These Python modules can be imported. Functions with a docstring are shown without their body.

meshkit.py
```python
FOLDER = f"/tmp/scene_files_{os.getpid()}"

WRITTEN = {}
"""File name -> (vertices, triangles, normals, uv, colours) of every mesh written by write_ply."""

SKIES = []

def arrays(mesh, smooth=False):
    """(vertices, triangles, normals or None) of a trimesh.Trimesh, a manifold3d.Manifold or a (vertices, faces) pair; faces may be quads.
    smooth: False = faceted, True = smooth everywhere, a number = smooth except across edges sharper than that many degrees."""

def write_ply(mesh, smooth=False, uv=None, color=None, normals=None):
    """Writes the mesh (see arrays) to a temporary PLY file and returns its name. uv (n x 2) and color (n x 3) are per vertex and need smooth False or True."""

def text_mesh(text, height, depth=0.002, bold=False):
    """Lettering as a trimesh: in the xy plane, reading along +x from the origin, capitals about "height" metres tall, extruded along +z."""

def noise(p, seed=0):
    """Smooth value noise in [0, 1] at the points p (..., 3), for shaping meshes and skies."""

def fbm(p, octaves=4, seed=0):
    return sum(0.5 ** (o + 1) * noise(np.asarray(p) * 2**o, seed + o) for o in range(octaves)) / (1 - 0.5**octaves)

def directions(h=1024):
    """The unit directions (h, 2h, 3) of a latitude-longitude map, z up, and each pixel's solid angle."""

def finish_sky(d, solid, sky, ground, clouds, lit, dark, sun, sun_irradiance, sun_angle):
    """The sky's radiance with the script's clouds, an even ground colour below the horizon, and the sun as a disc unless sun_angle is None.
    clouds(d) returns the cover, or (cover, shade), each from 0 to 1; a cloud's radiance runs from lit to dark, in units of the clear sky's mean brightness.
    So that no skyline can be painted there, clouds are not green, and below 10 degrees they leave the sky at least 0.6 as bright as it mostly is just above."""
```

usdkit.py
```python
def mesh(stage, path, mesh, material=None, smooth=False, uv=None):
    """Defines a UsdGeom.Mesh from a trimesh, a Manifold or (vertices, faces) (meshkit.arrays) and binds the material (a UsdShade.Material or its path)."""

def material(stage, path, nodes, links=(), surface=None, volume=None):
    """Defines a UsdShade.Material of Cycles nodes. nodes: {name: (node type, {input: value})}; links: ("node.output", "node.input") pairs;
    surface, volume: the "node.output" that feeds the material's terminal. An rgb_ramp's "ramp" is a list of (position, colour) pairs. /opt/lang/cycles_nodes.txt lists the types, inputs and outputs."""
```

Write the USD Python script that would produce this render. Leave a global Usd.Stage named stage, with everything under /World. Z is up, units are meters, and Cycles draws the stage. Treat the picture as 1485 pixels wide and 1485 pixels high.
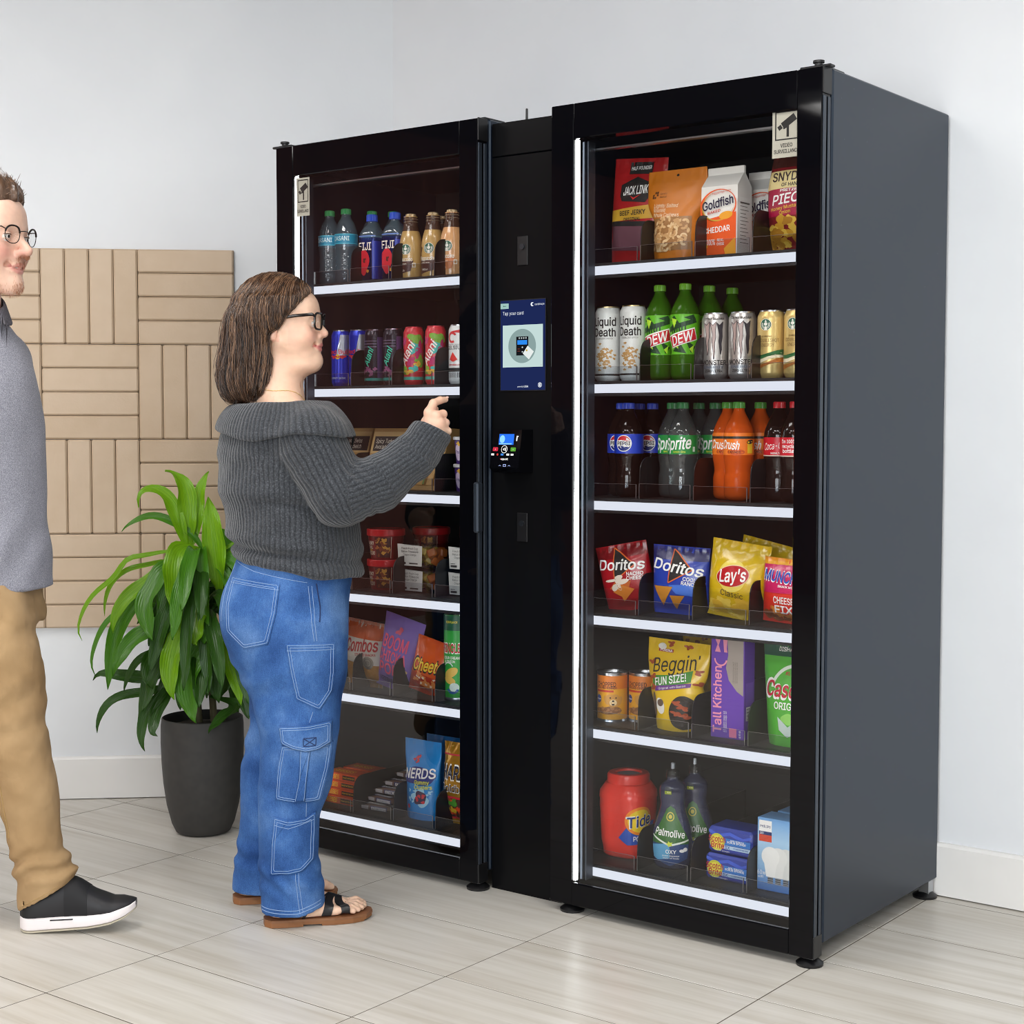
import math, random
import numpy as np
import trimesh
import usdkit
from meshkit import text_mesh, fbm, noise
from pxr import Usd, UsdGeom, UsdLux, UsdShade, Gf, Sdf, Vt
from shapely.geometry import Polygon, Point, box as sbox
from shapely import affinity, unary_union
from scipy.interpolate import CubicSpline, PchipInterpolator

stage = Usd.Stage.CreateInMemory()
UsdGeom.SetStageUpAxis(stage, UsdGeom.Tokens.z)
UsdGeom.SetStageMetersPerUnit(stage, 1.0)
UsdGeom.Xform.Define(stage, '/World')
UsdGeom.Scope.Define(stage, '/World/Looks')
PI = math.pi

# ---------------------------------------------------------------- camera
CAM = np.array([2.2942, -3.1415, 1.2113])
YAW, PITCH, ROLL, FPX = -0.6545, 0.0559, 0.0008, 2290.84
_r = np.array([math.cos(YAW), -math.sin(YAW), 0]); _f = np.array([math.sin(YAW) * math.cos(PITCH), math.cos(YAW) * math.cos(PITCH), -math.sin(PITCH)])
_u = np.cross(_r, _f)
_R = _r * math.cos(ROLL) + _u * math.sin(ROLL); _U = -_r * math.sin(ROLL) + _u * math.cos(ROLL)
cam = UsdGeom.Camera.Define(stage, '/World/camera')
cam.AddTransformOp().Set(Gf.Matrix4d(*_R, 0, *_U, 0, *(-_f), 0, *CAM, 1))
cam.CreateHorizontalApertureAttr(36.0); cam.CreateVerticalApertureAttr(36.0)
cam.CreateFocalLengthAttr(36.0 * FPX / 1485)
cam.CreateClippingRangeAttr(Gf.Vec2f(0.05, 60))
EXPOSURE = 0.0
cam.CreateExposureAttr(EXPOSURE)

# ---------------------------------------------------------------- light
def rect_light(name, pos, target, w, h, power, color=(1, 1, 1), up=(0, 0, 1)):
    L = UsdLux.RectLight.Define(stage, '/World/' + name)
    z = np.array(pos, float) - np.array(target, float); z /= np.linalg.norm(z)
    x = np.cross(up, z)
    if np.linalg.norm(x) < 1e-6: x = np.array([1.0, 0, 0])
    x /= np.linalg.norm(x); y = np.cross(z, x)
    L.AddTransformOp().Set(Gf.Matrix4d(*x, 0, *y, 0, *z, 0, *pos, 1))
    L.CreateWidthAttr(w); L.CreateHeightAttr(h)
    L.CreateIntensityAttr(power); L.CreateColorAttr(Gf.Vec3f(*color))
    L.CreateNormalizeAttr(False)
    return L

CEIL = 3.0
CEILING_LIGHTS = [(-2.3, -2.1), (-0.5, -1.5), (1.4, -1.0), (-1.2, -5.0), (0.1, -3.6), (1.5, -3.4), (3.4, -1.6), (3.4, -4.0)]
for _i, (_x, _y) in enumerate(CEILING_LIGHTS):
    rect_light('ceiling_lamp_light_%03d' % _i, (_x, _y, CEIL - 0.035), (_x, _y, 0), 1.15, 0.55, 11.0, (1.0, 0.975, 0.95), up=(0, 1, 0))
# daylight through the tall window in the front wall, behind and to the right of the camera
rect_light('window_daylight', (2.3, -6.86, 1.55), (2.3, 0, 1.3), 3.2, 2.3, 10.5, (0.90, 0.96, 1.0))
# daylight through the window in the angled wall, left of the picture
rect_light('window_daylight_left', (-3.55, -1.62, 1.65), (-2.85, -2.36, 1.6), 1.1, 1.9, 5.0, (0.88, 0.95, 1.0))

# ---------------------------------------------------------------- materials
_mats = {}
def hexlin(h):
    h = h.lstrip('#')
    c = [int(h[i:i + 2], 16) / 255 for i in (0, 2, 4)]
    return tuple(x / 12.92 if x <= 0.04045 else ((x + 0.055) / 1.055) ** 2.4 for x in c)

def mat(name, nodes, links=(), surface='p.BSDF', volume=None):
    if name not in _mats:
        _mats[name] = usdkit.material(stage, '/World/Looks/' + name, nodes, links, surface, volume)
    return _mats[name]

def flat(h, rough=0.45, **kw):
    """a plain coloured surface, colour given as sRGB hex"""
    key = 'ink_' + h.lstrip('#') + '_%d' % round(rough * 100) + ''.join('_%s%d' % (k[:4], round(10 * float(np.mean(v)))) for k, v in sorted(kw.items()))
    return mat(key, {'p': ('principled_bsdf', {'base_color': hexlin(h), 'roughness': rough, **kw})})

def speckled(name, c1, c2, scale, rough=0.5, bump=0.0, detail=4.0, bscale=None, lo=0.35, hi=0.65, **kw):
    n = {'tc': ('texture_coordinate', {}), 'n': ('noise_texture', {'scale': scale, 'detail': detail}),
         'r': ('rgb_ramp', {'ramp': [(lo, c1), (hi, c2)]}), 'p': ('principled_bsdf', {'roughness': rough, **kw})}
    l = [('tc.object', 'n.vector'), ('n.fac', 'r.fac'), ('r.color', 'p.base_color')]
    if bump:
        n['n2'] = ('noise_texture', {'scale': bscale or scale * 2, 'detail': 3.0}); n['b'] = ('bump', {'strength': bump, 'distance': 0.003})
        l += [('tc.object', 'n2.vector'), ('n2.fac', 'b.height'), ('b.normal', 'p.normal')]
    return mat(name, n, l)

def pane(name, tint=(0.93, 0.93, 0.93), ior=1.5, rough=0.0, gloss=(1, 1, 1)):
    # reflection on the face turned to the ray only; the inner face just lets light through
    return mat(name, {'f': ('fresnel', {'IOR': ior}), 'geo': ('geometry', {}), 'inv': ('math', {'math_type': 'subtract', 'value1': 1.0}), 'k': ('math', {'math_type': 'multiply'}),
                      't': ('transparent_bsdf', {'color': tint}), 'g': ('glossy_bsdf', {'color': gloss, 'roughness': rough}), 'm': ('mix_closure', {})},
               [('geo.backfacing', 'inv.value2'), ('f.fac', 'k.value1'), ('inv.value', 'k.value2'), ('k.value', 'm.fac'), ('t.BSDF', 'm.closure1'), ('g.BSDF', 'm.closure2')], 'm.closure')

def glow(name, color, strength):
    return mat(name, {'e': ('emission', {'color': color, 'strength': strength})}, surface='e.emission')

# ---------------------------------------------------------------- scene helpers
_used = {}
def _numbered(parent, name):
    k = (parent, name); n = _used.get(k, 0); _used[k] = n + 1
    return '%s/%s' % (parent, name if n == 0 else '%s_%03d' % (name, n))

def tag(path, label=None, cat=None, group=None, kind=None):
    p = stage.GetPrimAtPath(path)
    for k, v in (('label', label), ('category', cat), ('group', group), ('kind', kind)):
        if v: p.SetCustomDataByKey(k, v)
    return path

def thing(name, label, cat, loc=(0, 0, 0), rz=0.0, group=None, rot=None, kind=None):
    path = _numbered('/World', name)
    x = UsdGeom.Xform.Define(stage, path)
    x.AddTranslateOp().Set(Gf.Vec3d(*map(float, loc)))
    if rot is not None: x.AddRotateXYZOp().Set(Gf.Vec3f(*map(float, rot)))
    elif rz: x.AddRotateZOp().Set(float(rz))
    return tag(path, label, cat, group, kind)

def part(parent, name, mesh, m, smooth=35, label=None, uv=None):
    path = _numbered(parent or '/World', name)
    usdkit.mesh(stage, path, mesh, m, smooth, uv)
    if label: tag(path, label)
    return path

def dup(path, loc, label, rz=0.0, rot=None, group=None):
    """a copy of a thing, its parts and sub-parts, under the next number"""
    src = stage.GetPrimAtPath(path); cd = src.GetCustomData()
    base = path.split('/')[-1]
    while base[-4:-3] == '_' and base[-3:].isdigit(): base = base[:-4]
    new = _numbered('/World', base)
    x = UsdGeom.Xform.Define(stage, new)
    pr = x.GetPrim(); pr.GetReferences().AddInternalReference(path)
    x.ClearXformOpOrder()
    x.AddTranslateOp().Set(Gf.Vec3d(*map(float, loc)))
    ops = []
    if rot is not None: x.AddRotateXYZOp().Set(Gf.Vec3f(*map(float, rot)))
    elif rz: x.AddRotateZOp().Set(float(rz))
    pr.SetInstanceable(True)
    return tag(new, label, cd.get('category'), group or cd.get('group'))

# ---------------------------------------------------------------- mesh helpers
def cat(*ms):
    ms = [m for x in ms for m in (x if isinstance(x, (list, tuple)) else [x])]
    return trimesh.util.concatenate(ms)

def box(c, s, bevel=0.0):
    c, s = np.array(c, float), np.array(s, float) / 2
    if bevel <= 0:
        m = trimesh.creation.box(extents=2 * s); m.apply_translation(c); return m
    b = min(bevel, 0.9 * s.min()); pts = []
    for sx in (-1, 1):
        for sy in (-1, 1):
            for sz in (-1, 1):
                k = np.array([sx, sy, sz]) * s
                for a in range(3):
                    o = np.full(3, b); o[a] = 0
                    pts.append(k - np.array([sx, sy, sz]) * o)
    m = trimesh.Trimesh(np.array(pts)).convex_hull
    m.apply_translation(c); return m

def span(x0, x1, y0, y1, z0, z1, bevel=0.0):
    return box(((x0 + x1) / 2, (y0 + y1) / 2, (z0 + z1) / 2), (x1 - x0, y1 - y0, z1 - z0), bevel)

def lathe(profile, n=40, a0=0.0, a1=2 * PI):
    """profile [(r, z)...] upwards, outside facing out; radii of 0 close the ends"""
    P = np.array(profile, float); full = abs(a1 - a0 - 2 * PI) < 1e-6
    k = n if full else n + 1
    a = a0 + (a1 - a0) * np.arange(k) / n
    V = np.stack([P[:, None, 0] * np.sin(a), -P[:, None, 0] * np.cos(a), np.repeat(P[:, 1:2], k, 1)], -1).reshape(-1, 3)
    F = []
    for i in range(len(P) - 1):
        for j in range(n):
            j2 = (j + 1) % k if full else j + 1
            q = [i * k + j, i * k + j2, (i + 1) * k + j2, (i + 1) * k + j]
            if P[i, 0] > 1e-9: F.append([q[0], q[1], q[2]] if P[i + 1, 0] > 1e-9 else [q[0], q[1], q[3]])
            if P[i + 1, 0] > 1e-9: F.append([q[0], q[2], q[3]] if P[i, 0] > 1e-9 else [q[0], q[2], q[3]])
    m = trimesh.Trimesh(V, np.array(F), process=False); m.merge_vertices(); m.update_faces(m.nondegenerate_faces()); m.remove_unreferenced_vertices()
    return m

def tube(path, r, n=8, caps=True, flat_=1.0):
    """round (or flattened) tube along a polyline; r a number or one per point"""
    P = np.array(path, float); k = len(P); r = np.broadcast_to(np.asarray(r, float), (k,))
    Tn = np.gradient(P, axis=0); Tn /= np.maximum(np.linalg.norm(Tn, axis=1, keepdims=True), 1e-9)
    up = np.array([0, 0, 1.0]) if abs(Tn[0, 2]) < 0.9 else np.array([1.0, 0, 0])
    N = np.zeros_like(P); N[0] = up - Tn[0] * (up @ Tn[0]); N[0] /= np.linalg.norm(N[0])
    for i in range(1, k):
        v = N[i - 1] - Tn[i] * (N[i - 1] @ Tn[i]); N[i] = v / max(np.linalg.norm(v), 1e-9)
    B = np.cross(Tn, N); a = 2 * PI * np.arange(n) / n
    V = (P[:, None] + r[:, None, None] * (np.cos(a)[None, :, None] * N[:, None] * flat_ + np.sin(a)[None, :, None] * B[:, None])).reshape(-1, 3)
    F = []
    for i in range(k - 1):
        for j in range(n):
            j2 = (j + 1) % n
            F += [[i * n + j, i * n + j2, (i + 1) * n + j2], [i * n + j, (i + 1) * n + j2, (i + 1) * n + j]]
    if caps:
        V = np.vstack([V, P[0], P[-1]])
        for j in range(n):
            F += [[k * n, (j + 1) % n, j], [k * n + 1, (k - 1) * n + j, (k - 1) * n + (j + 1) % n]]
    return trimesh.Trimesh(V, np.array(F), process=False)

def rotm(m, axis, deg, at=(0, 0, 0)):
    m = m.copy(); m.apply_transform(trimesh.transformations.rotation_matrix(math.radians(deg), axis, at)); return m

def moved(m, *d):
    m = m.copy(); m.apply_translation(d); return m

def extr(poly, h):
    return trimesh.creation.extrude_polygon(poly, h, engine='earcut')

def rrect(x0, y0, x1, y1, r):
    return sbox(x0 + r, y0 + r, x1 - r, y1 - r).buffer(r, quad_segs=4)

# ---- flat print on surfaces
def tri2(poly):
    vs, fs, o = [], [], 0
    for g in getattr(poly, 'geoms', [poly]):
        if g.is_empty or g.area < 1e-10: continue
        v, f = trimesh.creation.triangulate_polygon(g, engine='earcut')
        vs.append(v[:, :2]); fs.append(f + o); o += len(v)
    return np.vstack(vs), np.vstack(fs)

_tc = {}
def text2(s, h, width=None, bold=False, shear=0.0, at=(0, 0), align='c', rot=0.0, arch=0.0):
    """lettering as flat triangles: capitals h tall, optionally squeezed to a width"""
    key = (s, bold)
    if key not in _tc:
        tm = text_mesh(s, 0.07, 0.002, bold)
        z = tm.vertices[:, 2]; f = tm.faces[(z[tm.faces] < 1e-6).all(1)]
        idx = np.unique(f); inv = np.zeros(len(z), int); inv[idx] = np.arange(len(idx))
        _tc[key] = (tm.vertices[idx][:, :2].copy(), inv[f])
    v, f = _tc[key]; v = v * (h / 0.07)
    x0, x1 = v[:, 0].min(), v[:, 0].max()
    v[:, 0] -= x0; w = x1 - x0
    if width: v[:, 0] *= width / w; w = width
    v[:, 0] -= {'c': w / 2, 'l': 0, 'r': w}[align]
    v[:, 1] -= h / 2
    v[:, 0] += shear * v[:, 1]
    if arch: v[:, 1] += arch * (1 - (2 * v[:, 0] / w) ** 2)
    if rot:
        c, s_ = math.cos(math.radians(rot)), math.sin(math.radians(rot)); v = v @ np.array([[c, s_], [-s_, c]])
    return v + np.array(at), f

def decal(parent, name, shapes, m, surf, h=0.0006, edge=0.012, label=None):
    """thin print laid on a surface: shapes are polygons or (vertices, faces); surf maps (u, v, h) to points"""
    vs, fs, o = [], [], 0
    for s in shapes if isinstance(shapes, list) else [shapes]:
        v, f = s if isinstance(s, tuple) else tri2(s)
        v3 = np.column_stack([v, np.zeros(len(v))])
        if edge:
            v3, f = trimesh.remesh.subdivide_to_size(v3, f, edge, max_iter=12)
        vs.append(v3); fs.append(np.asarray(f) + o); o += len(v3)
    v, f = np.vstack(vs), np.vstack(fs)
    a = v[f]; cr = (a[:, 1, 0] - a[:, 0, 0]) * (a[:, 2, 1] - a[:, 0, 1]) - (a[:, 1, 1] - a[:, 0, 1]) * (a[:, 2, 0] - a[:, 0, 0])
    f = np.where((cr < 0)[:, None], f[:, ::-1], f)
    return part(parent, name, trimesh.Trimesh(surf(v[:, 0], v[:, 1], h), f, process=False), m, False, label)

def S_flat(y0=0.0): return lambda u, v, h: np.column_stack([u, np.full(len(u), y0 - h) if np.ndim(h) == 0 else y0 - h, v])
def S_side(x0, y0=0.0): return lambda u, v, h: np.column_stack([np.full(len(u), x0 + h), y0 + u, v])
def S_cyl(R, turn=0.0):
    rr = R if callable(R) else (lambda v: R + 0 * v)
    R0 = float(np.max(rr(np.linspace(0, 0.3, 50)))) if callable(R) else R
    return lambda u, v, h: np.column_stack([(rr(v) + h) * np.sin(u / R0 + turn), -(rr(v) + h) * np.cos(u / R0 + turn), v])
# ================================================================ the room
WY = 0.712                                    # plane of the back wall behind the cabinets
LD = np.array([0.728, 0.686, 0.0]); LD /= np.linalg.norm(LD)      # along the angled left wall, towards the corner
LN = np.array([LD[1], -LD[0], 0.0])                               # its inward normal
LP = np.array([-1.937, -0.032, 0.0])
CORNER = LP + LD * ((WY - LP[1]) / LD[1])
LEFT_END = CORNER - LD * 4.2

wall_white = speckled('wall_paint', (0.70, 0.72, 0.745), (0.73, 0.75, 0.77), 3.0, 0.75, bump=0.06, bscale=90)
base_white = speckled('baseboard_paint', (0.74, 0.73, 0.71), (0.77, 0.76, 0.74), 5.0, 0.4)
ceil_white = speckled('dark_open_ceiling', (0.05, 0.042, 0.04), (0.08, 0.066, 0.062), 2.0, 0.9)
dark_wood = mat('brown_wall_boards', {'tc': ('texture_coordinate', {}), 'mp': ('mapping', {'scale': (2.0, 2.0, 0.2)}), 'n': ('noise_texture', {'scale': 6.0, 'detail': 6.0}),
    'r': ('rgb_ramp', {'ramp': [(0.3, (0.25, 0.092, 0.072)), (0.7, (0.40, 0.16, 0.125))]}), 'p': ('principled_bsdf', {'roughness': 0.5})},
    [('tc.object', 'mp.vector'), ('mp.vector', 'n.vector'), ('n.fac', 'r.fac'), ('r.color', 'p.base_color')])

def struct(name, mesh, m, parent=None, smooth=False):
    p = part(parent, name, mesh, m, smooth)
    if parent is None: tag(p, kind='structure')
    return p

def wall_slab(a, b, z0, z1, t=0.12):
    """a wall standing on the line a-b, its thickness on the right-hand side of the walk from a to b"""
    a, b = np.array(a[:2]), np.array(b[:2]); d = (b - a) / np.linalg.norm(b - a); n = np.array([d[1], -d[0]]) * t
    return extr(Polygon([a, b, b + n, a + n]), z1 - z0).apply_translation((0, 0, z0))

XR, YF = 4.6, -7.0
struct('wall_back', wall_slab((XR + 0.1, WY), CORNER, 0, CEIL + 0.1), wall_white) if False else None
_back = span(CORNER[0] - 0.05, XR + 0.1, WY, WY + 0.12, -0.05, CEIL + 0.1); struct('wall_back', _back, wall_white)
_a, _b = LEFT_END, CORNER
_m = extr(Polygon([_a[:2], _b[:2], (_b - LN * 0.12)[:2], (_a - LN * 0.12)[:2]]), CEIL + 0.15); _m.apply_translation((0, 0, -0.05))
# opening of the window in the angled wall (outside the picture)
wl0, wl1 = 2.55, 3.75
import manifold3d
def boolean(a, b, op='-'):
    A = manifold3d.Manifold(manifold3d.Mesh(np.asarray(a.vertices, np.float32), np.asarray(a.faces, np.uint32)))
    B = manifold3d.Manifold(manifold3d.Mesh(np.asarray(b.vertices, np.float32), np.asarray(b.faces, np.uint32)))
    r = (A - B if op == '-' else A + B if op == '+' else A ^ B).to_mesh()
    return trimesh.Trimesh(r.vert_properties[:, :3], r.tri_verts, process=False)
_h = extr(Polygon([(CORNER - LD * wl0 + LN * 0.1)[:2], (CORNER - LD * wl1 + LN * 0.1)[:2], (CORNER - LD * wl1 - LN * 0.3)[:2], (CORNER - LD * wl0 - LN * 0.3)[:2]]), 2.0)
_h.apply_translation((0, 0, 0.65))
struct('wall_left', boolean(_m, _h), wall_white)
XL = LEFT_END[0]
struct('wall_far_left', span(XL - 0.12, XL, YF, LEFT_END[1], -0.05, CEIL + 0.1), dark_wood)
struct('wall_right', span(XR, XR + 0.12, YF - 0.1, WY + 0.1, -0.05, CEIL + 0.1), wall_white)
_f = boolean(span(XL - 0.1, XR + 0.1, YF - 0.12, YF, -0.05, CEIL + 0.1), span(0.6, 4.0, YF - 0.5, YF + 0.5, 0.35, 2.75))
struct('wall_front', _f, dark_wood)
struct('ceiling', span(XL - 0.15, XR + 0.15, YF - 0.15, WY + 0.15, CEIL, CEIL + 0.1), ceil_white)

win_frame = flat('#d9dadb', 0.4)
win_glass = pane('window_glass', (0.97, 0.98, 0.99))
w1 = thing('window_1', None, None); tag(w1, kind='structure')
fr = [span(0.6, 4.0, YF - 0.10, YF - 0.02, 0.35, 0.41), span(0.6, 4.0, YF - 0.10, YF - 0.02, 2.69, 2.75)] + [span(x, x + 0.06, YF - 0.10, YF - 0.02, 0.35, 2.75) for x in (0.6, 1.72, 2.84, 3.94)]
struct('window_frame', cat(fr), win_frame, w1)
for x in (0.66, 1.78, 2.90): struct('pane', span(x, x + 1.05, YF - 0.07, YF - 0.06, 0.41, 2.69), win_glass, w1)
w2 = thing('window_2', None, None, loc=CORNER); tag(w2, kind='structure')
def on_left(s0, s1, d0, d1, z0, z1):
    """a box in the angled wall's frame, relative to the corner: s along the wall from the corner, d out of it"""
    p = [(-LD * s + LN * d)[:2] for s, d in ((s0, d0), (s1, d0), (s1, d1), (s0, d1))]
    m = extr(Polygon(p), z1 - z0); m.apply_translation((0, 0, z0)); return m
struct('window_frame', cat([on_left(wl0, wl1, -0.1, -0.03, 0.65, 0.71), on_left(wl0, wl1, -0.1, -0.03, 2.59, 2.65), on_left(wl0, wl0 + 0.06, -0.1, -0.03, 0.65, 2.65), on_left(wl1 - 0.06, wl1, -0.1, -0.03, 0.65, 2.65)]), win_frame, w2)
struct('pane', on_left(wl0 + 0.06, wl1 - 0.06, -0.07, -0.06, 0.71, 2.59), win_glass, w2)

# baseboards
def base_profile(h=0.135, t=0.016):
    return [(0, 0), (t, 0), (t, h - 0.008), (t - 0.004, h - 0.002), (t - 0.008, h), (0, h)]
def sweep_base(a, b, n):
    """baseboard from a to b, n the inward normal"""
    P = base_profile(); A = np.array([np.array(a) + n * p[0] + np.array([0, 0, p[1]]) for p in P]); B = np.array([np.array(b) + n * p[0] + np.array([0, 0, p[1]]) for p in P])
    k = len(P); V = np.vstack([A, B]); F = []
    for i in range(k):
        j = (i + 1) % k; F += [[i, j, k + j], [i, k + j, k + i]]
    v2, f2 = trimesh.creation.triangulate_polygon(Polygon(P), engine='earcut')
    m = trimesh.Trimesh(V, np.array(F), process=False); m.fix_normals(); return m
struct('baseboard_back', sweep_base((CORNER[0], WY, 0.003), (XR, WY, 0.003), np.array([0, -1.0, 0])), base_white)
struct('baseboard_left', sweep_base(LEFT_END + [0, 0, 0.003], CORNER + [0, 0, 0.003], LN), base_white)

# ceiling lamps (flush panels)
lamp_body = flat('#f2f2f0', 0.5)
lamp_glow = glow('lamp_diffuser', (1, 0.98, 0.95), 4.0)
for i, (x, y) in enumerate(CEILING_LIGHTS):
    t = thing('ceiling_lamp', 'flush white rectangular ceiling light panel, %s' % ('far left near the wall panels', 'above the people', 'above the right cooler front', 'near the middle of the front wall', 'centre of the lobby', 'right of the lobby centre', 'far right by the back wall', 'far right by the window')[i], 'ceiling light', (x, y, CEIL), group='ceiling light panels')
    part(t, 'housing', cat([span(-0.62, 0.62, -0.32, -0.28, -0.06, 0), span(-0.62, 0.62, 0.28, 0.32, -0.06, 0), span(-0.62, -0.58, -0.28, 0.28, -0.06, 0), span(0.58, 0.62, -0.28, 0.28, -0.06, 0)]), lamp_body, False)
    part(t, 'diffuser', span(-0.58, 0.58, -0.28, 0.28, -0.02, -0.012), lamp_glow, False)

# ---- floor: stack-bonded rectangular porcelain tiles 0.61 x 0.2975
def tile_mat(k):
    rng = random.Random(40 + k); d = rng.uniform(-0.018, 0.018)
    A = (0.56 + d, 0.53 + d, 0.475 + d); B = (0.63 + d, 0.605 + d, 0.555 + d); D = (0.47 + d, 0.43 + d, 0.365 + d)
    return mat('tile_%d' % k, {'g': ('geometry', {}), 'mp': ('mapping', {'scale': (0.9, 16.0, 1.0), 'location': (rng.uniform(0, 9), rng.uniform(0, 9), 0), 'rotation': (0, 0, rng.uniform(-0.03, 0.03))}),
        'n': ('noise_texture', {'scale': 1.3, 'detail': 5.0, 'roughness': 0.62, 'distortion': 0.25}), 'mp2': ('mapping', {'scale': (2.5, 70.0, 1.0)}), 'n2': ('noise_texture', {'scale': 1.0, 'detail': 3.0}),
        'r': ('rgb_ramp', {'ramp': [(0.28, D), (0.45, A), (0.62, B), (0.8, A)]}), 'r2': ('rgb_ramp', {'ramp': [(0.35, (0.965, 0.96, 0.955)), (0.6, (1, 1, 1))]}),
        'mx': ('mix_color', {'blend_type': 'multiply', 'fac': 1.0}), 'p': ('principled_bsdf', {'roughness': 0.33, 'specular_ior_level': 0.4})},
        [('g.position', 'mp.vector'), ('mp.vector', 'n.vector'), ('n.fac', 'r.fac'), ('g.position', 'mp2.vector'), ('mp2.vector', 'n2.vector'), ('n2.fac', 'r2.fac'), ('r.color', 'mx.a'), ('r2.color', 'mx.b'), ('mx.result', 'p.base_color')])
floor = thing('floor', None, None); tag(floor, kind='structure')
grout = flat('#554e44', 0.9)
part(floor, 'grout', span(XL - 0.1, XR + 0.1, YF - 0.1, WY + 0.1, -0.03, -0.0007), grout, False)
TX, TY, TX0, TY0, GAP = 0.6105, 0.2975, 0.107, 0.065, 0.0032
room = Polygon([CORNER[:2], (XR, WY), (XR, YF), (XL, YF), LEFT_END[:2]])
near, far = [], []
trng = random.Random(5)
for i in range(-8, 9):
    for j in range(-24, 4):
        x0, x1 = TX0 + i * TX + GAP / 2, TX0 + (i + 1) * TX - GAP / 2
        y0, y1 = TY0 + j * TY + GAP / 2, TY0 + (j + 1) * TY - GAP / 2
        g = sbox(x0, y0, x1, y1)
        if not room.intersects(g): continue
        g = g.intersection(room)
        if g.area < 1e-4: continue
        dz = trng.uniform(-0.0002, 0.0002)
        if g.area > 0.97 * (x1 - x0) * (y1 - y0):
            m = box(((x0 + x1) / 2, (y0 + y1) / 2, -0.006 + dz), (x1 - x0, y1 - y0, 0.012), 0.0005)
        else:
            m = extr(g, 0.012); m.apply_translation((0, 0, -0.012 + dz))
        k = trng.randrange(6)
        cx, cy = (x0 + x1) / 2, (y0 + y1) / 2
        # the ones the picture shows are parts of their own
        depth = (cx - CAM[0]) * math.sin(YAW) + (cy - CAM[1]) * math.cos(YAW); side = (cx - CAM[0]) * math.cos(YAW) - (cy - CAM[1]) * math.sin(YAW)
        if depth > 2.6 and abs(side) < 0.36 * depth + 0.45: near.append((m, k))
        else: far.append(m)
for m, k in near: part(floor, 'floor_tile', m, tile_mat(k), False)
tag(part(floor, 'distant_tiles', cat(far), tile_mat(0), False), kind='stuff')

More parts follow.
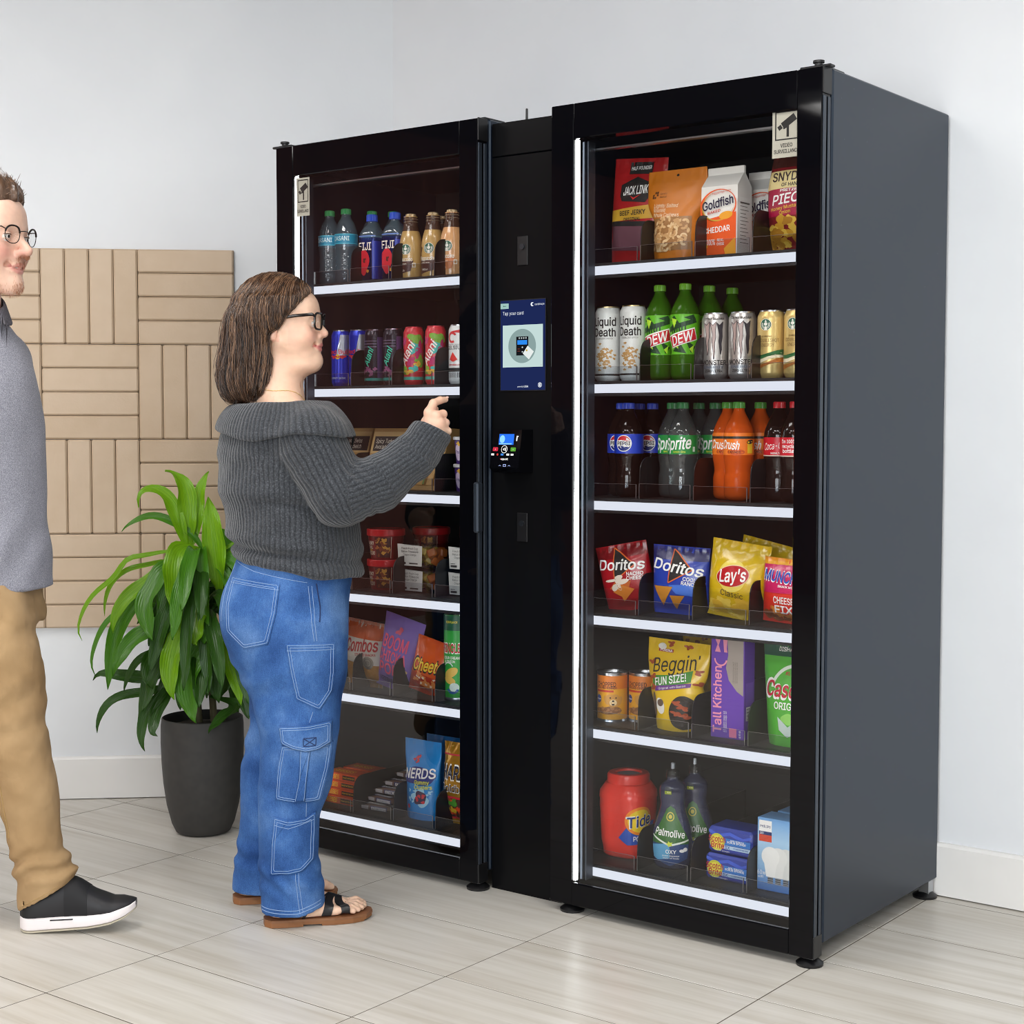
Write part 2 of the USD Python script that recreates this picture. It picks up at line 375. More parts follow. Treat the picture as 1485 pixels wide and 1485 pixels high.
# ---- beige basket-weave wall panels
PW = 0.302
panel_base = (0.53, 0.405, 0.285)
def panel_mat(k):
    d = (0, 0.012, -0.012)[k]
    c1 = tuple(c + d - 0.012 for c in panel_base); c2 = tuple(c + d + 0.012 for c in panel_base)
    return speckled('panel_board_%d' % k, c1, c2, 14.0, 0.55, bump=0.12, bscale=160, detail=6.0)
back_m = flat('#a8937a', 0.8)
ZT = 1.764
rows_, cols_ = 4, ((-3, 'far left column'), (-2, 'third column from the right'), (-1, 'second column from the right'), (0, 'rightmost column'), (1, ''), )
PC0 = 0.575                     # right edge along the wall from LP
prng = random.Random(3)
rname = ('top row', 'second row', 'third row', 'bottom row')
cname = {0: 'rightmost column', 1: 'middle column', 2: 'column behind the man'}
for r in range(4):
    for c in range(4):
        s1 = PC0 - c * PW; s0 = s1 - PW
        o = LP + LD * ((s0 + s1) / 2); zc = ZT - (r + 0.5) * PW
        vert = (r + c) % 2 == 1
        lab = None
        where = {0: 'in the rightmost column', 1: 'in the column left of the plant', 2: 'in the column partly behind the man', 3: 'in the column outside the left edge'}[c]
        lab = 'beige textured square wall panel with %s grooves, %s, %s' % ('upright' if vert else 'level', rname[r], where)
        t = thing('wall_panel', lab, 'wall panel', o, rz=math.degrees(math.atan2(LD[1], LD[0])), group='beige basket-weave wall panels')
        # local: x along the wall, y into it (negative = room)
        part(t, 'backing', box((0, -0.004, zc), (PW - 0.001, 0.008, PW - 0.001)), back_m, False)
        q = PW / 4
        for k in range(4):
            a = -PW / 2 + (k + 0.5) * q
            sz = (q - 0.0022, 0.014, PW - 0.0022) if vert else (PW - 0.0022, 0.014, q - 0.0022)
            cc = (a, -0.015, zc) if vert else (0, -0.015, zc + a)
            part(t, 'board', box(cc, sz, 0.0048), panel_mat(prng.randrange(3)), False)
# ================================================================ the coolers
frame_black = mat('frame_black', {'p': ('principled_bsdf', {'base_color': (0.002, 0.002, 0.003), 'roughness': 0.035, 'specular_ior_level': 0.2})})
body_black = mat('body_powder_black', {'tc': ('texture_coordinate', {}), 'n': ('noise_texture', {'scale': 500.0, 'detail': 2.0}), 'n2': ('noise_texture', {'scale': 4.0, 'detail': 3.0}), 'b': ('bump', {'strength': 0.06, 'distance': 0.0006}),
    'v': ('voronoi_texture', {'scale': 26.0}), 'lt': ('math', {'math_type': 'less_than', 'value2': 0.035}), 'mx': ('mix_color', {'a': (0.007, 0.012, 0.024), 'b': (0.05, 0.065, 0.09)}),
    'p': ('principled_bsdf', {'roughness': 0.34, 'specular_ior_level': 0.5, 'specular_tint': (0.72, 0.86, 1.0)})},
    [('tc.object', 'n.vector'), ('n.fac', 'b.height'), ('b.normal', 'p.normal'), ('tc.object', 'v.vector'), ('v.distance', 'lt.value1'), ('lt.value', 'mx.fac'), ('mx.result', 'p.base_color')])
inner_black = flat('#141416', 0.5)
panel_black = mat('column_black', {'p': ('principled_bsdf', {'base_color': (0.004, 0.004, 0.0045), 'roughness': 0.25, 'specular_ior_level': 0.14})})
trim_grey = flat('#3b424c', 0.35, metallic=0.6)
plastic_black = flat('#0d0d0f', 0.4)
rubber = flat('#101012', 0.6)
steel = flat('#b9bcc0', 0.3, metallic=1.0)
led_shelf = glow('led_shelf', (0.84, 0.89, 1.0), 1.05)
led_bar = glow('led_bar', (0.96, 1.0, 1.0), 9.0)
door_glass = pane('door_glass', (0.93, 0.93, 0.93), 1.53)
acrylic = pane('clear_acrylic', (0.9, 0.92, 0.94), 1.45)
sticker_m = flat('#b9b5a6', 0.6); ink_black = flat('#1c1a18', 0.6); ink_white = flat('#f3f2ee', 0.5)

CW, TOPZ, BD = 0.722, 1.98, 0.700
SHELF = (1.595, 1.308, 1.022, 0.738, 0.455, 0.108)     # top of each light strip
DECK = 0.008
def camera_sign(parent, x0, x1, z0, z1, y):
    """printed sticker: security camera pictogram and two words, inside the glass"""
    st = part(parent, 'sticker', span(x0, x1, y, y + 0.0006, z0, z1), sticker_m, False, label='pale video surveillance sticker inside the glass')
    w, h = x1 - x0, z1 - z0; P = lambda u, v: (x0 + u * w, z0 + v * h)
    sf = S_flat(y)
    ring = sbox(*P(0.1, 0.36), *P(0.9, 0.95)).difference(sbox(*P(0.14, 0.385), *P(0.86, 0.925)))
    camb = affinity.rotate(sbox(*P(0.32, 0.66), *P(0.84, 0.81)), 32)
    lens = affinity.rotate(sbox(*P(0.20, 0.575), *P(0.34, 0.665)), 32)
    post = sbox(*P(0.5, 0.42), *P(0.585, 0.68)); brace = affinity.rotate(sbox(*P(0.38, 0.6), *P(0.56, 0.64)), 24)
    decal(st, 'pictogram', [ring, unary_union([camb, lens, post, brace])], ink_black, sf, 0.0004, None)
    decal(st, 'lettering', [text2('VIDEO', h * 0.075, w * 0.42, True, at=P(0.5, 0.25)), text2('SURVEILLANCE', h * 0.075, w * 0.86, True, at=P(0.5, 0.13))], ink_black, sf, 0.0004, None)

def cooler(x0, label, sticker_left, handle):
    t = thing('vending_cooler', label, 'vending machine', (x0, 0, 0))
    W = CW
    # carcass: sides, back, top, bottom
    bz0, bz1, y0 = 0.045, 1.985, 0.052
    side = lambda a, b: span(a, b, y0, BD, bz0, bz1, 0.004)
    part(t, 'side_panel', side(W - 0.035, W), body_black, False, label='satin blue-black outer side panel')
    part(t, 'side_panel', side(0, 0.018), body_black, False)
    part(t, 'top_panel', span(0.018, W - 0.035, y0, BD, bz1 - 0.06, bz1), body_black, False)
    part(t, 'bottom_panel', span(0.018, W - 0.035, y0, BD, bz0, bz0 + 0.012), inner_black, False)
    part(t, 'back_panel', span(0.018, W - 0.035, BD - 0.03, BD - 0.002, bz0 + 0.03, bz1 - 0.06), inner_black, False)
    # door: black frame with the glass in it
    zb, zt = 0.022, 1.98
    wx0, wx1, wz0, wz1 = 0.074, 0.662, 0.079, 1.896
    th = 0.040
    fr = cat([span(0, wx0 - 0.008, 0.0, th, zb, zt, 0.002), span(wx1, W, 0.0, th, zb, zt, 0.002), span(wx0 - 0.008, wx1, 0.0, th, wz1, zt, 0.002), span(wx0 - 0.008, wx1, 0.0, 0.012, zb, wz0, 0.002), span(wx0 - 0.008, wx1, 0.012, th, zb, 0.056)])
    d = part(t, 'door_frame', fr, frame_black, False, label='glossy black door frame')
    part(d, 'glass', span(wx0 - 0.008, wx1, 0.003, 0.008, wz0, wz1), door_glass, False, label='clear door glass')
    edge = [span(W + 0.0005, W + 0.003, 0.002, 0.016, zb + 0.05, zt - 0.06, 0.001), span(W + 0.0005, W + 0.003, 0.024, 0.036, zb + 0.05, zt - 0.06, 0.001)]
    part(d, 'edge_trim', cat(edge), trim_grey, False)
    for a_, b_ in ((zt - 0.055, zt + 0.002), (zb, zb + 0.05)): part(d, 'corner_cap', span(W, W + 0.0035, 0.0, th, a_, b_, 0.0012), plastic_black, False)
    part(d, 'gasket', cat([span(0.01, 0.03, th, y0, 0.06, 1.95), span(W - 0.03, W - 0.012, th, y0, 0.06, 1.95), span(0.03, W - 0.03, th, y0, 1.93, 1.95), span(0.03, W - 0.03, th, y0, 0.036, 0.05)]), rubber, False)
    part(d, 'light_bar', span(0.062, 0.0735, 0.0085, 0.02, 0.082, 1.895, 0.002), led_bar, False, label='bright white upright light bar beside the glass')
    part(d, 'bar_rail', cat([span(0.078, 0.084, 0.022, 0.045, 0.085, 1.89), span(0.092, 0.096, 0.022, 0.05, 0.085, 1.89)]), trim_grey, False)
    part(d, 'light_bar', span(wx1 + 0.016, wx1 + 0.028, 0.041, 0.050, 0.10, 1.88, 0.002), led_bar, False)
    if handle:
        part(d, 'handle', span(W - 0.006, W + 0.010, -0.012, 0.012, 0.933, 1.062, 0.004), trim_grey, False, label='grey grip on the door edge')
    if sticker_left: camera_sign(d, 0.072, 0.122, 1.785, 1.89, 0.0085)
    else: camera_sign(d, 0.598, 0.668, 1.796, 1.902, 0.0085)
    part(d, 'inner_lintel', span(0.05, W - 0.05, 0.055, 0.075, 1.873, 1.877), steel, False)
    # hinges and feet
    hx = W - 0.014 if not sticker_left else 0.022
    part(t, 'hinge', cat([span(hx - 0.045, hx + 0.03, 0.008, 0.03, zt, zt + 0.006, 0.002), moved(lathe([(0, 0), (0.009, 0), (0.009, 0.007), (0.0125, 0.008), (0.0125, 0.013), (0, 0.013)], 16), hx - 0.004, 0.018, zt + 0.004)]), plastic_black, 30)
    part(t, 'hinge_plate', span(W - 0.06, W - 0.01, 0.045, 0.13, bz1, bz1 + 0.006, 0.002), plastic_black, False)
    for fx in (0.05, W - 0.02):
        for fy in (0.028, BD - 0.03):
            part(t, 'foot', moved(lathe([(0, 0), (0.030, 0), (0.031, 0.006), (0.02, 0.014), (0.009, 0.018), (0.009, 0.047), (0, 0.047)], 20), fx, fy, 0.0005), plastic_black, 30)
    for q in ((0.012, 0.036, 0.018, 0.05), (BD - 0.045, BD - 0.015, 0.01, 0.047)): part(t, 'foot_bracket', span(W - 0.03, W - 0.004, *q), steel, False)
    # shelves
    for i, zs in enumerate(SHELF):
        deck = span(0.030, W - 0.045, 0.075, BD - 0.04, zs + DECK - 0.010, zs + DECK - 0.0005)
        s = part(t, 'shelf', cat([deck, span(0.050, W - 0.05, 0.066, 0.075, zs - 0.030, zs + DECK - 0.001, 0.001)]), inner_black, False, label='black glass-fronted shelf with a white light strip')
        part(s, 'light_strip', span(0.0565 + (0.0 if i else 0), W - 0.048, 0.060, 0.066, zs - 0.0220, zs - 0.0005, 0.002), led_shelf, False, label='white glowing strip along the shelf front')
        part(s, 'strip_rail', cat([span(0.056, W - 0.048, 0.058, 0.07, zs - 0.0275, zs - 0.0245), span(0.056, W - 0.048, 0.06, 0.07, zs + 0.0005, zs + 0.0035)]), acrylic, False)
        lanes = (0.060, 0.205, 0.357, 0.509, 0.672)
        for k in range(4):
            a, b = lanes[k] + 0.004, lanes[k + 1] - 0.006
            h = 0.034 if k != 1 else 0.036
            part(s, 'lane_fence', cat([span(a, b, 0.0785, 0.0800, zs + DECK, zs + DECK + h)]), acrylic, False, label='clear acrylic lip')
            part(s, 'fence_edge', cat([span(a - 0.0008, a, 0.078, 0.0802, zs + DECK, zs + DECK + h), span(b, b + 0.0015, 0.0775, 0.0802, zs + DECK, zs + DECK + h), span(a, b, 0.0785, 0.08, zs + DECK + h, zs + DECK + h + 0.0006)]), steel, False)
        part(s, 'end_clip', span(0.062, 0.075, 0.074, 0.078, zs + DECK, zs + DECK + 0.034), flat('#aeb6bb', 0.4), False)
        prof = [(0.082, 0.0), (0.62, 0.0), (0.62, 0.10), (0.122, 0.10)] + [(0.122 - 0.036 * math.sin(a), 0.064 + 0.036 * math.cos(a)) for a in np.linspace(0, PI / 2, 7)[1:]] 
        for k in (1, 2, 3):
            m = extr(Polygon(prof), 0.0025)
            m.vertices = np.column_stack([lanes[k] - 0.001 + m.vertices[:, 2], m.vertices[:, 0], zs + DECK + m.vertices[:, 1]])
            m.fix_normals()
            part(s, 'lane_divider', m, plastic_black, False, label='black rounded lane divider')
    return t
XA, XB = -0.950, 0.003
cool_l = cooler(XA, 'left black glass-door vending cooler the woman is pointing at', True, True)
cool_r = cooler(XB, 'right black glass-door vending cooler with its side panel in view', False, False)

# ---- control column between the coolers
t = thing('control_column', 'narrow black control column between the coolers with screen and card reader', 'control panel', (0, 0, 0))
cx0, cx1, cy = XA + CW + 0.004, XB - 0.003, 0.055
col = part(t, 'front_panel', cat([span(cx0, cx1, cy, cy + 0.02, 0.0, 1.886, 0.001), span(cx0, cx1, cy, cy + 0.02, 1.889, 1.972, 0.001)]), panel_black, False, label='matt black front panel')
part(t, 'housing', span(cx0, cx1, cy + 0.02, BD - 0.01, 0.02, 1.968), body_black, False)
for zc in (1.646, 0.948):
    lk = part(t, 'lock_plate', span(-0.141, -0.108, cy - 0.003, cy, zc - 0.037, zc + 0.037, 0.0015), plastic_black, False)
    part(lk, 'lock', rotm(moved(lathe([(0, 0), (0.0075, 0), (0.0075, 0.003), (0, 0.003)], 18), 0, 0, 0), (1, 0, 0), 90).apply_translation((-0.1245, cy - 0.003, zc + 0.01)), flat('#50555c', 0.3, metallic=0.9), 30)
sx0, sx1, sz0, sz1 = -0.193, -0.052, 1.296, 1.5225
scr = part(t, 'touch_screen', span(sx0 - 0.002, sx1 + 0.002, cy - 0.003, cy, sz0 - 0.002, sz1 + 0.002), plastic_black, False, label='lit payment touch screen')
def lit(h, k=1.0):
    c = hexlin(h); return glow('screen_' + h.strip('#') + '_%d' % round(k * 100), c, k)
sf = S_flat(cy - 0.003); sw, sh = sx1 - sx0, sz1 - sz0
Q = lambda u, v: (sx0 + u * sw, sz0 + v * sh)
decal(scr, 'display', sbox(sx0, sz0, sx1, sz1), lit('#243063', 0.75), sf, 0.0003, None)
decal(scr, 'picture', sbox(*Q(0.05, 0.255), *Q(0.95, 0.725)), lit('#c4dbd8'), sf, 0.0006, None)
decal(scr, 'back_button', sbox(*Q(0.0, 0.91), *Q(0.185, 0.97)), lit('#9fc4c0'), sf, 0.0006, None)
decal(scr, 'disc', affinity.scale(Point(*Q(0.49, 0.49)).buffer(1, quad_segs=12), 0.31 * sw, 0.19 * sh), lit('#8ba3a1'), sf, 0.0009, None)
decal(scr, 'reader_icon', sbox(*Q(0.36, 0.385), *Q(0.63, 0.595)), lit('#17181c'), sf, 0.0012, None)
decal(scr, 'icon_lines', [sbox(*Q(0.385, 0.43), *Q(0.45, 0.437)), sbox(*Q(0.39, 0.455), *Q(0.44, 0.462))], lit('#7a3a30'), sf, 0.0014, None)
decal(scr, 'icon_screen', sbox(*Q(0.385, 0.505), *Q(0.605, 0.555)), lit('#2f8cf0'), sf, 0.0014, None)
decal(scr, 'card_icon', affinity.rotate(sbox(*Q(0.545, 0.36), *Q(0.72, 0.47)), -38), lit('#e8efec'), sf, 0.0016, None)
decal(scr, 'card_chip', [affinity.rotate(sbox(*Q(0.58, 0.43), *Q(0.615, 0.45)), -38)], lit('#c8a850'), sf, 0.0018, None)
decal(scr, 'icon_dots', [Point(*Q(u, v)).buffer(0.0022) for u, v in ((0.43, 0.578), (0.48, 0.578), (0.53, 0.578), (0.58, 0.578), (0.5, 0.475), (0.5, 0.425))] + [Point(*Q(0.92, 0.275)).buffer(0.0016)], lit('#b9c4c4'), sf, 0.0016, None)
decal(scr, 'lettering', [text2('Tap your card', 0.0085, 0.066, False, at=Q(0.05, 0.858), align='l'), text2('cantaloupe', 0.0052, 0.03, at=Q(0.98, 0.947), align='r'), text2('powered by', 0.0042, 0.02, at=Q(0.45, 0.04)), text2('USA', 0.0048, 0.014, True, at=Q(0.58, 0.04))], lit('#e9eef5'), sf, 0.0006, None)
ring = Point(*Q(0.715, 0.947)).buffer(0.0052).difference(Point(Q(0.735, 0.947)[0], Q(0, 0.947)[1]).buffer(0.0032))
acc = Point(*Q(0.885, 0.055)).buffer(0.0062).difference(Point(*Q(0.885, 0.055)).buffer(0.0045)).union(sbox(*Q(0.868, 0.04), *Q(0.902, 0.07)))
decal(scr, 'emblem', [ring, acc], lit('#e9eef5'), sf, 0.0006, None)
decal(scr, 'arrow', [Polygon([Q(0.06, 0.94), Q(0.08, 0.95), Q(0.08, 0.943), Q(0.13, 0.943), Q(0.13, 0.937), Q(0.08, 0.937), Q(0.08, 0.93)])], lit('#3d6a60'), sf, 0.0009, None)
# card reader: wedge body standing off the panel
rx0, rx1, rz0, rz1 = -0.183, -0.092, 1.088, 1.196
prof = Polygon([(0, 0), (-0.048, 0.0), (-0.062, 0.012), (-0.046, 0.108), (0, 0.108)])
m = extr(prof, rx1 - rx0); m.vertices = np.column_stack([rx0 + m.vertices[:, 2], cy + m.vertices[:, 0], rz0 + m.vertices[:, 1]]); m.fix_normals()
rd = part(t, 'card_reader', m, frame_black, False, label='black contactless card reader with a small blue display')
def S_tilt(u, v, h):
    """face of the reader: u across, v up the slanted face"""
    k = (0.062 - 0.046) / 0.096
    return np.column_stack([u, cy - 0.062 + k * (v - rz0 - 0.012) - h, v])
rw = rx1 - rx0; rh = rz1 - rz0; Q = lambda u, v: (rx0 + u * rw, rz0 + v * rh)
decal(rd, 'display', sbox(*Q(0.24, 0.65), *Q(0.76, 0.9)), lit('#2a6fe8', 1.2), S_tilt, 0.0006, None)
decal(rd, 'display_glow', [affinity.scale(Point(*Q(0.36, 0.78)).buffer(1), 0.09 * rw, 0.09 * rh), sbox(*Q(0.26, 0.66), *Q(0.7, 0.685))], lit('#8ed0ff', 1.2), S_tilt, 0.0009, None)
decal(rd, 'cancel_key', rrect(*Q(0.06, 0.50), *Q(0.24, 0.59), 0.002), lit('#d23048'), S_tilt, 0.0006, None)
decal(rd, 'enter_key', rrect(*Q(0.68, 0.50), *Q(0.86, 0.59), 0.002), lit('#5fa838'), S_tilt, 0.0006, None)
tp = Q(0.46, 0.545); waves = [Point(*tp).buffer(0.0098).difference(Point(*tp).buffer(0.0085)), Polygon([(tp[0] - 0.005, tp[1]), (tp[0], tp[1] + 0.004), (tp[0], tp[1] - 0.004)]), sbox(tp[0] + 0.0015, tp[1] - 0.004, tp[0] + 0.003, tp[1] + 0.004), sbox(tp[0] + 0.0045, tp[1] - 0.005, tp[0] + 0.006, tp[1] + 0.005)]
decal(rd, 'tap_mark', waves + [sbox(*Q(0.84, 0.74), *Q(0.88, 0.86)), sbox(*Q(0.84, 0.83), *Q(0.91, 0.86))], ink_white, S_tilt, 0.0006, None)
decal(rd, 'key_cross', [text2('x', 0.004, at=Q(0.15, 0.545)), text2('>', 0.004, at=Q(0.77, 0.545))], ink_white, S_tilt, 0.0009, None)
decal(rd, 'card_marks', [sbox(*Q(u, 0.40), *Q(u + 0.1, 0.445)) for u in (0.02, 0.55, 0.7)], ink_white, S_tilt, 0.0006, None)
decal(rd, 'card_mark_red', [Point(*Q(0.24, 0.422)).buffer(0.0028)], flat('#c8342a'), S_tilt, 0.0006, None)
decal(rd, 'card_mark_blue', [sbox(*Q(0.35, 0.40), *Q(0.45, 0.445))], flat('#2f74c8'), S_tilt, 0.0006, None)
decal(rd, 'lettering', [text2('eport', 0.005, 0.022, True, at=Q(0.5, 0.32))], ink_white, S_tilt, 0.0006, None)
decal(rd, 'logo_dot', [Point(*Q(0.36, 0.32)).buffer(0.0015)], flat('#d23048'), S_tilt, 0.0008, None)
decal(rd, 'insert_mark', [Polygon([Q(0.3, 0.15), Q(0.36, 0.18), Q(0.42, 0.15), Q(0.36, 0.165)]), Polygon([Q(0.62, 0.15), Q(0.68, 0.18), Q(0.74, 0.15), Q(0.68, 0.165)]), sbox(*Q(0.47, 0.14), *Q(0.57, 0.2)).difference(sbox(*Q(0.49, 0.15), *Q(0.55, 0.185)))], lit('#b9c8ff'), S_tilt, 0.0006, None)
part(t, 'antenna', moved(lathe([(0, 0), (0.006, 0), (0.006, 0.012), (0.0035, 0.014), (0.003, 0.055), (0, 0.057)], 12), -0.222 + 0.03, 0.16, 1.968), plastic_black, 30)
# ================================================================ the goods on the shelves
DZ = [z + DECK for z in SHELF]
alu = flat('#c9ccd0', 0.25, metallic=1.0)
gold_alu = flat('#cdb98a', 0.28, metallic=1.0)
def cloudy(name, tint, milk, amount, ior):
    """clear plastic with a little haze of its own"""
    return mat(name, {'f': ('fresnel', {'IOR': ior}), 'geo': ('geometry', {}), 'inv': ('math', {'math_type': 'subtract', 'value1': 1.0}), 'k': ('math', {'math_type': 'multiply'}), 't': ('transparent_bsdf', {'color': tint}), 'd': ('diffuse_bsdf', {'color': milk}), 'm0': ('mix_closure', {'fac': amount}), 'g': ('glossy_bsdf', {'color': (1, 1, 1), 'roughness': 0.04}), 'm': ('mix_closure', {})},
               [('geo.backfacing', 'inv.value2'), ('f.fac', 'k.value1'), ('inv.value', 'k.value2'), ('k.value', 'm.fac'), ('t.BSDF', 'm0.closure1'), ('d.BSDF', 'm0.closure2'), ('m0.closure', 'm.closure1'), ('g.BSDF', 'm.closure2')], 'm.closure')
water_pet = cloudy('water_in_pet', (0.72, 0.80, 0.84), (0.45, 0.62, 0.72), 0.10, 1.75)
shrink = pane('clear_film', (0.93, 0.93, 0.93), 1.45, 0.08)

def can_profile(R, H):
    return [(0, 0.003), (R * 0.70, 0.003), (R * 0.76, 0.0), (R * 0.82, 0.001), (R * 0.97, 0.009), (R, 0.014), (R, H - 0.020), (R * 0.985, H - 0.014), (R * 0.84, H - 0.0035)]
def make_can(name, label, x, y, z, R, H, m, lid=alu, group=None, turn=22.0):
    t = thing(name, label, 'can', (x, y, z), rz=turn, group=group)
    b = part(t, 'body', lathe(can_profile(R, H), 36), m, 40)
    l = part(t, 'lid', lathe([(R * 0.835, H - 0.0045), (R * 0.85, H - 0.0005), (R * 0.82, H), (R * 0.79, H - 0.0005), (R * 0.77, H - 0.004), (0, H - 0.004)], 36), lid, 40)
    part(l, 'pull_tab', box((0, -0.003, H - 0.0022), (0.014, 0.022, 0.002), 0.0008), lid, False)
    return t, b, S_cyl(R)
def band(parent, name, R, z0, z1, m, h=0.0004, label=None, n=36):
    rr = R if callable(R) else (lambda v: R)
    zs = np.linspace(z0, z1, 2 if not callable(R) else 10)
    return part(parent, name, lathe([(float(rr(v)) + h, v) for v in zs], n), m, 40, label)

# ---- bottles
class Bottle:
    def __init__(s, pts):
        P = np.array(pts, float); s.f = PchipInterpolator(P[:, 1], P[:, 0]); s.z0, s.z1 = P[0, 1], P[-1, 1]
    def __call__(s, v): return s.f(np.clip(v, s.z0, s.z1))
    def mesh(s, z0=None, z1=None, h=0.0, n=32, k=40, cap=True):
        z0 = s.z0 if z0 is None else z0; z1 = s.z1 if z1 is None else z1
        zs = np.linspace(z0, z1, k); p = [(float(s(v)) + h, v) for v in zs]
        if cap: p = [(0, z0)] + p + [(0, z1)]
        return lathe(p, n)
SODA = Bottle([(0.022, 0), (0.030, 0.004), (0.034, 0.016), (0.0345, 0.05), (0.0315, 0.07), (0.033, 0.085), (0.0355, 0.10), (0.036, 0.115), (0.036, 0.150), (0.0345, 0.163), (0.028, 0.182), (0.019, 0.20), (0.0135, 0.212), (0.0125, 0.222)])
WATER = Bottle([(0.024, 0), (0.030, 0.004), (0.032, 0.02), (0.030, 0.032), (0.032, 0.045), (0.0295, 0.058), (0.0315, 0.07), (0.0295, 0.083), (0.032, 0.10), (0.0325, 0.112), (0.0325, 0.142), (0.031, 0.15), (0.023, 0.175), (0.0135, 0.192), (0.0125, 0.203)])
SQUARE = [(0.0, 0.0)]
def cap_mesh(R, z0, h):
    n = 48; base = lathe([(R, z0), (R, z0 + h - 0.002), (R - 0.0015, z0 + h), (0, z0 + h)], n)
    v = base.vertices; a = np.arctan2(v[:, 0], -v[:, 1]); k = 1 + 0.03 * np.cos(24 * a) * (np.hypot(v[:, 0], v[:, 1]) > R * 0.95)
    v[:, 0] *= k; v[:, 1] *= k; base.vertices = v; return base
def make_bottle(name, label, x, y, z, prof, m, cap_m, lz, lab_m, fill=None, fill_m=None, group=None, turn=18.0, scale=1.0, caph=0.015):
    t = thing(name, label, 'bottle', (x, y, z), rz=turn, group=group)
    b = part(t, 'bottle_body', prof.mesh(), m, 50)
    if fill_m is not None: part(b, 'drink', prof.mesh(0.003, fill, -0.0012), fill_m, 50)
    part(t, 'cap', cap_mesh(0.0142, prof.z1 - 0.004, caph), cap_m, 30)
    if lz: l = part(t, 'label_sleeve', prof.mesh(lz[0], lz[1], 0.0005, cap=False), lab_m, 50)
    else: l = None
    return t, l, S_cyl(lambda v: prof(v))

# ---- bags
class Bag:
    """a filled pouch standing on z = 0, its printed face to -y. Widths by height; pinched at the top (and at the foot unless it is a stand-up pouch)"""
    def __init__(s, W, H, T, foot='pinch', wids=((0, 1), (1, 1)), fill=0.45, wrinkle=0.0022, seed=0, seal=0.05):
        s.W, s.H, s.T, s.seed, s.wr, s.seal = W, H, T, seed, wrinkle, seal
        w = np.array(wids, float); s.wf = PchipInterpolator(w[:, 0], w[:, 1])
        if foot == 'pinch': k = [(0, 0.03), (seal, 0.06), (0.18, 0.6), (fill, 1), (0.72, 0.72), (1 - seal, 0.08), (1, 0.03)]
        else: k = [(0, 0.95), (0.08, 1.0), (fill, 0.9), (0.7, 0.5), (1 - seal * 2, 0.12), (1, 0.04)]
        k = np.array(k); s.tf = PchipInterpolator(k[:, 0], k[:, 1])
    def half(s, v): return 0.5 * s.W * s.wf(np.clip(v / s.H, 0, 1))
    def t(s, u, v):
        q = np.clip(np.abs(u) / np.maximum(s.half(v), 1e-6), 0, 1); b = np.clip(v / s.H, 0, 1)
        base = 0.5 * s.T * s.tf(b) * (1 - q ** 2.6) ** 0.55
        edge = np.clip((1 - q) * 6, 0, 1) 
        n = fbm(np.column_stack([u * 26 + 3, v * 26 + 1.7 * s.seed, 0 * u + s.seed]), 3, s.seed) - 0.5
        r = np.sin(u * 260 + 5 * n + s.seed) * np.exp(-((np.minimum(b, 1 - b) - s.seal) / 0.05) ** 2)
        return base + edge * s.wr * (2.2 * n + 0.7 * r)
    def surf(s, u, v, h):
        e = 0.002; f = lambda a, b: np.column_stack([a, -s.t(a, b), b])
        p = f(u, v); n = np.cross(f(u + e, v) - f(u - e, v), f(u, v + e) - f(u, v - e)); n /= np.maximum(np.linalg.norm(n, axis=1, keepdims=True), 1e-9)
        return p + n * h
    def mesh(s, nu=26, nv=34):
        b = np.linspace(0, 1, nv) * s.H; a = np.sin(np.linspace(-PI / 2, PI / 2, nu))
        U = np.array([a * float(s.half(v)) for v in b]); Vv = np.repeat(b[:, None], nu, 1)
        tf = s.t(U.ravel(), Vv.ravel()).reshape(U.shape); tb = s.t(-U.ravel(), Vv.ravel()).reshape(U.shape)
        A = np.stack([U, -tf, Vv], -1).reshape(-1, 3); B = np.stack([U, tb, Vv], -1).reshape(-1, 3); F = []
        for i in range(nv - 1):
            for j in range(nu - 1):
                q = [i * nu + j, i * nu + j + 1, (i + 1) * nu + j + 1, (i + 1) * nu + j]
                F += [[q[0], q[1], q[2]], [q[0], q[2], q[3]]]; o = nu * nv
                F += [[o + q[0], o + q[2], o + q[1]], [o + q[0], o + q[3], o + q[2]]]
        for j in range(nu - 1):   # foot and head
            o = nu * nv; F += [[j, o + j, o + j + 1], [j, o + j + 1, j + 1]]; k = (nv - 1) * nu + j
            F += [[k, k + 1, o + k + 1], [k, o + k + 1, o + k]]
        m = trimesh.Trimesh(np.vstack([A, B]), np.array(F), process=False); m.merge_vertices(); return m
    def clip(s, poly, m=0.0):
        zs = np.linspace(0, s.H, 24); hw = np.array([float(s.half(v)) for v in zs]) * 0.985 - m
        out = Polygon([(-w, z) for w, z in zip(hw, zs)] + [(w, z) for w, z in zip(hw[::-1], zs[::-1])])
        r = poly.intersection(out)
        return r
def make_bag(name, label, cat_, x, y, z, bag, m, rot=(0, 0, 0), group=None, seals=True):
    t = thing(name, label, cat_, (x, y, z), rot=rot, group=group)
    b = part(t, 'pouch', bag.mesh(), m, 40)
    if seals:
        H, k = bag.H, bag.seal
        lines = [bag.clip(sbox(-1, H * (1 - k) + H * k * (i + 0.3) / 5, 1, H * (1 - k) + H * k * (i + 0.55) / 5)) for i in range(5)]
        decal(b, 'seal', lines, m, bag.surf, 0.0009)
    return t, b
def region(parent, name, bag, poly, m, h=0.0006, label=None, edge=0.012):
    return decal(parent, name, bag.clip(poly), m, bag.surf, h, edge, label)
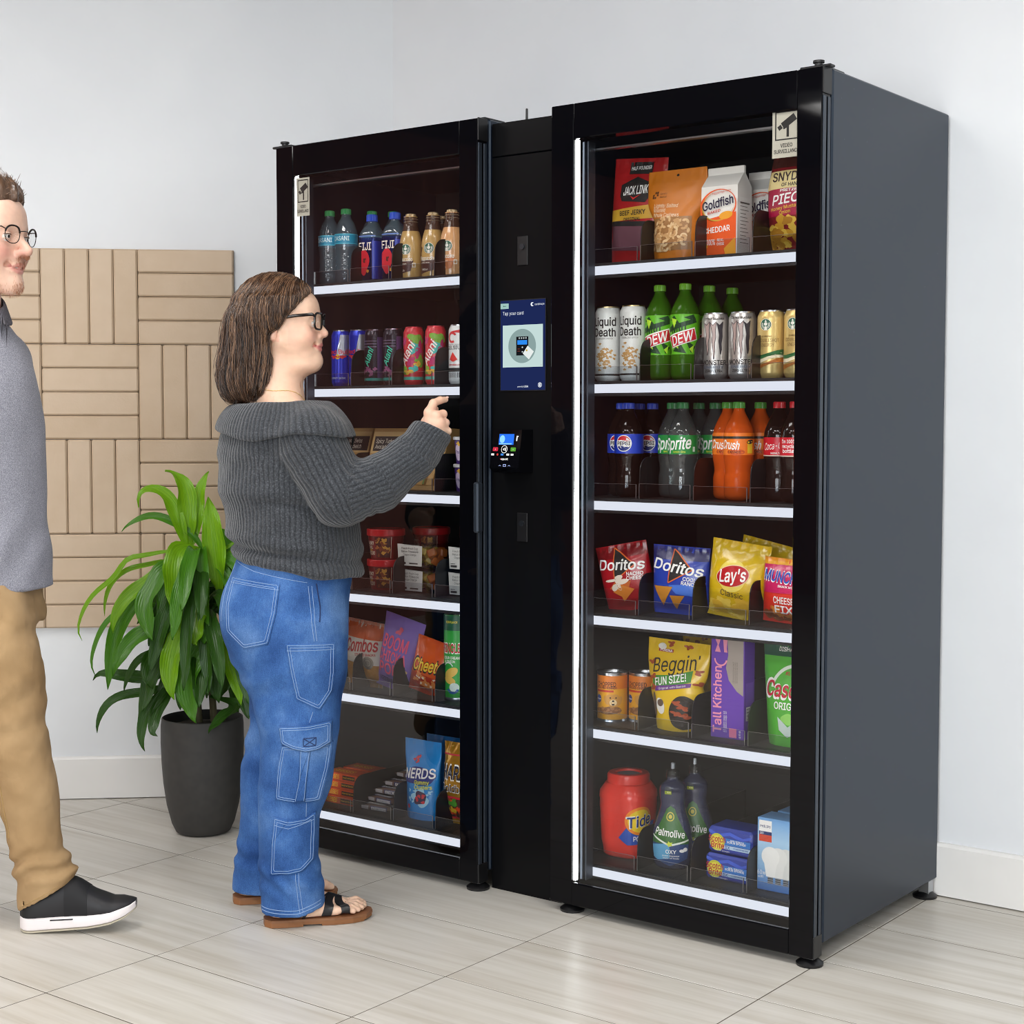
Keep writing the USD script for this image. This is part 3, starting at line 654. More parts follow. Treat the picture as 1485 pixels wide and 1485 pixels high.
def blob(cx, cy, rx, ry, seed=0, amp=0.12, n=28, k=3):
    rng = np.random.RandomState(seed); ph = rng.rand(k) * 6.28; a = np.linspace(0, 2 * PI, n, endpoint=False)
    r = 1 + amp * sum(np.sin((i + 2) * a + ph[i]) for i in range(k)) / 1.5
    return Polygon(np.column_stack([cx + rx * r * np.cos(a), cy + ry * r * np.sin(a)]))
def scatter(n, x0, x1, y0, y1, r, seed, amp=0.2):
    rng = np.random.RandomState(seed)
    return [blob(rng.uniform(x0, x1), rng.uniform(y0, y1), r * rng.uniform(0.7, 1.2), r * rng.uniform(0.6, 1.1), seed + i, amp, 14) for i in range(n)]
def curl(cx, cy, r, w, a0, a1, n=14):
    a = np.radians(np.linspace(a0, a1, n)); o = np.column_stack([cx + r * np.cos(a), cy + r * np.sin(a)]); i = np.column_stack([cx + (r - w) * np.cos(a), cy + (r - w) * np.sin(a)])
    return Polygon(np.vstack([o, i[::-1]]))
def ell(cx, cy, rx, ry, rot=0): return affinity.rotate(affinity.scale(Point(cx, cy).buffer(1, quad_segs=10), rx, ry), rot, origin=(cx, cy))
foil = lambda h, r=0.3, **k: flat(h, r, coat_weight=0.4, coat_roughness=0.15, **k)
def wrapped_box(name, label, cat_, x, y, z, w, d, h, m, rot=(0, 0, 0), group=None, bevel=0.0015):
    t = thing(name, label, cat_, (x, y, z), rot=rot, group=group)
    b = part(t, 'carton', span(-w / 2, w / 2, 0, d, 0, h, bevel), m, False)
    return t, b

# ======== right cooler
RX = 0.0
# -- shelf 1
z = DZ[0]
g = Bag(0.152, 0.262, 0.05, wids=((0, .92), (.1, .95), (.55, 1), (1, 1.02)), seed=3)
t, b = make_bag('snack_bag', 'tall red and dark beef jerky bag with black crest, top shelf of the right cooler', 'snack bag', 0.128, 0.185, z + 0.002, g, foil('#a82022'), (0, 4, 0))
region(b, 'lower_window', g, sbox(-1, 0.035, 1, 0.098), foil('#6b4650', 0.25))
region(b, 'yellow_band', g, Polygon([(-0.07, 0.105), (0.07, 0.115), (0.07, 0.15), (-0.07, 0.132)]), flat('#c79a2e'), 0.0009)
region(b, 'black_bands', g, unary_union([sbox(-1, 0.094, 1, 0.106), sbox(-0.028, 0.222, 0.038, 0.252)]), ink_black, 0.0012)
region(b, 'crest', g, Polygon([(-0.038, 0.155), (0.03, 0.152), (0.045, 0.172), (0.045, 0.198), (0.0, 0.215), (-0.045, 0.195), (-0.045, 0.168)]), ink_black, 0.0012)
decal(b, 'lettering', [text2('HALF POUNDER', 0.009, 0.058, True, at=(0.005, 0.237), rot=3), text2('JACK LINK', 0.02, 0.07, True, 0.15, at=(0, 0.182), rot=5)], ink_white, g.surf, 0.0018)
decal(b, 'dark_lettering', [text2('BEEF JERKY', 0.011, 0.075, True, at=(-0.003, 0.127), rot=4), text2('ORIGINAL', 0.008, 0.05, True, at=(-0.003, 0.111), rot=4)], ink_black, g.surf, 0.0018)
decal(b, 'tick', [Polygon([(-0.014, 0.168), (-0.004, 0.158), (0.018, 0.173), (-0.003, 0.163)])], flat('#d42a26'), g.surf, 0.0018)

g = Bag(0.168, 0.222, 0.075, 'stand', wids=((0, .72), (.12, .76), (.42, .74), (.62, .97), (.7, 1), (1, .97)), seed=5, wrinkle=0.0015)
t, b = make_bag('nut_pouch', 'orange stand-up pouch of whole cashews on the top shelf', 'nut pouch', 0.262, 0.165, z, g, flat('#c9741a', 0.4), (0, 0, 0), seals=False)
region(b, 'clear_window', g, sbox(-1, 0.025, 0.052, 0.105), flat('#a07142', 0.35), label='window showing the nuts')
rng = np.random.RandomState(8); nuts = [[], [], []]
for i in range(70):
    nuts[i % 3].append(curl(rng.uniform(-0.052, 0.046), rng.uniform(0.03, 0.102), 0.0085, 0.0055, rng.uniform(0, 360), 0, 9) if False else affinity.rotate(curl(0, 0, 0.0085, 0.0058, 20, 200, 9), rng.uniform(0, 360), origin=(0, 0)))
    a = nuts[i % 3]; a[-1] = g.clip(affinity.translate(a[-1], rng.uniform(-0.055, 0.042), rng.uniform(0.03, 0.1)))
for k, c in enumerate(('#d9b07c', '#e2bf8f', '#c99a64')): decal(b, 'cashews', [p for p in nuts[k] if not p.is_empty and p.area > 1e-6], flat(c, 0.4), g.surf, 0.0009 + 0.0005 * k, 0.02)
decal(b, 'lettering', [text2('Lightly Salted', 0.0095, 0.07, at=(-0.053, 0.136), align='l', rot=-3), text2('Roasted', 0.0095, 0.036, at=(-0.053, 0.125), align='l', rot=-3), text2('Whole Cashews', 0.0095, 0.076, at=(-0.053, 0.113), align='l', rot=-3)], flat('#f3e2c0'), g.surf, 0.0012)
decal(b, 'emblem', [sbox(-0.062 + a, 0.154 + c, -0.057 + a, 0.159 + c) for a in (0, .006, .012) for c in (0, .006, .012) if a + c != 0.012], flat('#5d3510'), g.surf, 0.0009)
decal(b, 'brand_words', [text2('Savory', 0.005, 0.02, at=(-0.04, 0.165), align='l'), text2('Market', 0.005, 0.02, at=(-0.04, 0.157), align='l')], flat('#6b4418'), g.surf, 0.0009)
decal(b, 'hang_hole', [ell(0.003, 0.208, 0.004, 0.003)], ink_black, g.surf, 0.0009)

# goldfish-style gable carton
def gable(name, label, x, y, z, w, d, h, ht, rot=0.0):
    t = thing(name, label, 'cracker carton', (x, y, z), rz=rot)
    v = [(-w / 2, 0, 0), (w / 2, 0, 0), (w / 2, d, 0), (-w / 2, d, 0), (-w / 2, 0.004, h), (w / 2, 0.004, h), (w / 2, d - .004, h), (-w / 2, d - .004, h), (-w / 2 * .98, d * .46, h + ht), (w / 2 * .98, d * .46, h + ht), (w / 2 * .98, d * .54, h + ht), (-w / 2 * .98, d * .54, h + ht), (w / 2 * .86, d / 2, h), (-w / 2 * .86, d / 2, h)]
    f = [(0, 1, 5, 4), (1, 2, 6, 5), (2, 3, 7, 6), (3, 0, 4, 7), (4, 5, 9, 8), (6, 7, 11, 10), (8, 9, 10, 11), (0, 3, 2, 1)]
    tri = [q for a in f for q in ((a[0], a[1], a[2]), (a[0], a[2], a[3]))] + [(5, 6, 10), (5, 10, 9), (7, 4, 8), (7, 8, 11)]
    b = part(t, 'carton', trimesh.Trimesh(np.array(v), np.array(tri), process=False), flat('#e9e6df', 0.45), False)
    part(t, 'crimp', span(-w / 2, w / 2, d * .44, d * .56, h + ht - 0.004, h + ht + 0.016, 0.001), flat('#e9e6df', 0.45), False)
    s = S_flat(0.0); o = flat('#ea5a1e', 0.4)
    decal(b, 'orange_print', [sbox(-w / 2, 0.002, w / 2 - 0.002, 0.085).union(Polygon([(-w / 2, 0.08), (w / 2 - .002, 0.08), (w / 2 - .002, 0.105), (-w / 2, 0.088)]))], o, s, 0.0004, None)
    decal(b, 'swoosh', [ell(-0.002, 0.120, 0.050, 0.040, 12).difference(ell(0.0, 0.122, 0.045, 0.036, 12)).intersection(sbox(-w / 2, 0, w / 2, 0.2))], o, s, 0.0006, None)
    decal(b, 'gold_ring', [ell(-0.002, 0.120, 0.044, 0.0345, 12).difference(ell(0.0, 0.122, 0.042, 0.033, 12)).intersection(sbox(-w / 2, 0, w / 2, 0.2))], flat('#d8a43a'), s, 0.0006, None)
    decal(b, 'lettering', [text2('Goldfish', 0.020, 0.084, True, 0.1, at=(-0.002, 0.128), rot=10)], flat('#201a3c'), s, 0.0009, None)
    decal(b, 'red_lettering', [text2('BAKED', 0.006, 0.035, True, 0.2, at=(-0.012, 0.108), rot=10), text2('Pepperidge Farm', 0.005, 0.05, at=(0.008, 0.153), rot=8)], flat('#c43a1e'), s, 0.0009, None)
    decal(b, 'crackers', [ell(0.02, 0.098, 0.018, 0.009, 8), ell(-0.038, 0.028, 0.01, 0.007), ell(-0.042, 0.045, 0.008, 0.006), Polygon([(0.015, 0.02), (0.045, 0.045), (0.047, 0.004), (0.02, 0.004)])], flat('#eda127'), s, 0.0009, None)
    decal(b, 'white_lettering', [text2('CHEDDAR', 0.013, 0.07, True, at=(-0.004, 0.066), rot=4), text2('100%', 0.013, 0.022, True, at=(-0.02, 0.037)), text2('REAL', 0.006, 0.018, True, at=(0.006, 0.041)), text2('CHEESE', 0.006, 0.02, True, at=(0.006, 0.032))], ink_white, s, 0.0009, None)
    sd = S_side(w / 2, 0)
    decal(b, 'facts_panel', [sbox(0.012, 0.03, d - 0.012, 0.14)], flat('#f1efe9', 0.5), sd, 0.0003, None)
    decal(b, 'facts_lines', [sbox(0.015, 0.033 + k * 0.0085, d - 0.02 - 0.006 * (k % 3), 0.0345 + k * 0.0085) for k in range(12)] + [sbox(0.015, 0.125, d - .015, .129)], flat('#6a6660'), sd, 0.0005, None)
    return t
gable('cracker_carton', 'white and orange cheddar cracker carton with folded gable top, front of the top shelf', 0.393, 0.135, z, 0.098, 0.075, 0.168, 0.032)
gable('cracker_carton', 'second white and orange cracker carton standing behind the first', 0.445, 0.24, z, 0.098, 0.075, 0.168, 0.03)

g = Bag(0.165, 0.245, 0.085, 'pinch', wids=((0, .95), (.1, .97), (.6, 1), (.8, .92), (1, .8)), seed=9, fill=0.35)
t, b = make_bag('pretzel_bag', 'dark red pretzel pieces bag behind the surveillance sticker, top shelf', 'snack bag', 0.585, 0.18, z, g, foil('#7c1d22'))
region(b, 'magenta_band', g, sbox(-1, 0.085, 1, 0.162), flat('#a3123c', 0.4))
region(b, 'brown_top', g, sbox(-1, 0.198, 1, 1), foil('#4a2620'), 0.0006)
region(b, 'cream_panel', g, Polygon([(-0.08, 0.148), (0.09, 0.15), (0.09, 0.192), (-0.068, 0.19)]), flat('#dcc98c'), 0.0009)
decal(b, 'dark_lettering', [text2("SNYDER'S", 0.02, 0.12, True, at=(0.0, 0.176)), text2('OF HANOVER', 0.008, 0.07, True, at=(0.002, 0.157))], flat('#2a1512'), g.surf, 0.0014)
decal(b, 'lettering', [text2('PIECES', 0.022, 0.11, True, 0.2, at=(0.0, 0.126), rot=4), text2('PRETZEL', 0.006, 0.05, True, at=(-0.01, 0.144))], ink_white, g.surf, 0.0014)
decal(b, 'yellow_lettering', [text2('Honey Mustard', 0.008, 0.08, at=(-0.02, 0.105), rot=5), text2('Onion', 0.008, 0.03, at=(-0.02, 0.094), rot=5), text2('BIG', 0.01, 0.022, True, at=(0.055, 0.094)), text2('FLAVOR', 0.006, 0.024, True, at=(0.055, 0.083))], flat('#f0d13c'), g.surf, 0.0014)
for k, c in enumerate(('#c8962c', '#e0b848', '#b07a22')): decal(b, 'pretzel_pieces', [g.clip(p) for p in scatter(12, -0.07, 0.06, 0.015, 0.078, 0.012, 60 + k * 20)], flat(c), g.surf, 0.0009 + 0.0003 * k)

# -- shelf 2
z = DZ[1]
def tall_can(x, y, label, group):
    t, b, s = make_can('drink_can', label, x, y, z, 0.0335, 0.186, flat('#d9dad6', 0.32), gold_alu, group)
    decal(b, 'lettering', [text2('Liquid', 0.020, 0.062, True, at=(-0.004, 0.148)), text2('Death', 0.020, 0.06, True, at=(-0.004, 0.122))], ink_black, s, 0.0005)
    decal(b, 'small_print', [text2('SPARKLING WATER', 0.004, 0.045, at=(-0.004, 0.106))], flat('#6a675f'), s, 0.0005)
    decal(b, 'gold_art', [blob(-0.002 + dx, 0.06 + dy, 0.004, 0.003, i, 0.3, 10) for i, (dx, dy) in enumerate((random.Random(i).gauss(0, .011), random.Random(i + 50).gauss(0, .016)) for i in range(46))], flat('#b98f55'), s, 0.0005)
    band(b, 'base_band', 0.0335, 0.0145, 0.019, flat('#26231f'))
    return t
tall_can(0.068, 0.155, 'tall white water can with gothic lettering, leftmost on the second shelf', 'tall white water cans')
tall_can(0.146, 0.150, 'tall white water can with gothic lettering, second from the left beside the green bottles', 'tall white water cans')
tall_can(0.172, 0.222, 'tall white water can mostly hidden behind the other two', 'tall white water cans')
dew_m = mat('green_soda', {'p': ('principled_bsdf', {'base_color': hexlin('#3f7416'), 'roughness': 0.12, 'transmission_weight': 0.35, 'ior': 1.2})})
def dew(x, y, label):
    t, l, s = make_bottle('soda_bottle', label, x, y, z, SODA, dew_m, flat('#6fae2a', 0.35), (0.062, 0.158), flat('#5fb01e', 0.35), group='green soda bottles')
    decal(l, 'dark_shards', [Polygon([(-0.035, 0.145), (0.0, 0.13), (-0.02, 0.155)]), Polygon([(0.005, 0.15), (0.04, 0.138), (0.03, 0.157)]), Polygon([(-0.03, 0.07), (-0.005, 0.09), (0.012, 0.064)]), Polygon([(0.01, 0.095), (0.04, 0.08), (0.025, 0.065)]), Polygon([(-0.038, 0.128), (0.036, 0.148), (0.038, 0.138), (-0.038, 0.115)])], flat('#123f1c'), s, 0.0008)
    decal(l, 'bright_shards', [Polygon([(-0.03, 0.15), (-0.012, 0.145), (-0.02, 0.125)]), Polygon([(0.02, 0.075), (0.034, 0.085), (0.03, 0.065)]), Polygon([(-0.025, 0.085), (-0.01, 0.095), (-0.01, 0.075)])], flat('#b6e03a'), s, 0.0009)
    decal(l, 'white_edge', [affinity.rotate(sbox(-0.036, 0.086, 0.038, 0.117), 16)], ink_white, s, 0.0011)
    decal(l, 'red_bar', [affinity.rotate(sbox(-0.034, 0.088, 0.036, 0.114), 16)], flat('#c8202c'), s, 0.0014)
    decal(l, 'green_lettering', [text2('Mtn', 0.02, 0.038, True, 0.25, at=(-0.008, 0.127), rot=14)], flat('#0e3a1c'), s, 0.0016)
    decal(l, 'lettering', [text2('DEW', 0.022, 0.056, True, 0.25, at=(0.001, 0.101), rot=16)], ink_white, s, 0.0017)
    return t
d1 = dew(0.215, 0.162, 'green citrus soda bottle with red diagonal lettering, left of the pair')
dup(d1, (0.288, 0.160, z), 'green citrus soda bottle with red diagonal lettering, right of the pair', rz=18)
dup(d1, (0.305, 0.245, z), 'green citrus soda bottle in the second row behind the front pair', rz=18)
dup(d1, (0.318, 0.335, z), 'green citrus soda bottle in the third row above the silver cans', rz=18)
def silver_can(x, y, label):
    t, b, s = make_can('drink_can', label, x, y, z, 0.0330, 0.158, mat('silver_texture', {'tc': ('texture_coordinate', {}), 'v': ('voronoi_texture', {'scale': 150.0}), 'b': ('bump', {'strength': 0.25, 'distance': 0.001}), 'p': ('principled_bsdf', {'base_color': hexlin('#c9c4be'), 'metallic': 0.75, 'roughness': 0.32})}, [('tc.object', 'v.vector'), ('v.distance', 'b.height'), ('b.normal', 'p.normal')]), alu, 'silver energy drink cans')
    claw = lambda dx, L: Polygon([(dx - 0.008, 0.132), (dx - 0.002, 0.127), (dx + 0.006, 0.135), (dx + 0.004, 0.118), (dx + 0.0045, 0.1), (dx + 0.002, 0.085), (dx + 0.003, 0.070), (dx + 0.0005, L), (dx - 0.001, 0.072), (dx - 0.0035, 0.09), (dx - 0.002, 0.105), (dx - 0.005, 0.12)])
    cl = [claw(-0.016, 0.058), claw(0.0, 0.048), claw(0.016, 0.06)]
    decal(b, 'claw_outline', [c.buffer(0.0012).difference(c) for c in cl] + [cl[2]], flat('#24222a'), s, 0.0005)
    decal(b, 'claw_marks', cl[:2], flat('#a9928c', 0.35), s, 0.0004)
    decal(b, 'lettering', [text2('MONSTER', 0.011, 0.064, True, at=(0, 0.040)), text2('ZERO ULTRA', 0.006, 0.042, True, at=(0, 0.02)), text2('ZERO SUGAR', 0.005, 0.05, True, at=(0, 0.149 - 0.006))], ink_black, s, 0.0006)
    decal(b, 'small_print', [text2('ENERGY', 0.006, 0.05, True, at=(0, 0.029))], flat('#77808f'), s, 0.0006)
    return t
m1 = silver_can(0.376, 0.155, 'silver textured energy can with claw marks, left of the two')
dup(m1, (0.449, 0.155, z), 'silver textured energy can with claw marks, right of the two', rz=22)
def siren(b, s, u, v, r, lift=0.0006):
    """round green coffee emblem with a pale figure reduced to crown, hair and face"""
    decal(b, 'emblem', [Point(u, v).buffer(r)], flat('#1f5c44'), s, lift)
    decal(b, 'emblem_figure', [Point(u, v + 0.1 * r).buffer(0.30 * r), Polygon([(u - .2 * r, v + .45 * r), (u, v + .85 * r), (u + .2 * r, v + .45 * r)])] + [curl(u, v, r * q, r * 0.09, a0, a1) for q in (.55, .75) for a0, a1 in ((150, 250), (-70, 30))] + [Polygon([(u - .16 * r, v - .3 * r), (u + .16 * r, v - .3 * r), (u + .25 * r, v - .9 * r), (u - .25 * r, v - .9 * r)]), Point(u, v).buffer(r).difference(Point(u, v).buffer(.93 * r))], flat('#e9e6da'), s, lift + 0.0003)
def latte_can(x, y, label):
    t, b, s = make_can('drink_can', label, x, y, z, 0.0325, 0.158, flat('#d9bb76', 0.3, metallic=0.35), alu, 'gold coffee energy cans')
    siren(b, s, -0.01, 0.124, 0.0135)
    decal(b, 'lettering', [text2('DOUBLESHOT', 0.008, 0.05, at=(-0.004, 0.088)), text2('ENERGY', 0.008, 0.032, at=(-0.006, 0.077)), text2('STARBUCKS', 0.0035, 0.024, True, at=(-0.008, 0.097))], flat('#6b4c1c'), s, 0.0006)
    wave = lambda z0, a: Polygon([(u, z0 + a * math.sin(u * 45)) for u in np.linspace(-0.095, 0.095, 26)] + [(u, z0 - 0.012 + a * math.sin(u * 45 + 0.6)) for u in np.linspace(0.095, -0.095, 26)])
    decal(b, 'white_wave', [wave(0.052, 0.008)], flat('#efe3c4'), s, 0.0005)
    decal(b, 'green_wave', [wave(0.060, 0.007).intersection(sbox(-1, 0.045, 1, 0.07))], flat('#2f6b3a'), s, 0.0007)
    decal(b, 'brown_wave', [wave(0.040, 0.009)], flat('#b9702c'), s, 0.0008)
    return t
l1 = latte_can(0.525, 0.155, 'gold coffee energy can with green emblem, right end of the second shelf')
dup(l1, (0.594, 0.155, z), 'gold coffee energy can cut off by the door frame', rz=22)
dup(m1, (0.515, 0.235, z), 'silver textured energy can in the second row behind the gold can', rz=22)

# -- shelf 3
z = DZ[2]
cola = mat('dark_cola', {'p': ('principled_bsdf', {'base_color': (0.012, 0.006, 0.005), 'roughness': 0.06})})
orange_soda = mat('orange_soda', {'p': ('principled_bsdf', {'base_color': hexlin('#d2561a'), 'roughness': 0.1, 'transmission_weight': 0.2, 'ior': 1.2})})
def pepsi(x, y, label):
    t, l, s = make_bottle('soda_bottle', label, x, y, z, SODA, cola, flat('#2746b8', 0.35), (0.108, 0.156), flat('#1c3fc0', 0.35), group='blue label cola bottles')
    u, v, r = -0.004, 0.133, 0.0205
    decal(l, 'badge', [Point(u, v).buffer(r)], ink_white, s, 0.0008)
    decal(l, 'badge_red', [Point(u, v).buffer(r * .9).intersection(Polygon([(u - r, v + .3 * r), (u - .3 * r, v + .42 * r), (u + .4 * r, v + .25 * r), (u + r, v + .42 * r), (u + r, v + r), (u - r, v + r)]))], flat('#d1202c'), s, 0.001)
    decal(l, 'badge_blue', [Point(u, v).buffer(r * .9).intersection(Polygon([(u - r, v - .45 * r), (u - .4 * r, v - .3 * r), (u + .3 * r, v - .42 * r), (u + r, v - .3 * r), (u + r, v - r), (u - r, v - r)]))], flat('#16307e'), s, 0.001)
    decal(l, 'lettering', [text2('PEPSI', 0.0085, 0.034, True, at=(u, v))], ink_black, s, 0.0012)
    return t
p1 = pepsi(0.090, 0.185, 'dark cola bottle with blue label, left one of the front pair')
dup(p1, (0.133, 0.152, z), 'dark cola bottle with blue label, foremost with its round badge in full view', rz=18)
dup(p1, (0.085, 0.275, z), 'dark cola bottle with blue cap behind the front pair', rz=18)
dup(p1, (0.140, 0.250, z), 'dark cola bottle with blue cap, rightmost of the blue caps', rz=18)
lime_pet = cloudy('clear_soda', (0.62, 0.66, 0.66), (0.5, 0.56, 0.55), 0.07, 1.65)
def sprite(x, y, label):
    t, l, s = make_bottle('soda_bottle', label, x, y, z, SODA, lime_pet, flat('#2f7a44', 0.35), (0.108, 0.154), flat('#1f8a3e', 0.35), group='clear lemon-lime soda bottles')
    decal(l, 'lettering', [text2('Sprite', 0.028, 0.072, True, 0.22, at=(-0.006, 0.134), rot=4)], ink_white, s, 0.0008)
    decal(l, 'yellow_print', [text2('lemon-lime', 0.005, 0.03, True, at=(0.0, 0.114))], flat('#c8d23a'), s, 0.0008)
    decal(l, 'facts', [sbox(0.034, 0.114, 0.042, 0.126)], flat('#cfe3cf'), s, 0.0008)
    return t
s1 = sprite(0.243, 0.180, 'clear soda bottle with green label, left one half hidden')
dup(s1, (0.287, 0.155, z), 'clear soda bottle with green label and white script in full view', rz=18)
dup(s1, (0.268, 0.262, z), 'clear soda bottle with green cap in the second row', rz=18)
dup(s1, (0.325, 0.245, z), 'clear soda bottle with green cap beside the orange soda, second row', rz=18)
def crush(x, y, label):
    t, l, s = make_bottle('soda_bottle', label, x, y, z, SODA, orange_soda, flat('#4e9a3a', 0.35), (0.108, 0.160), flat('#ee7a1c', 0.35), group='orange soda bottles')
    decal(l, 'black_band', [sbox(-0.11, 0.146, 0.11, 0.152)], flat('#2a2418'), s, 0.0007)
    decal(l, 'fruit_half', [ell(0.0, 0.115, 0.022, 0.007)], flat('#c8501a'), s, 0.0007)
    decal(l, 'lettering', [text2('Crush', 0.02, 0.046, True, 0.15, at=(-0.014, 0.132), rot=-4)], ink_white, s, 0.0009)
    decal(l, 'small_print', [text2('ORANGE', 0.005, 0.03, True, at=(-0.004, 0.115)), sbox(0.042, 0.112, 0.056, 0.138)] if False else [text2('ORANGE', 0.005, 0.03, True, at=(-0.004, 0.115))], flat('#5a2a10'), s, 0.0009)
    decal(l, 'yellow_panel', [sbox(0.028, 0.112, 0.044, 0.14)], flat('#e8c02c'), s, 0.0009)
    decal(l, 'bowl', [ell(0.036, 0.139, 0.010, 0.005, 10)], ink_black, s, 0.0011)
    return t
c1 = crush(0.397, 0.180, 'orange soda bottle with green cap, left one partly hidden')
dup(c1, (0.443, 0.152, z), 'orange soda bottle with green cap, foremost in full view', rz=18)
dup(c1, (0.455, 0.235, z), 'orange soda bottle with green cap in the second row', rz=18)
def coke(x, y, label, alt):
    t, l, s = make_bottle('soda_bottle', label, x, y, z, SODA, cola, flat('#c81e28', 0.35), (0.106, 0.150), flat('#c8142a', 0.35), group='red label cola bottles')
    if alt: decal(l, 'lettering', [text2(w, 0.008, wd, True, at=(-0.012, zz)) for w, wd, zz in (("I'm 100%", 0.036, 0.141), ('recycle', 0.034, 0.130), ('bottle', 0.03, 0.119))], ink_white, s, 0.0008)
    else: decal(l, 'lettering', [text2('Coca-Cola', 0.016, 0.062, False, 0.25, at=(-0.002, 0.131), rot=6), text2('ORIGINAL TASTE', 0.004, 0.03, True, at=(0, 0.113))], ink_white, s, 0.0008)
    decal(l, 'foot_band', [sbox(-0.113, 0.106, 0.113, 0.1085)], flat('#d8c8b8'), s, 0.0007)
    return t
coke(0.535, 0.180, 'dark cola bottle with red cap and white script on its red label', False)
coke(0.592, 0.152, 'dark cola bottle with red label about recycling, at the right door edge', True)

# -- shelf 4: chips
z = DZ[3]
def chip_bits(b, g, n, x0, x1, y0, y1, r, seed, cols, h=0.0012, tri=False):
    rng = np.random.RandomState(seed)
    for k, c in enumerate(cols):
        sh = []
        for i in range(n):
            cx, cy_, r_ = rng.uniform(x0, x1), rng.uniform(y0, y1), r * rng.uniform(0.7, 1.15)
            p = affinity.rotate(Polygon([(cx - r_, cy_ + r_ * .8), (cx + r_, cy_ + r_ * .7), (cx, cy_ - r_)]), rng.uniform(-50, 50)) if tri else blob(cx, cy_, r_, r_ * 0.8, seed + i + 9 * k, 0.25, 16)
            p = g.clip(p)
            if not p.is_empty and p.area > 1e-6: sh.append(p)
        decal(b, 'chip_picture', sh, flat(c, 0.45), g.surf, h + 0.0004 * k)
def doritos(x, y, label, cols, words, rot, seed, W=0.15):
    g = Bag(W, 0.168, 0.062, wids=((0, .93), (.08, .96), (.5, .97), (1, 1)), seed=seed)
    t, b = make_bag('chip_bag', label, 'chip bag', x, y, z + 0.001, g, foil(cols[0], 0.28), rot)
    region(b, 'dark_field', g, unary_union([sbox(-1, 0.135, 1, 0.165)]), foil(cols[1], 0.3))
    tri = Polygon([(-0.016, 0.158), (0.036, 0.115), (-0.02, 0.083)])
    region(b, 'flame_outline', g, tri.buffer(0.003), flat('#d8662a'), 0.0012)
    region(b, 'logo_triangle', g, tri, ink_black, 0.0015)
    decal(b, 'lettering', [text2('Doritos', 0.024, W * 0.86, True, 0.12, at=(0, 0.118), rot=-6)], ink_white, g.surf, 0.0021)
    decal(b, 'flavour', [text2(w, 0.0085, None, True, at=(0.034, 0.092 - 0.0105 * i), rot=-6) for i, w in enumerate(words)], ink_white, g.surf, 0.0018)
    return t, b, g
t, b, g = doritos(0.145, 0.160, 'red bag of nacho tortilla chips leaning left, fourth shelf', ('#a51420', '#7a1218'), ('NACHO', 'CHEESE'), (4, -11, 8), 11, 0.142)
chip_bits(b, g, 2, -0.03, 0.03, 0.045, 0.068, 0.022, 5, ('#c8621c', '#d9802a'), tri=True)
decal(b, 'white_burst', [blob(-0.01, 0.082, 0.025, 0.008, 3, 0.5), blob(-0.015, 0.072, 0.012, 0.016, 4, 0.4)], flat('#e8d9c8'), g.surf, 0.0016)
t, b, g = doritos(0.288, 0.150, 'blue bag of tortilla chips with two chips pictured, fourth shelf', ('#1f3fa8', '#20245e'), ('COOL', 'RANCH'), (3, 2, 6), 12, 0.152)
decal(b, 'chip_picture', [Polygon([(-0.062, 0.07), (-0.008, 0.072), (-0.040, 0.022)]), Polygon([(-0.018, 0.05), (0.022, 0.052), (-0.008, 0.014)])], flat('#c98424', 0.5), g.surf, 0.0014)
decal(b, 'blue_highlight', [g.clip(Polygon([(-0.02, 0.075), (0.07, 0.085), (0.06, 0.05), (0.0, 0.055)]))], foil('#3f74d8'), g.surf, 0.0009)
g = Bag(0.150, 0.186, 0.078, wids=((0, .98), (.08, .93), (.35, .97), (1, 1)), seed=14, wrinkle=0.003)
t, b = make_bag('chip_bag', 'yellow bag of plain potato chips with a red oval badge, fourth shelf', 'chip bag', 0.436, 0.155, z + 0.002, g, foil('#d9b414', 0.22), (4, 7, 6))
region(b, 'pale_disc', g, ell(-0.004, 0.108, 0.036, 0.038), foil('#f0d860', 0.3), 0.0006)
region(b, 'badge_rim', g, ell(-0.003, 0.108, 0.042, 0.026, 14).intersection(sbox(-1, 0.085, 1, 0.136)), flat('#e8c8a0'), 0.0009)
region(b, 'badge', g, ell(-0.003, 0.108, 0.040, 0.024, 14), flat('#b8141c', 0.35), 0.0012)
decal(b, 'lettering', [text2("Lay's", 0.028, 0.066, True, 0.12, at=(-0.002, 0.11), rot=10)], ink_white, g.surf, 0.0017)
decal(b, 'flavour', [text2('Classic', 0.014, 0.056, at=(0.0, 0.066), rot=-3)], flat('#2c2410'), g.surf, 0.0026)
chip_bits(b, g, 4, -0.05, 0.05, 0.02, 0.05, 0.022, 21, ('#e8c650', '#dcae30'))
t2, b2 = make_bag('chip_bag', 'second yellow potato chip bag lying behind the first', 'chip bag', 0.455, 0.235, z + 0.002, g, foil('#d9b414', 0.22), (4, 12, 6))
g = Bag(0.135, 0.152, 0.06, wids=((0, .96), (.5, .97), (1, 1)), seed=16)
t, b = make_bag('chip_bag', 'pink and orange snack mix bag at the right end of the fourth shelf', 'chip bag', 0.580, 0.150, z + 0.001, g, foil('#d8301f', 0.28), (3, 4, 4))
region(b, 'yellow_top', g, sbox(-1, 0.128, 1, 1), foil('#eda81c'))
region(b, 'pink_field', g, Polygon([(-0.08, 0.07), (0.08, 0.08), (0.08, 0.14), (-0.08, 0.135)]), foil('#c81e5c'), 0.0009)
decal(b, 'lettering_edge', [text2('MUNCHIES', 0.027, 0.124, True, at=(0.0, 0.110), rot=-2)], ink_white, g.surf, 0.0013)
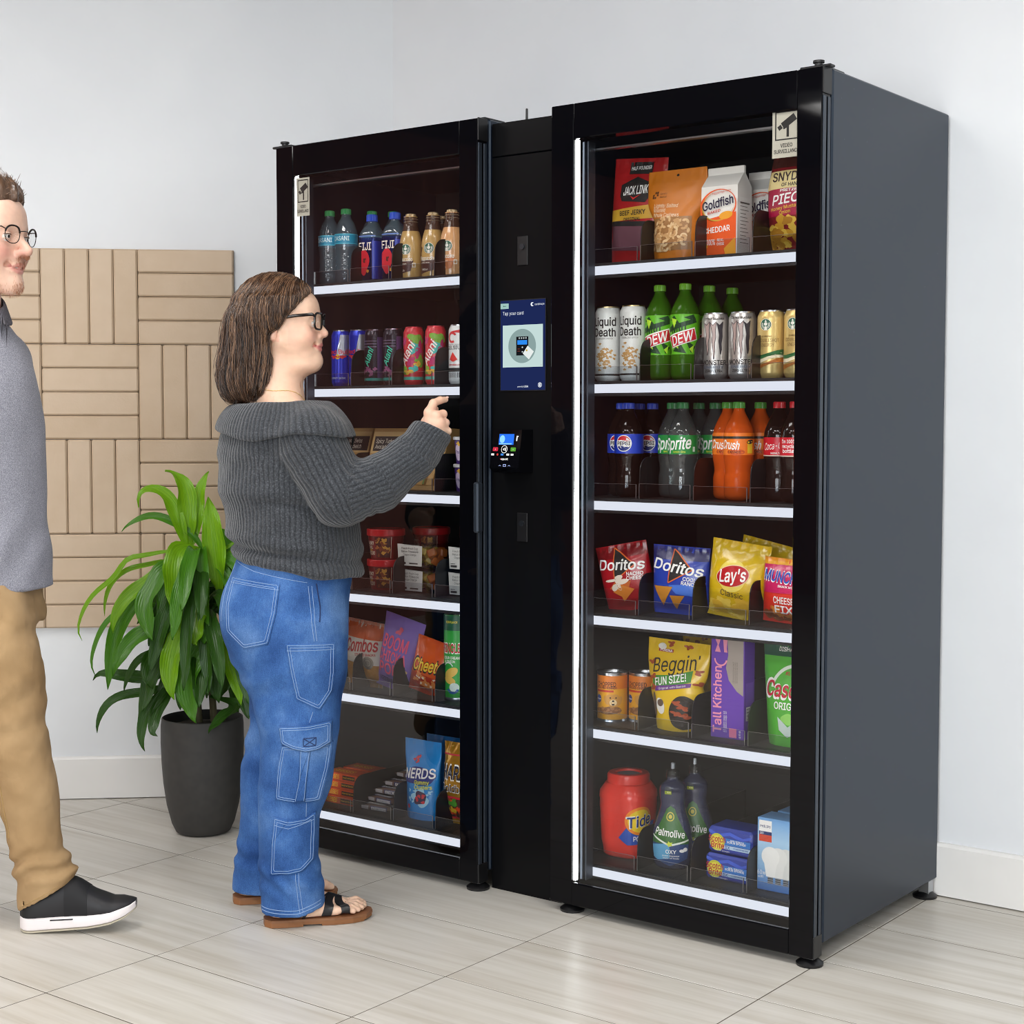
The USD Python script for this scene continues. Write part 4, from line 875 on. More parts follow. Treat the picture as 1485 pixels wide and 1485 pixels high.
decal(b, 'blue_lettering', [text2('MUNCHIES', 0.022, 0.12, True, at=(0.0, 0.110), rot=-2)], flat('#1a56b8'), g.surf, 0.0018)
decal(b, 'lettering', [text2('CHEESE', 0.015, 0.05, True, at=(-0.004, 0.058)), text2('FIX', 0.018, 0.045, True, at=(-0.004, 0.036)), text2('SNACK MIX', 0.005, 0.04, True, at=(0.0, 0.09))], ink_white, g.surf, 0.0018)
chip_bits(b, g, 6, -0.055, 0.05, 0.012, 0.035, 0.012, 31, ('#c86a20', '#e08a34', '#8a4418'))

# -- shelf 5
z = DZ[4]
def dog_can(x, y, label):
    t = thing('food_can', label, 'can', (x, y, z), rz=26, group='yellow pet food cans'); R = 0.0375; s = S_cyl(R)
    b = part(t, 'body', lathe([(0, 0.002), (R - 0.002, 0.002), (R - 0.0015, 0), (R + 0.001, 0.0005), (R + 0.001, 0.003), (R, 0.005), (R, 0.119), (R + 0.001, 0.121), (R + 0.001, 0.124), (R - 0.001, 0.1245), (R - 0.003, 0.122), (R - 0.004, 0.116), (0, 0.116)], 40), alu, 30)
    part(t, 'lid', lathe([(R - 0.006, 0.1165), (R - 0.008, 0.1175), (0.02, 0.1172), (0.0, 0.1172)], 36), flat('#77797c', 0.35, metallic=1.0), 40)
    band(b, 'label_band', 0.0375, 0.007, 0.117, flat('#e5a21c', 0.4), label='yellow paper label')
    band(b, 'orange_band', 0.0375, 0.084, 0.117, flat('#dd7a1e', 0.4), 0.0007)
    decal(b, 'lettering', [text2('CHOPPED', 0.011, 0.052, True, at=(-0.012, 0.096)), text2('GROUND DINNER', 0.0055, 0.056, True, at=(-0.012, 0.087))], flat('#4a1e10'), s, 0.001)
    decal(b, 'red_strip', [sbox(-0.042, 0.076, 0.008, 0.081)], flat('#c8341c'), s, 0.001)
    decal(b, 'badge', [ell(-0.034, 0.058, 0.009, 0.0105)], flat('#1f3a8a'), s, 0.001)
    decal(b, 'badge_word', [text2('Pedigree', 0.004, 0.016, True, at=(-0.034, 0.058))], ink_white, s, 0.0012)
    decal(b, 'dog_picture', [blob(0.008, 0.055, 0.018, 0.018, 2, .12), ell(-0.010, 0.056, 0.006, 0.012, 20), ell(0.024, 0.054, 0.006, 0.012, -20)], flat('#cf9440'), s, 0.001)
    decal(b, 'dog_muzzle', [ell(0.007, 0.05, 0.009, 0.008)], flat('#ead0a0'), s, 0.0012)
    decal(b, 'dog_features', [ell(0.007, 0.054, 0.003, 0.0022), ell(0.0, 0.062, 0.002, 0.002), ell(0.014, 0.062, 0.002, 0.002), ell(0.007, 0.045, 0.004, 0.002)], flat('#3a1e12'), s, 0.0014)
    decal(b, 'food_picture', [blob(-0.004, 0.03, 0.034, 0.010, 7, .1)], flat('#8a5a34'), s, 0.001)
    decal(b, 'food_lumps', scatter(16, -0.034, 0.026, 0.022, 0.038, 0.0035, 5), flat('#a97446'), s, 0.0012)
    return t
f1 = dog_can(0.083, 0.158, 'yellow pet food can with a dog pictured, in front on the fifth shelf')
dup(f1, (0.150, 0.200, z), 'yellow pet food can half hidden behind the front can and the divider', rz=22)
g = Bag(0.176, 0.218, 0.075, 'stand', wids=((0, .56), (.1, .6), (.3, .74), (.45, .86), (.5, .8), (.6, .93), (.85, 1), (1, 1)), seed=18, wrinkle=0.002)
t, b = make_bag('treat_pouch', 'yellow stand-up dog treat pouch with black curly lettering', 'pet treat pouch', 0.272, 0.158, z, g, foil('#e3bb12', 0.32), (0, 2, 0), seals=False)
decal(b, 'lettering', [text2('Beggin', 0.034, 0.120, False, 0.1, at=(-0.002, 0.162), rot=9), text2("'", 0.02, None, True, at=(0.063, 0.178))], ink_black, g.surf, 0.0014)
region(b, 'green_flag', g, Polygon([(-0.062, 0.096), (-0.02, 0.102), (0.05, 0.124), (0.052, 0.152), (0.0, 0.136), (-0.058, 0.128)]), flat('#3f8a2c'), 0.0009)
region(b, 'purple_strip', g, Polygon([(-0.045, 0.092), (0.05, 0.112), (0.052, 0.122), (-0.046, 0.104)]), flat('#6a2a86'), 0.0012)
decal(b, 'flag_words', [text2('FUN SIZE!', 0.018, 0.088, True, at=(-0.006, 0.124), rot=14), text2('Original with Bacon', 0.005, 0.075, at=(0.002, 0.107), rot=12)], ink_white, g.surf, 0.0018)
region(b, 'black_bag_word', g, sbox(-0.055, 0.187, -0.012, 0.195), flat('#a01c22'), 0.0009)
decal(b, 'maker', [text2('PURINA', 0.006, 0.036, True, at=(-0.032, 0.191))], ink_white, g.surf, 0.0014)
region(b, 'round_window', g, ell(0.036, 0.048, 0.036, 0.042), flat('#241a14'), 0.0009)
decal(b, 'treats', [g.clip(blob(x_, y_, 0.012, 0.006, i, .3)) for i, (x_, y_) in enumerate(((0.02, .07), (.035, .06), (.02, .045), (.04, .04)))] + [g.clip(blob(x_, y_, 0.010, 0.006, 7 + i, .35)) for i, (x_, y_) in enumerate(((-.066, .16), (.066, .148), (-.058, .125), (-.02, .208), (.03, .205), (.07, .12), (-.052, .1)))], flat('#a8481e'), g.surf, 0.0013)
decal(b, 'white_patch', [g.clip(ell(-0.026, 0.058, 0.012, 0.02, 20)), g.clip(ell(-0.045, 0.2, .012, .008))], flat('#e6e2d8'), g.surf, 0.0012)
decal(b, 'dog_patches', [g.clip(ell(-0.026, 0.066, 0.009, 0.009)), g.clip(ell(-0.044, 0.06, 0.006, 0.03, 8)), ], flat('#6a5646'), g.surf, 0.0015)
g2 = Bag(0.150, 0.225, 0.06, 'stand', wids=((0, .7), (.4, .8), (1, 1)), seed=19)
t, b = make_bag('treat_pouch', 'second yellow dog treat pouch, only its top showing behind the first', 'pet treat pouch', 0.300, 0.255, z, g2, foil('#c8a010', 0.32), (0, 1, 0), seals=False)
decal(b, 'print', scatter(6, -0.06, 0.06, 0.19, 0.218, 0.008, 4), flat('#7a3a1a'), g2.surf, 0.0009)
t, b = wrapped_box('kitchen_bag_box', 'purple upright box of tall kitchen bags with pink lettering', 'carton', 0.433, 0.125, z, 0.090, 0.052, 0.240, flat('#6a3fae', 0.4))
s = S_flat(0.0)
decal(b, 'grey_shape', [Polygon([(0.0, 0.236), (0.043, 0.236), (0.043, 0.105), (0.026, 0.115), (0.004, 0.14), (-0.004, 0.17), (0.002, 0.2)])], flat('#a79c93'), s, 0.0004, None)
decal(b, 'lettering', [text2('Tall Kitchen', 0.022, 0.160, True, at=(-0.027, 0.092), rot=90)], flat('#f29ab0'), s, 0.0006, None)
decal(b, 'pink_mark', [Polygon([(-0.034, 0.238), (-0.027, 0.224), (-0.034, 0.206), (-0.018, 0.206), (-0.024, 0.222), (-0.018, 0.238)]), Polygon([(-0.012, 0.238), (-0.009, 0.206), (0.0, 0.206), (-0.002, 0.215), (0.0, 0.238)]), curl(-0.018, 0.19, 0.018, 0.004, 180, 350)], flat('#f29ab0'), s, 0.0006, None)
decal(b, 'pink_panel', [sbox(0.006, 0.004, 0.026, 0.026)], flat('#e87aa0'), s, 0.0006, None)
decal(b, 'small_print', [text2('up & up', 0.005, 0.018, True, at=(0.034, 0.013), rot=90)] + [text2('13 gallon bags 40', 0.004, 0.05, at=(x_, 0.04), rot=90) for x_ in (-0.008, -0.003)], ink_white, s, 0.0006, None)
decal(b, 'panel_print', [text2('drawstring tall', 0.003, 0.05, at=(x_, 0.16), rot=90) for x_ in (0.016, 0.021, 0.026)], flat('#6b625c'), s, 0.0008, None)
sd = S_side(0.045)
decal(b, 'side_print', [sbox(0.008, 0.08, 0.044, 0.135)], flat('#7f56c4'), sd, 0.0004, None)
decal(b, 'bar_code', [sbox(0.010, 0.045, 0.036, 0.078)], ink_white, sd, 0.0004, None)
decal(b, 'bars', [sbox(0.012, 0.047 + k * 0.0028, 0.034, 0.047 + k * 0.0028 + (0.0008 if k % 3 else 0.0016)) for k in range(10)], ink_black, sd, 0.0006, None)
g = Bag(0.170, 0.242, 0.085, 'stand', wids=((0, .8), (.1, .84), (.4, .9), (.75, 1), (1, 1.02)), seed=22, wrinkle=0.002)
t, b = make_bag('detergent_pouch', 'bright green dishwasher tablet pouch at the right end of the fifth shelf', 'detergent pouch', 0.596, 0.165, z, g, foil('#4fae34', 0.35), seals=False)
region(b, 'dark_header', g, sbox(-1, 0.205, 1, 1), foil('#15503c'))
region(b, 'arc_outline', g, ell(0.012, 0.135, 0.064, 0.056).difference(ell(0.012, 0.135, 0.056, 0.048)).intersection(sbox(-1, .135, 1, 1)), flat('#dfe9d8'), 0.0009)
decal(b, 'lettering_edge', [text2('Cascade', 0.044, 0.150, True, 0.08, at=(0.006, 0.132))], ink_white, g.surf, 0.001)
decal(b, 'red_lettering', [text2('Cascade', 0.034, 0.140, True, 0.08, at=(0.006, 0.132)), text2('#1 BRAND', 0.008, 0.044, True, at=(0.004, 0.168))], flat('#c01c34'), g.surf, 0.0016)
decal(b, 'lettering', [text2('ORIGINAL', 0.016, 0.092, True, at=(0.006, 0.094)), text2('DISHWASHERS', 0.010, 0.08, True, 0.1, at=(-0.004, 0.222))], ink_white, g.surf, 0.0013)
decal(b, 'chevron', [Polygon([(-0.03, 0.068), (-0.002, 0.046), (0.03, 0.068), (0.024, 0.038), (-0.002, 0.022), (-0.024, 0.038)])], flat('#b9c8c2'), g.surf, 0.001)
decal(b, 'tablet', [blob(-0.002, 0.064, 0.018, 0.013, 3, .08)], flat('#8fd060'), g.surf, 0.0013)

# -- shelf 6
z = DZ[5]
t = thing('detergent_tub', 'red detergent pacs tub with round yellow and blue badge, bottom shelf', 'detergent tub', (0.108, 0.196, z))
def rsec(w, d, n=44, p=3.2):
    a = np.linspace(0, 2 * PI, n, endpoint=False); c, s_ = np.cos(a), np.sin(a)
    return np.column_stack([w * np.sign(c) * np.abs(c) ** (2 / p), d * np.sign(s_) * np.abs(s_) ** (2 / p)])
def loft(secs, zs, cap=True):
    n = len(secs[0]); V = np.vstack([np.column_stack([s_, np.full(n, zz)]) if s_.shape[1] == 2 else s_ for s_, zz in zip(secs, zs)]); F = []
    for i in range(len(secs) - 1):
        for j in range(n):
            j2 = (j + 1) % n; F += [[i * n + j, i * n + j2, (i + 1) * n + j2], [i * n + j, (i + 1) * n + j2, (i + 1) * n + j]]
    if cap:
        V = np.vstack([V, V[:n].mean(0), V[-n:].mean(0)]); k = len(V) - 2
        for j in range(n): F += [[k, (j + 1) % n, j], [k + 1, (len(secs) - 1) * n + j, (len(secs) - 1) * n + (j + 1) % n]]
    return trimesh.Trimesh(V, np.array(F), process=False)
tub_k = [(0.050, 0.0), (0.056, 0.006), (0.057, 0.02), (0.061, 0.04), (0.063, 0.08), (0.064, 0.11), (0.0655, 0.128), (0.065, 0.146), (0.0665, 0.150), (0.065, 0.166), (0.054, 0.184), (0.051, 0.188)]
red_tub = flat('#e03a2e', 0.25)
b = part(t, 'tub', loft([rsec(w, w * 0.98) for w, _ in tub_k], [q for _, q in tub_k]), red_tub, 50)
lid = part(t, 'lid', loft([rsec(w, w, 44, 2.2) for w in (0.051, 0.0525, 0.0525, 0.049, 0.034, 0.032, 0.0)], [0.184, 0.188, 0.206, 0.211, 0.211, 0.205, 0.205], False), flat('#d8352a', 0.25), 50)
decal(lid, 'lid_well', [ell(0, 0, 0.030, 0.030)], flat('#6e6a70'), lambda u, v, h: np.column_stack([u, v, np.full(len(u), 0.206) + h]), 0.0006, None)
def S_tub(u, v, h):
    rr = np.interp(v, [q for _, q in tub_k], [w for w, _ in tub_k]) + h; a = u / 0.06; c, s_ = np.sin(a), -np.cos(a); p = 3.2
    k = (np.abs(c) ** p + np.abs(s_) ** p) ** (-1 / p)
    return np.column_stack([rr * k * c, rr * 0.98 * k * s_, v])
uc = 0.062
decal(b, 'blue_patch', [Polygon([(uc - 0.052, 0.055), (uc - 0.03, 0.038), (uc + 0.04, 0.045), (uc + 0.05, 0.095), (uc - 0.03, 0.085)])], flat('#1f4fb0', 0.35), S_tub, 0.0007)
decal(b, 'badge', [Point(uc, 0.1).buffer(0.036)], flat('#ef8a1a', 0.35), S_tub, 0.001)
decal(b, 'badge_ring', [Point(uc, 0.1).buffer(0.029)], flat('#f2cf2a', 0.35), S_tub, 0.0013)
decal(b, 'lettering_edge', [text2('Tide', 0.03, 0.068, True, 0.15, at=(uc, 0.1), rot=8)], ink_white, S_tub, 0.0016)
decal(b, 'blue_lettering', [text2('Tide', 0.026, 0.062, True, 0.15, at=(uc, 0.1), rot=8)], flat('#16307e'), S_tub, 0.0019)
decal(b, 'lettering', [text2('PODS', 0.012, 0.03, True, at=(uc - 0.002, 0.055))], ink_white, S_tub, 0.001)

def palmolive(x, y, label):
    t = thing('dish_soap_bottle', label, 'dish soap bottle', (x, y, z), rz=20, group='dish soap bottles')
    K = [(0.034, 0.0), (0.042, 0.005), (0.048, 0.03), (0.050, 0.06), (0.048, 0.09), (0.040, 0.12), (0.032, 0.145), (0.0295, 0.16), (0.032, 0.18), (0.0325, 0.195), (0.026, 0.21), (0.014, 0.218), (0.013, 0.226)]
    f = PchipInterpolator([q for _, q in K], [w for w, _ in K]); zs = np.linspace(0, 0.226, 36)
    b = part(t, 'bottle_body', loft([rsec(float(f(q)), float(f(q)) * 0.72 if q < .2 else float(f(q)), 40, 2.3) for q in zs], zs), cloudy('soap_bottle', (0.32, 0.34, 0.45), (0.16, 0.18, 0.36), 0.22, 1.6), 60)
    part(b, 'soap', loft([rsec(float(f(q)) - .002, (float(f(q)) - .002) * 0.72, 40, 2.3) for q in np.linspace(0.003, 0.13, 20)], np.linspace(0.003, 0.13, 20)), flat('#23285a', 0.3), 60)
    c = part(t, 'cap', cat(lathe([(0, .224), (0.0165, .224), (0.0165, .232), (0.0155, .234), (0.0155, .242), (0.008, .245), (0.006, .262), (0, .263)], 24)), pane('clear_cap', (0.80, 0.82, 0.84), 1.6, 0.15), 40)
    part(c, 'spout', lathe([(0, .246), (0.0045, .246), (0.0045, .26), (0, .26)], 14), flat('#d0d4d8', 0.4), 40)
    def S(u, v, h):
        w = f(np.clip(v, 0, .226)); a = u / 0.042; c, s_ = np.sin(a), -np.cos(a); p = 2.3
        k = (np.abs(c) ** p + np.abs(s_) ** p) ** (-1 / p)
        return np.column_stack([(w + h) * k * c, (w * 0.72 + h) * k * s_, v])
    lab = Polygon([(-0.040, 0.03), (0.0, 0.010), (0.040, 0.03), (0.043, 0.075), (0.03, 0.105), (0.014, 0.150), (0.0, 0.158), (-0.014, 0.150), (-0.03, 0.105), (-0.043, 0.075)])
    decal(b, 'label_sheet', [lab], flat('#2a4678', 0.4), S, 0.0006)
    decal(b, 'label_green', [lab.intersection(Polygon([(-1, 0.088), (0, 0.06), (1, 0.09), (1, 1), (-1, 1)]).intersection(sbox(-1, 0.066, 1, 1)))], flat('#35682a', 0.4), S, 0.0009)
    decal(b, 'label_blue', [lab.intersection(Polygon([(-.1, 0.05), (0, 0.068), (0, 0.03), (-.1, 0.01)]))], flat('#5aa0c8', 0.4), S, 0.0009)
    decal(b, 'label_edge', [Polygon([(-0.042, 0.083), (0.0, 0.060), (0.042, 0.074), (0.042, 0.078), (0.0, 0.065), (-0.042, 0.087)])], flat('#dfe6dc'), S, 0.0012)
    decal(b, 'lettering', [text2('Palmolive', 0.017, 0.066, True, at=(0.0, 0.093), rot=-6), text2('OXY', 0.009, 0.022, True, at=(0.003, 0.047)), text2('power degreaser', 0.004, 0.036, at=(0.003, 0.037)), text2('stuck-on foods', 0.004, 0.034, at=(0.003, 0.031)), ell(0.026, 0.05, 0.006, 0.004), ell(0.033, 0.053, 0.005, 0.005)], ink_white, S, 0.0014)
    decal(b, 'star', [Polygon([(0.008 * (1 if k % 2 else .5) * math.cos(k * PI / 5), 0.066 + 0.008 * (1 if k % 2 else .5) * math.sin(k * PI / 5)) for k in range(10)])], flat('#c8d83a'), S, 0.0016)
    decal(b, 'seal_ring', [Point(0, 0.132).buffer(0.011).difference(Point(0, .132).buffer(.0085)), Point(0, .132).buffer(.005)], flat('#c8b83a'), S, 0.0014)
    decal(b, 'neck_label', [sbox(-0.020, 0.186, 0.002, 0.204)], flat('#8a9a1e'), S, 0.0006)
    decal(b, 'neck_print', [text2('50%', 0.005, 0.012, True, at=(-0.006, 0.199)), text2('MORE', 0.004, 0.012, True, at=(-0.006, 0.191))], flat('#e9e6a0'), S, 0.0009)
    return t
q1 = palmolive(0.262, 0.160, 'clear blue dish soap bottle with green label, in front on the bottom shelf')
dup(q1, (0.278, 0.238, z), 'clear blue dish soap bottle behind the front one', rz=20)
def sponge(x, y, z_, label, rot):
    t, b = wrapped_box('sponge_pack', label, 'sponge pack', x, y, z_, 0.118, 0.085, 0.062, foil('#2a3f9e', 0.25), rot, 'blue scrub sponge packs', 0.006)
    s = S_flat(0.0)
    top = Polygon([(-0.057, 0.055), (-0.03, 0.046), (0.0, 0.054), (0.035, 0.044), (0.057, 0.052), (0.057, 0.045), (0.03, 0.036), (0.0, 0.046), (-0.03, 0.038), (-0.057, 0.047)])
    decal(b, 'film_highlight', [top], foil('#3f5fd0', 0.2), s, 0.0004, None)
    decal(b, 'pale_panel', [sbox(-0.02, 0.012, 0.055, 0.021)], flat('#b8d4e8'), s, 0.0004, None)
    decal(b, 'mid_panel', [sbox(-0.02, 0.022, 0.055, 0.038)], flat('#2f78c8'), s, 0.0004, None)
    decal(b, 'badge', [ell(-0.034, 0.026, 0.020, 0.021)], flat('#c8c83a'), s, 0.0006, None)
    decal(b, 'badge_glow', [ell(-0.034, 0.026, 0.015, 0.016)], flat('#e8d84a'), s, 0.0008, None)
    decal(b, 'red_lettering', [text2('Scotch', 0.0135, 0.046, True, 0.1, at=(-0.034, 0.0335)), text2('Brite', 0.0135, 0.036, True, 0.1, at=(-0.032, 0.0185))], flat('#b81c2c'), s, 0.001, None)
    decal(b, 'blue_print', [text2('3X', 0.007, 0.014, True, at=(-0.006, 0.0165)), text2('STUBBORN MESSES', 0.0035, 0.04, True, at=(0.03, 0.0165))], flat('#1f4a9e'), s, 0.0008, None)
    decal(b, 'lettering', [text2('SCRUB SPONGE', 0.005, 0.05, True, at=(0.018, 0.03)), text2('NON-SCRATCH', 0.0035, 0.036, True, at=(0.02, 0.0345)), text2('3 scrub sponges', 0.003, 0.04, at=(-0.02, 0.007))], ink_white, s, 0.0008, None)
    return t
sponge(0.4345, 0.130, z, 'blue three-sponge pack under the other one, bottom shelf', (0, 2, 4))
sponge(0.440, 0.130, z + 0.0665, 'blue three-sponge pack stacked on top of the other', (0, 1, 1))
def bulb_box(x, y, label):
    t, b = wrapped_box('bulb_carton', label, 'carton', x, y, z, 0.130, 0.068, 0.172, mat('bulb_carton_print', {'tc': ('texture_coordinate', {}), 'sx': ('separate_xyz', {}), 'm': ('map_range', {'from_min': 0.0, 'from_max': 0.17}), 'r': ('rgb_ramp', {'ramp': [(0, hexlin('#3a74c0')), (0.35, hexlin('#8fb8dc')), (0.7, hexlin('#a8cce8')), (1, hexlin('#6fa4d8'))]}), 'p': ('principled_bsdf', {'roughness': 0.4})}, [('tc.object', 'sx.vector'), ('sx.z', 'm.value'), ('m.result', 'r.fac'), ('r.color', 'p.base_color')]), group='light bulb cartons')
    s = S_flat(0.0)
    decal(b, 'white_badge', [sbox(-0.060, 0.140, -0.027, 0.166)], ink_white, s, 0.0004, None)
    decal(b, 'navy_badge', [sbox(-0.060, 0.132, -0.027, 0.140)], flat('#20366e'), s, 0.0004, None)
    decal(b, 'orange_badge', [sbox(-0.060, 0.116, -0.027, 0.132)], flat('#d2452a'), s, 0.0004, None)
    decal(b, 'lettering', [text2('PHILIPS', 0.0055, 0.027, True, at=(-0.0435, 0.152))], flat('#20366e'), s, 0.0006, None)
    decal(b, 'white_print', [text2('LED', 0.005, 0.01, True, at=(-0.053, 0.136)), text2('60w', 0.010, 0.022, at=(-0.053, 0.042)), text2('soft', 0.006, 0.014, at=(-0.055, 0.032))], ink_white, s, 0.0006, None)
    for k in range(3):
        o = 0.029 - 0.020 * k if False else (0.014 + 0.02 * (2 - k))
        glob = unary_union([Point(-0.043 + o, 0.082).buffer(0.0235), Polygon([(-0.060 + o, 0.068), (-0.026 + o, 0.068), (-0.032 + o, 0.034), (-0.054 + o, 0.034)])])
        decal(b, 'bulb_picture', [glob], flat(('#d9dad6', '#e3e3df', '#ecece8')[k], 0.45), s, 0.0004 + 0.0004 * k, None)
        decal(b, 'bulb_base', [sbox(-0.050 + o, 0.018, -0.036 + o, 0.034)], flat('#8b8f94'), s, 0.0005 + 0.0004 * k, None)
        decal(b, 'thread', [sbox(-0.050 + o, 0.019 + 0.005 * q, -0.036 + o, 0.0215 + 0.005 * q) for q in range(3)], flat('#3c4044'), s, 0.0006 + 0.0004 * k, None)
    return t
k1 = bulb_box(0.582, 0.125, 'pale blue light bulb carton at the right end of the bottom shelf')
dup(k1, (0.592, 0.205, z), 'pale blue light bulb carton, its top showing behind the front one')
# ======== left cooler
# -- shelf 1
z = DZ[0]
def water(x, y, label):
    t, l, s = make_bottle('water_bottle', label, x, y, z, WATER, water_pet, flat('#2f9a54', 0.35), (0.113, 0.142), flat('#1f8fb0', 0.35), group='green cap water bottles')
    decal(l, 'lettering', [text2('DASANI', 0.012, 0.05, True, at=(-0.004, 0.129))], flat('#d8eef2'), s, 0.0008)
    decal(l, 'edge_lines', [sbox(-0.1, 0.1135, 0.1, 0.1155), sbox(-0.1, 0.1395, 0.1, 0.1415)], flat('#5cc0d8'), s, 0.0008)
    return t
w1 = water(-0.893, 0.155, 'ribbed clear water bottle with green cap, leftmost on the top left shelf')
dup(w1, (-0.826, 0.152, z), 'ribbed clear water bottle with green cap, second from the left', rz=22)
dup(w1, (-0.800, 0.232, z), 'ribbed clear water bottle with green cap, second row behind the square bottle', rz=22)
dup(w1, (-0.758, 0.275, z), 'ribbed clear water bottle with green cap between the two blue caps', rz=22)
def square_bottle(x, y, label):
    t = thing('square_water_bottle', label, 'bottle', (x, y, z), rz=8, group='square blue water bottles')
    K = [(0.026, 0.0), (0.0295, 0.004), (0.030, 0.02), (0.030, 0.125), (0.029, 0.137), (0.024, 0.152), (0.016, 0.163), (0.0125, 0.168), (0.0125, 0.178)]
    P = [(2.4 if q > .15 else 4.5) for _, q in K]
    f = PchipInterpolator([q for _, q in K], [w for w, _ in K]); zs = np.linspace(0, 0.178, 34)
    sec = lambda q, d=0.0: rsec(float(f(q)) + d, float(f(q)) + d, 40, 4.5 if q < .13 else max(2.05, 4.5 - (q - .13) * 80))
    b = part(t, 'bottle_body', loft([sec(q) for q in zs], zs), water_pet, 50)
    def S(u, v, h):
        w = f(np.clip(v, 0, .178)) + h; a = u / 0.030 * 0.86; c, s_ = np.sin(a), -np.cos(a); p = 4.5
        k = (np.abs(c) ** p + np.abs(s_) ** p) ** (-1 / p); return np.column_stack([w * k * c, w * k * s_, v])
    bl = flat('#2438a0', 0.35)
    zz = np.linspace(0.008, 0.125, 8)
    part(b, 'blue_sleeve', loft([sec(q, 0.0004)[22:43] if False else sec(q, 0.0004) for q in zz], zz, False), pane('blue_film', (0.25, 0.32, 0.75), 1.4, 0.1), 50)
    decal(b, 'blue_side', [sbox(0.020, 0.010, 0.062, 0.115)], bl, S, 0.0009)
    decal(b, 'red_flower', [blob(-0.010, 0.058, 0.020, 0.036, 5, .12).intersection(sbox(-.032, .012, .019, .09))], flat('#c81e2e', 0.4), S, 0.0009)
    decal(b, 'flower_heart', [blob(-0.006, 0.062, 0.005, 0.006, 8, .3)], flat('#5a1a10'), S, 0.0012)
    decal(b, 'gold_dot', [Point(0.006, 0.032).buffer(0.0045)], flat('#c88a2a'), S, 0.0012)
    decal(b, 'lettering', [text2('FIJI', 0.021, 0.044, True, at=(-0.004, 0.101))], flat('#e9dcd0'), S, 0.0012)
    decal(b, 'pale_strip', [sbox(-0.03, 0.128, 0.03, 0.131)], flat('#6a8ad0'), S, 0.0009)
    part(t, 'cap', cap_mesh(0.0155, 0.172, 0.019), flat('#1f50c8', 0.35), 30)
    return t
sq = square_bottle(-0.732, 0.158, 'square blue water bottle with red flower, left of the two')
dup(sq, (-0.648, 0.160, z), 'square blue water bottle with red flower, right one beside the coffee bottles', rz=8)
dup(sq, (-0.664, 0.238, z), 'square blue water bottle in the second row, mostly hidden', rz=8)
GLASSB = Bottle([(0.026, 0), (0.031, 0.004), (0.0325, 0.02), (0.033, 0.07), (0.0325, 0.09), (0.029, 0.115), (0.022, 0.140), (0.019, 0.155), (0.0185, 0.172), (0.0195, 0.174)])
def coffee(x, y, label, drink, leaf):
    t, l, s = make_bottle('coffee_bottle', label, x, y, z, GLASSB, flat(drink, 0.22, coat_weight=0.6, coat_roughness=0.05), flat('#d0b58c', 0.3, metallic=0.5), None, None, group='glass coffee drink bottles', caph=0.012)
    b = t + '/bottle_body'
    part(b, 'neck_glass', GLASSB.mesh(0.134, 0.172, 0.0006, cap=False), flat('#4a3226', 0.15), 50)
    part(b, 'neck_rings', cat(*[lathe([(0.0188, q), (0.0204, q + 0.001), (0.0188, q + 0.002)], 28) for q in (0.158, 0.166)]), flat('#b9a58a', 0.2), 50)
    siren(b, s, -0.002, 0.083, 0.0145, 0.0008)
    decal(b, 'leaf_print', [Polygon([(-0.045, 0.095), (-0.024, 0.085), (-0.036, 0.062), (-0.05, 0.055)]), Polygon([(-0.045, 0.052), (0.02, 0.052), (0.012, 0.024), (-0.03, 0.014), (-0.05, 0.02)])], flat(leaf, 0.4), s, 0.0006)
    decal(b, 'lettering', [text2('Frappuccino', 0.011, 0.05, True, at=(-0.008, 0.056)), text2('coffee drink', 0.004, 0.03, at=(-0.014, 0.044)), text2('VANILLA', 0.005, 0.022, True, at=(-0.016, 0.026)), sbox(0.016, 0.034, 0.026, 0.046).difference(sbox(.018, .036, .024, .044))], flat('#efe6d6'), s, 0.0010)
    return t
k1 = coffee(-0.590, 0.160, 'glass bottle of light brown coffee drink, left of the three', '#c09a5c', '#4a2418')
dup(k1, (-0.520, 0.172, z), 'glass bottle of light brown coffee drink, middle of the three', rz=22)
dup(k1, (-0.552, 0.245, z), 'glass bottle of coffee drink in the second row', rz=22)
coffee(-0.443, 0.160, 'glass bottle of pale orange coffee drink at the door edge', '#d9a06c', '#c8743a')
# -- shelf 2
z = DZ[1]
def bull(x, y, label):
    t, b, s = make_can('drink_can', label, x, y, z, 0.0275, 0.160, flat('#1a34c0', 0.25, metallic=0.35), alu, 'blue and silver energy drink cans')
    decal(b, 'silver_panel', [Polygon([(0.008, 0.146), (0.040, 0.146), (0.046, 0.088), (-0.004, 0.088)]), Polygon([(-0.05, 0.088), (-0.03, 0.088), (-0.036, 0.015), (-0.055, 0.015)])], flat('#b9bcc6', 0.25, metallic=0.7), s, 0.0004)
    decal(b, 'violet_panel', [Polygon([(0.046, 0.146), (0.082, 0.146), (0.082, 0.088), (0.052, 0.088)])], flat('#5a3fa8', 0.3), s, 0.0004)
    decal(b, 'red_lettering', [text2('Red Bull', 0.012, 0.066, True, at=(0.0, 0.098))], flat('#c81e2c'), s, 0.0007)
    decal(b, 'sun', [Point(0.0, 0.084).buffer(0.007)], flat('#e8b820'), s, 0.0006)
    decal(b, 'bulls', [blob(-0.012, 0.084, 0.011, 0.005, 2, .3, 18), blob(0.012, 0.084, 0.011, 0.005, 5, .3, 18)], flat('#c81e2c'), s, 0.0007)
    decal(b, 'lettering', [text2('ENERGY DRINK', 0.005, 0.046, True, at=(0, 0.024))], flat('#c8d4ee'), s, 0.0006)
    return t
r1 = bull(-0.848, 0.152, 'blue energy can with red lettering, left of the two nearest the woman')
dup(r1, (-0.788, 0.160, z), 'blue energy can with red lettering, right of the two', rz=30)
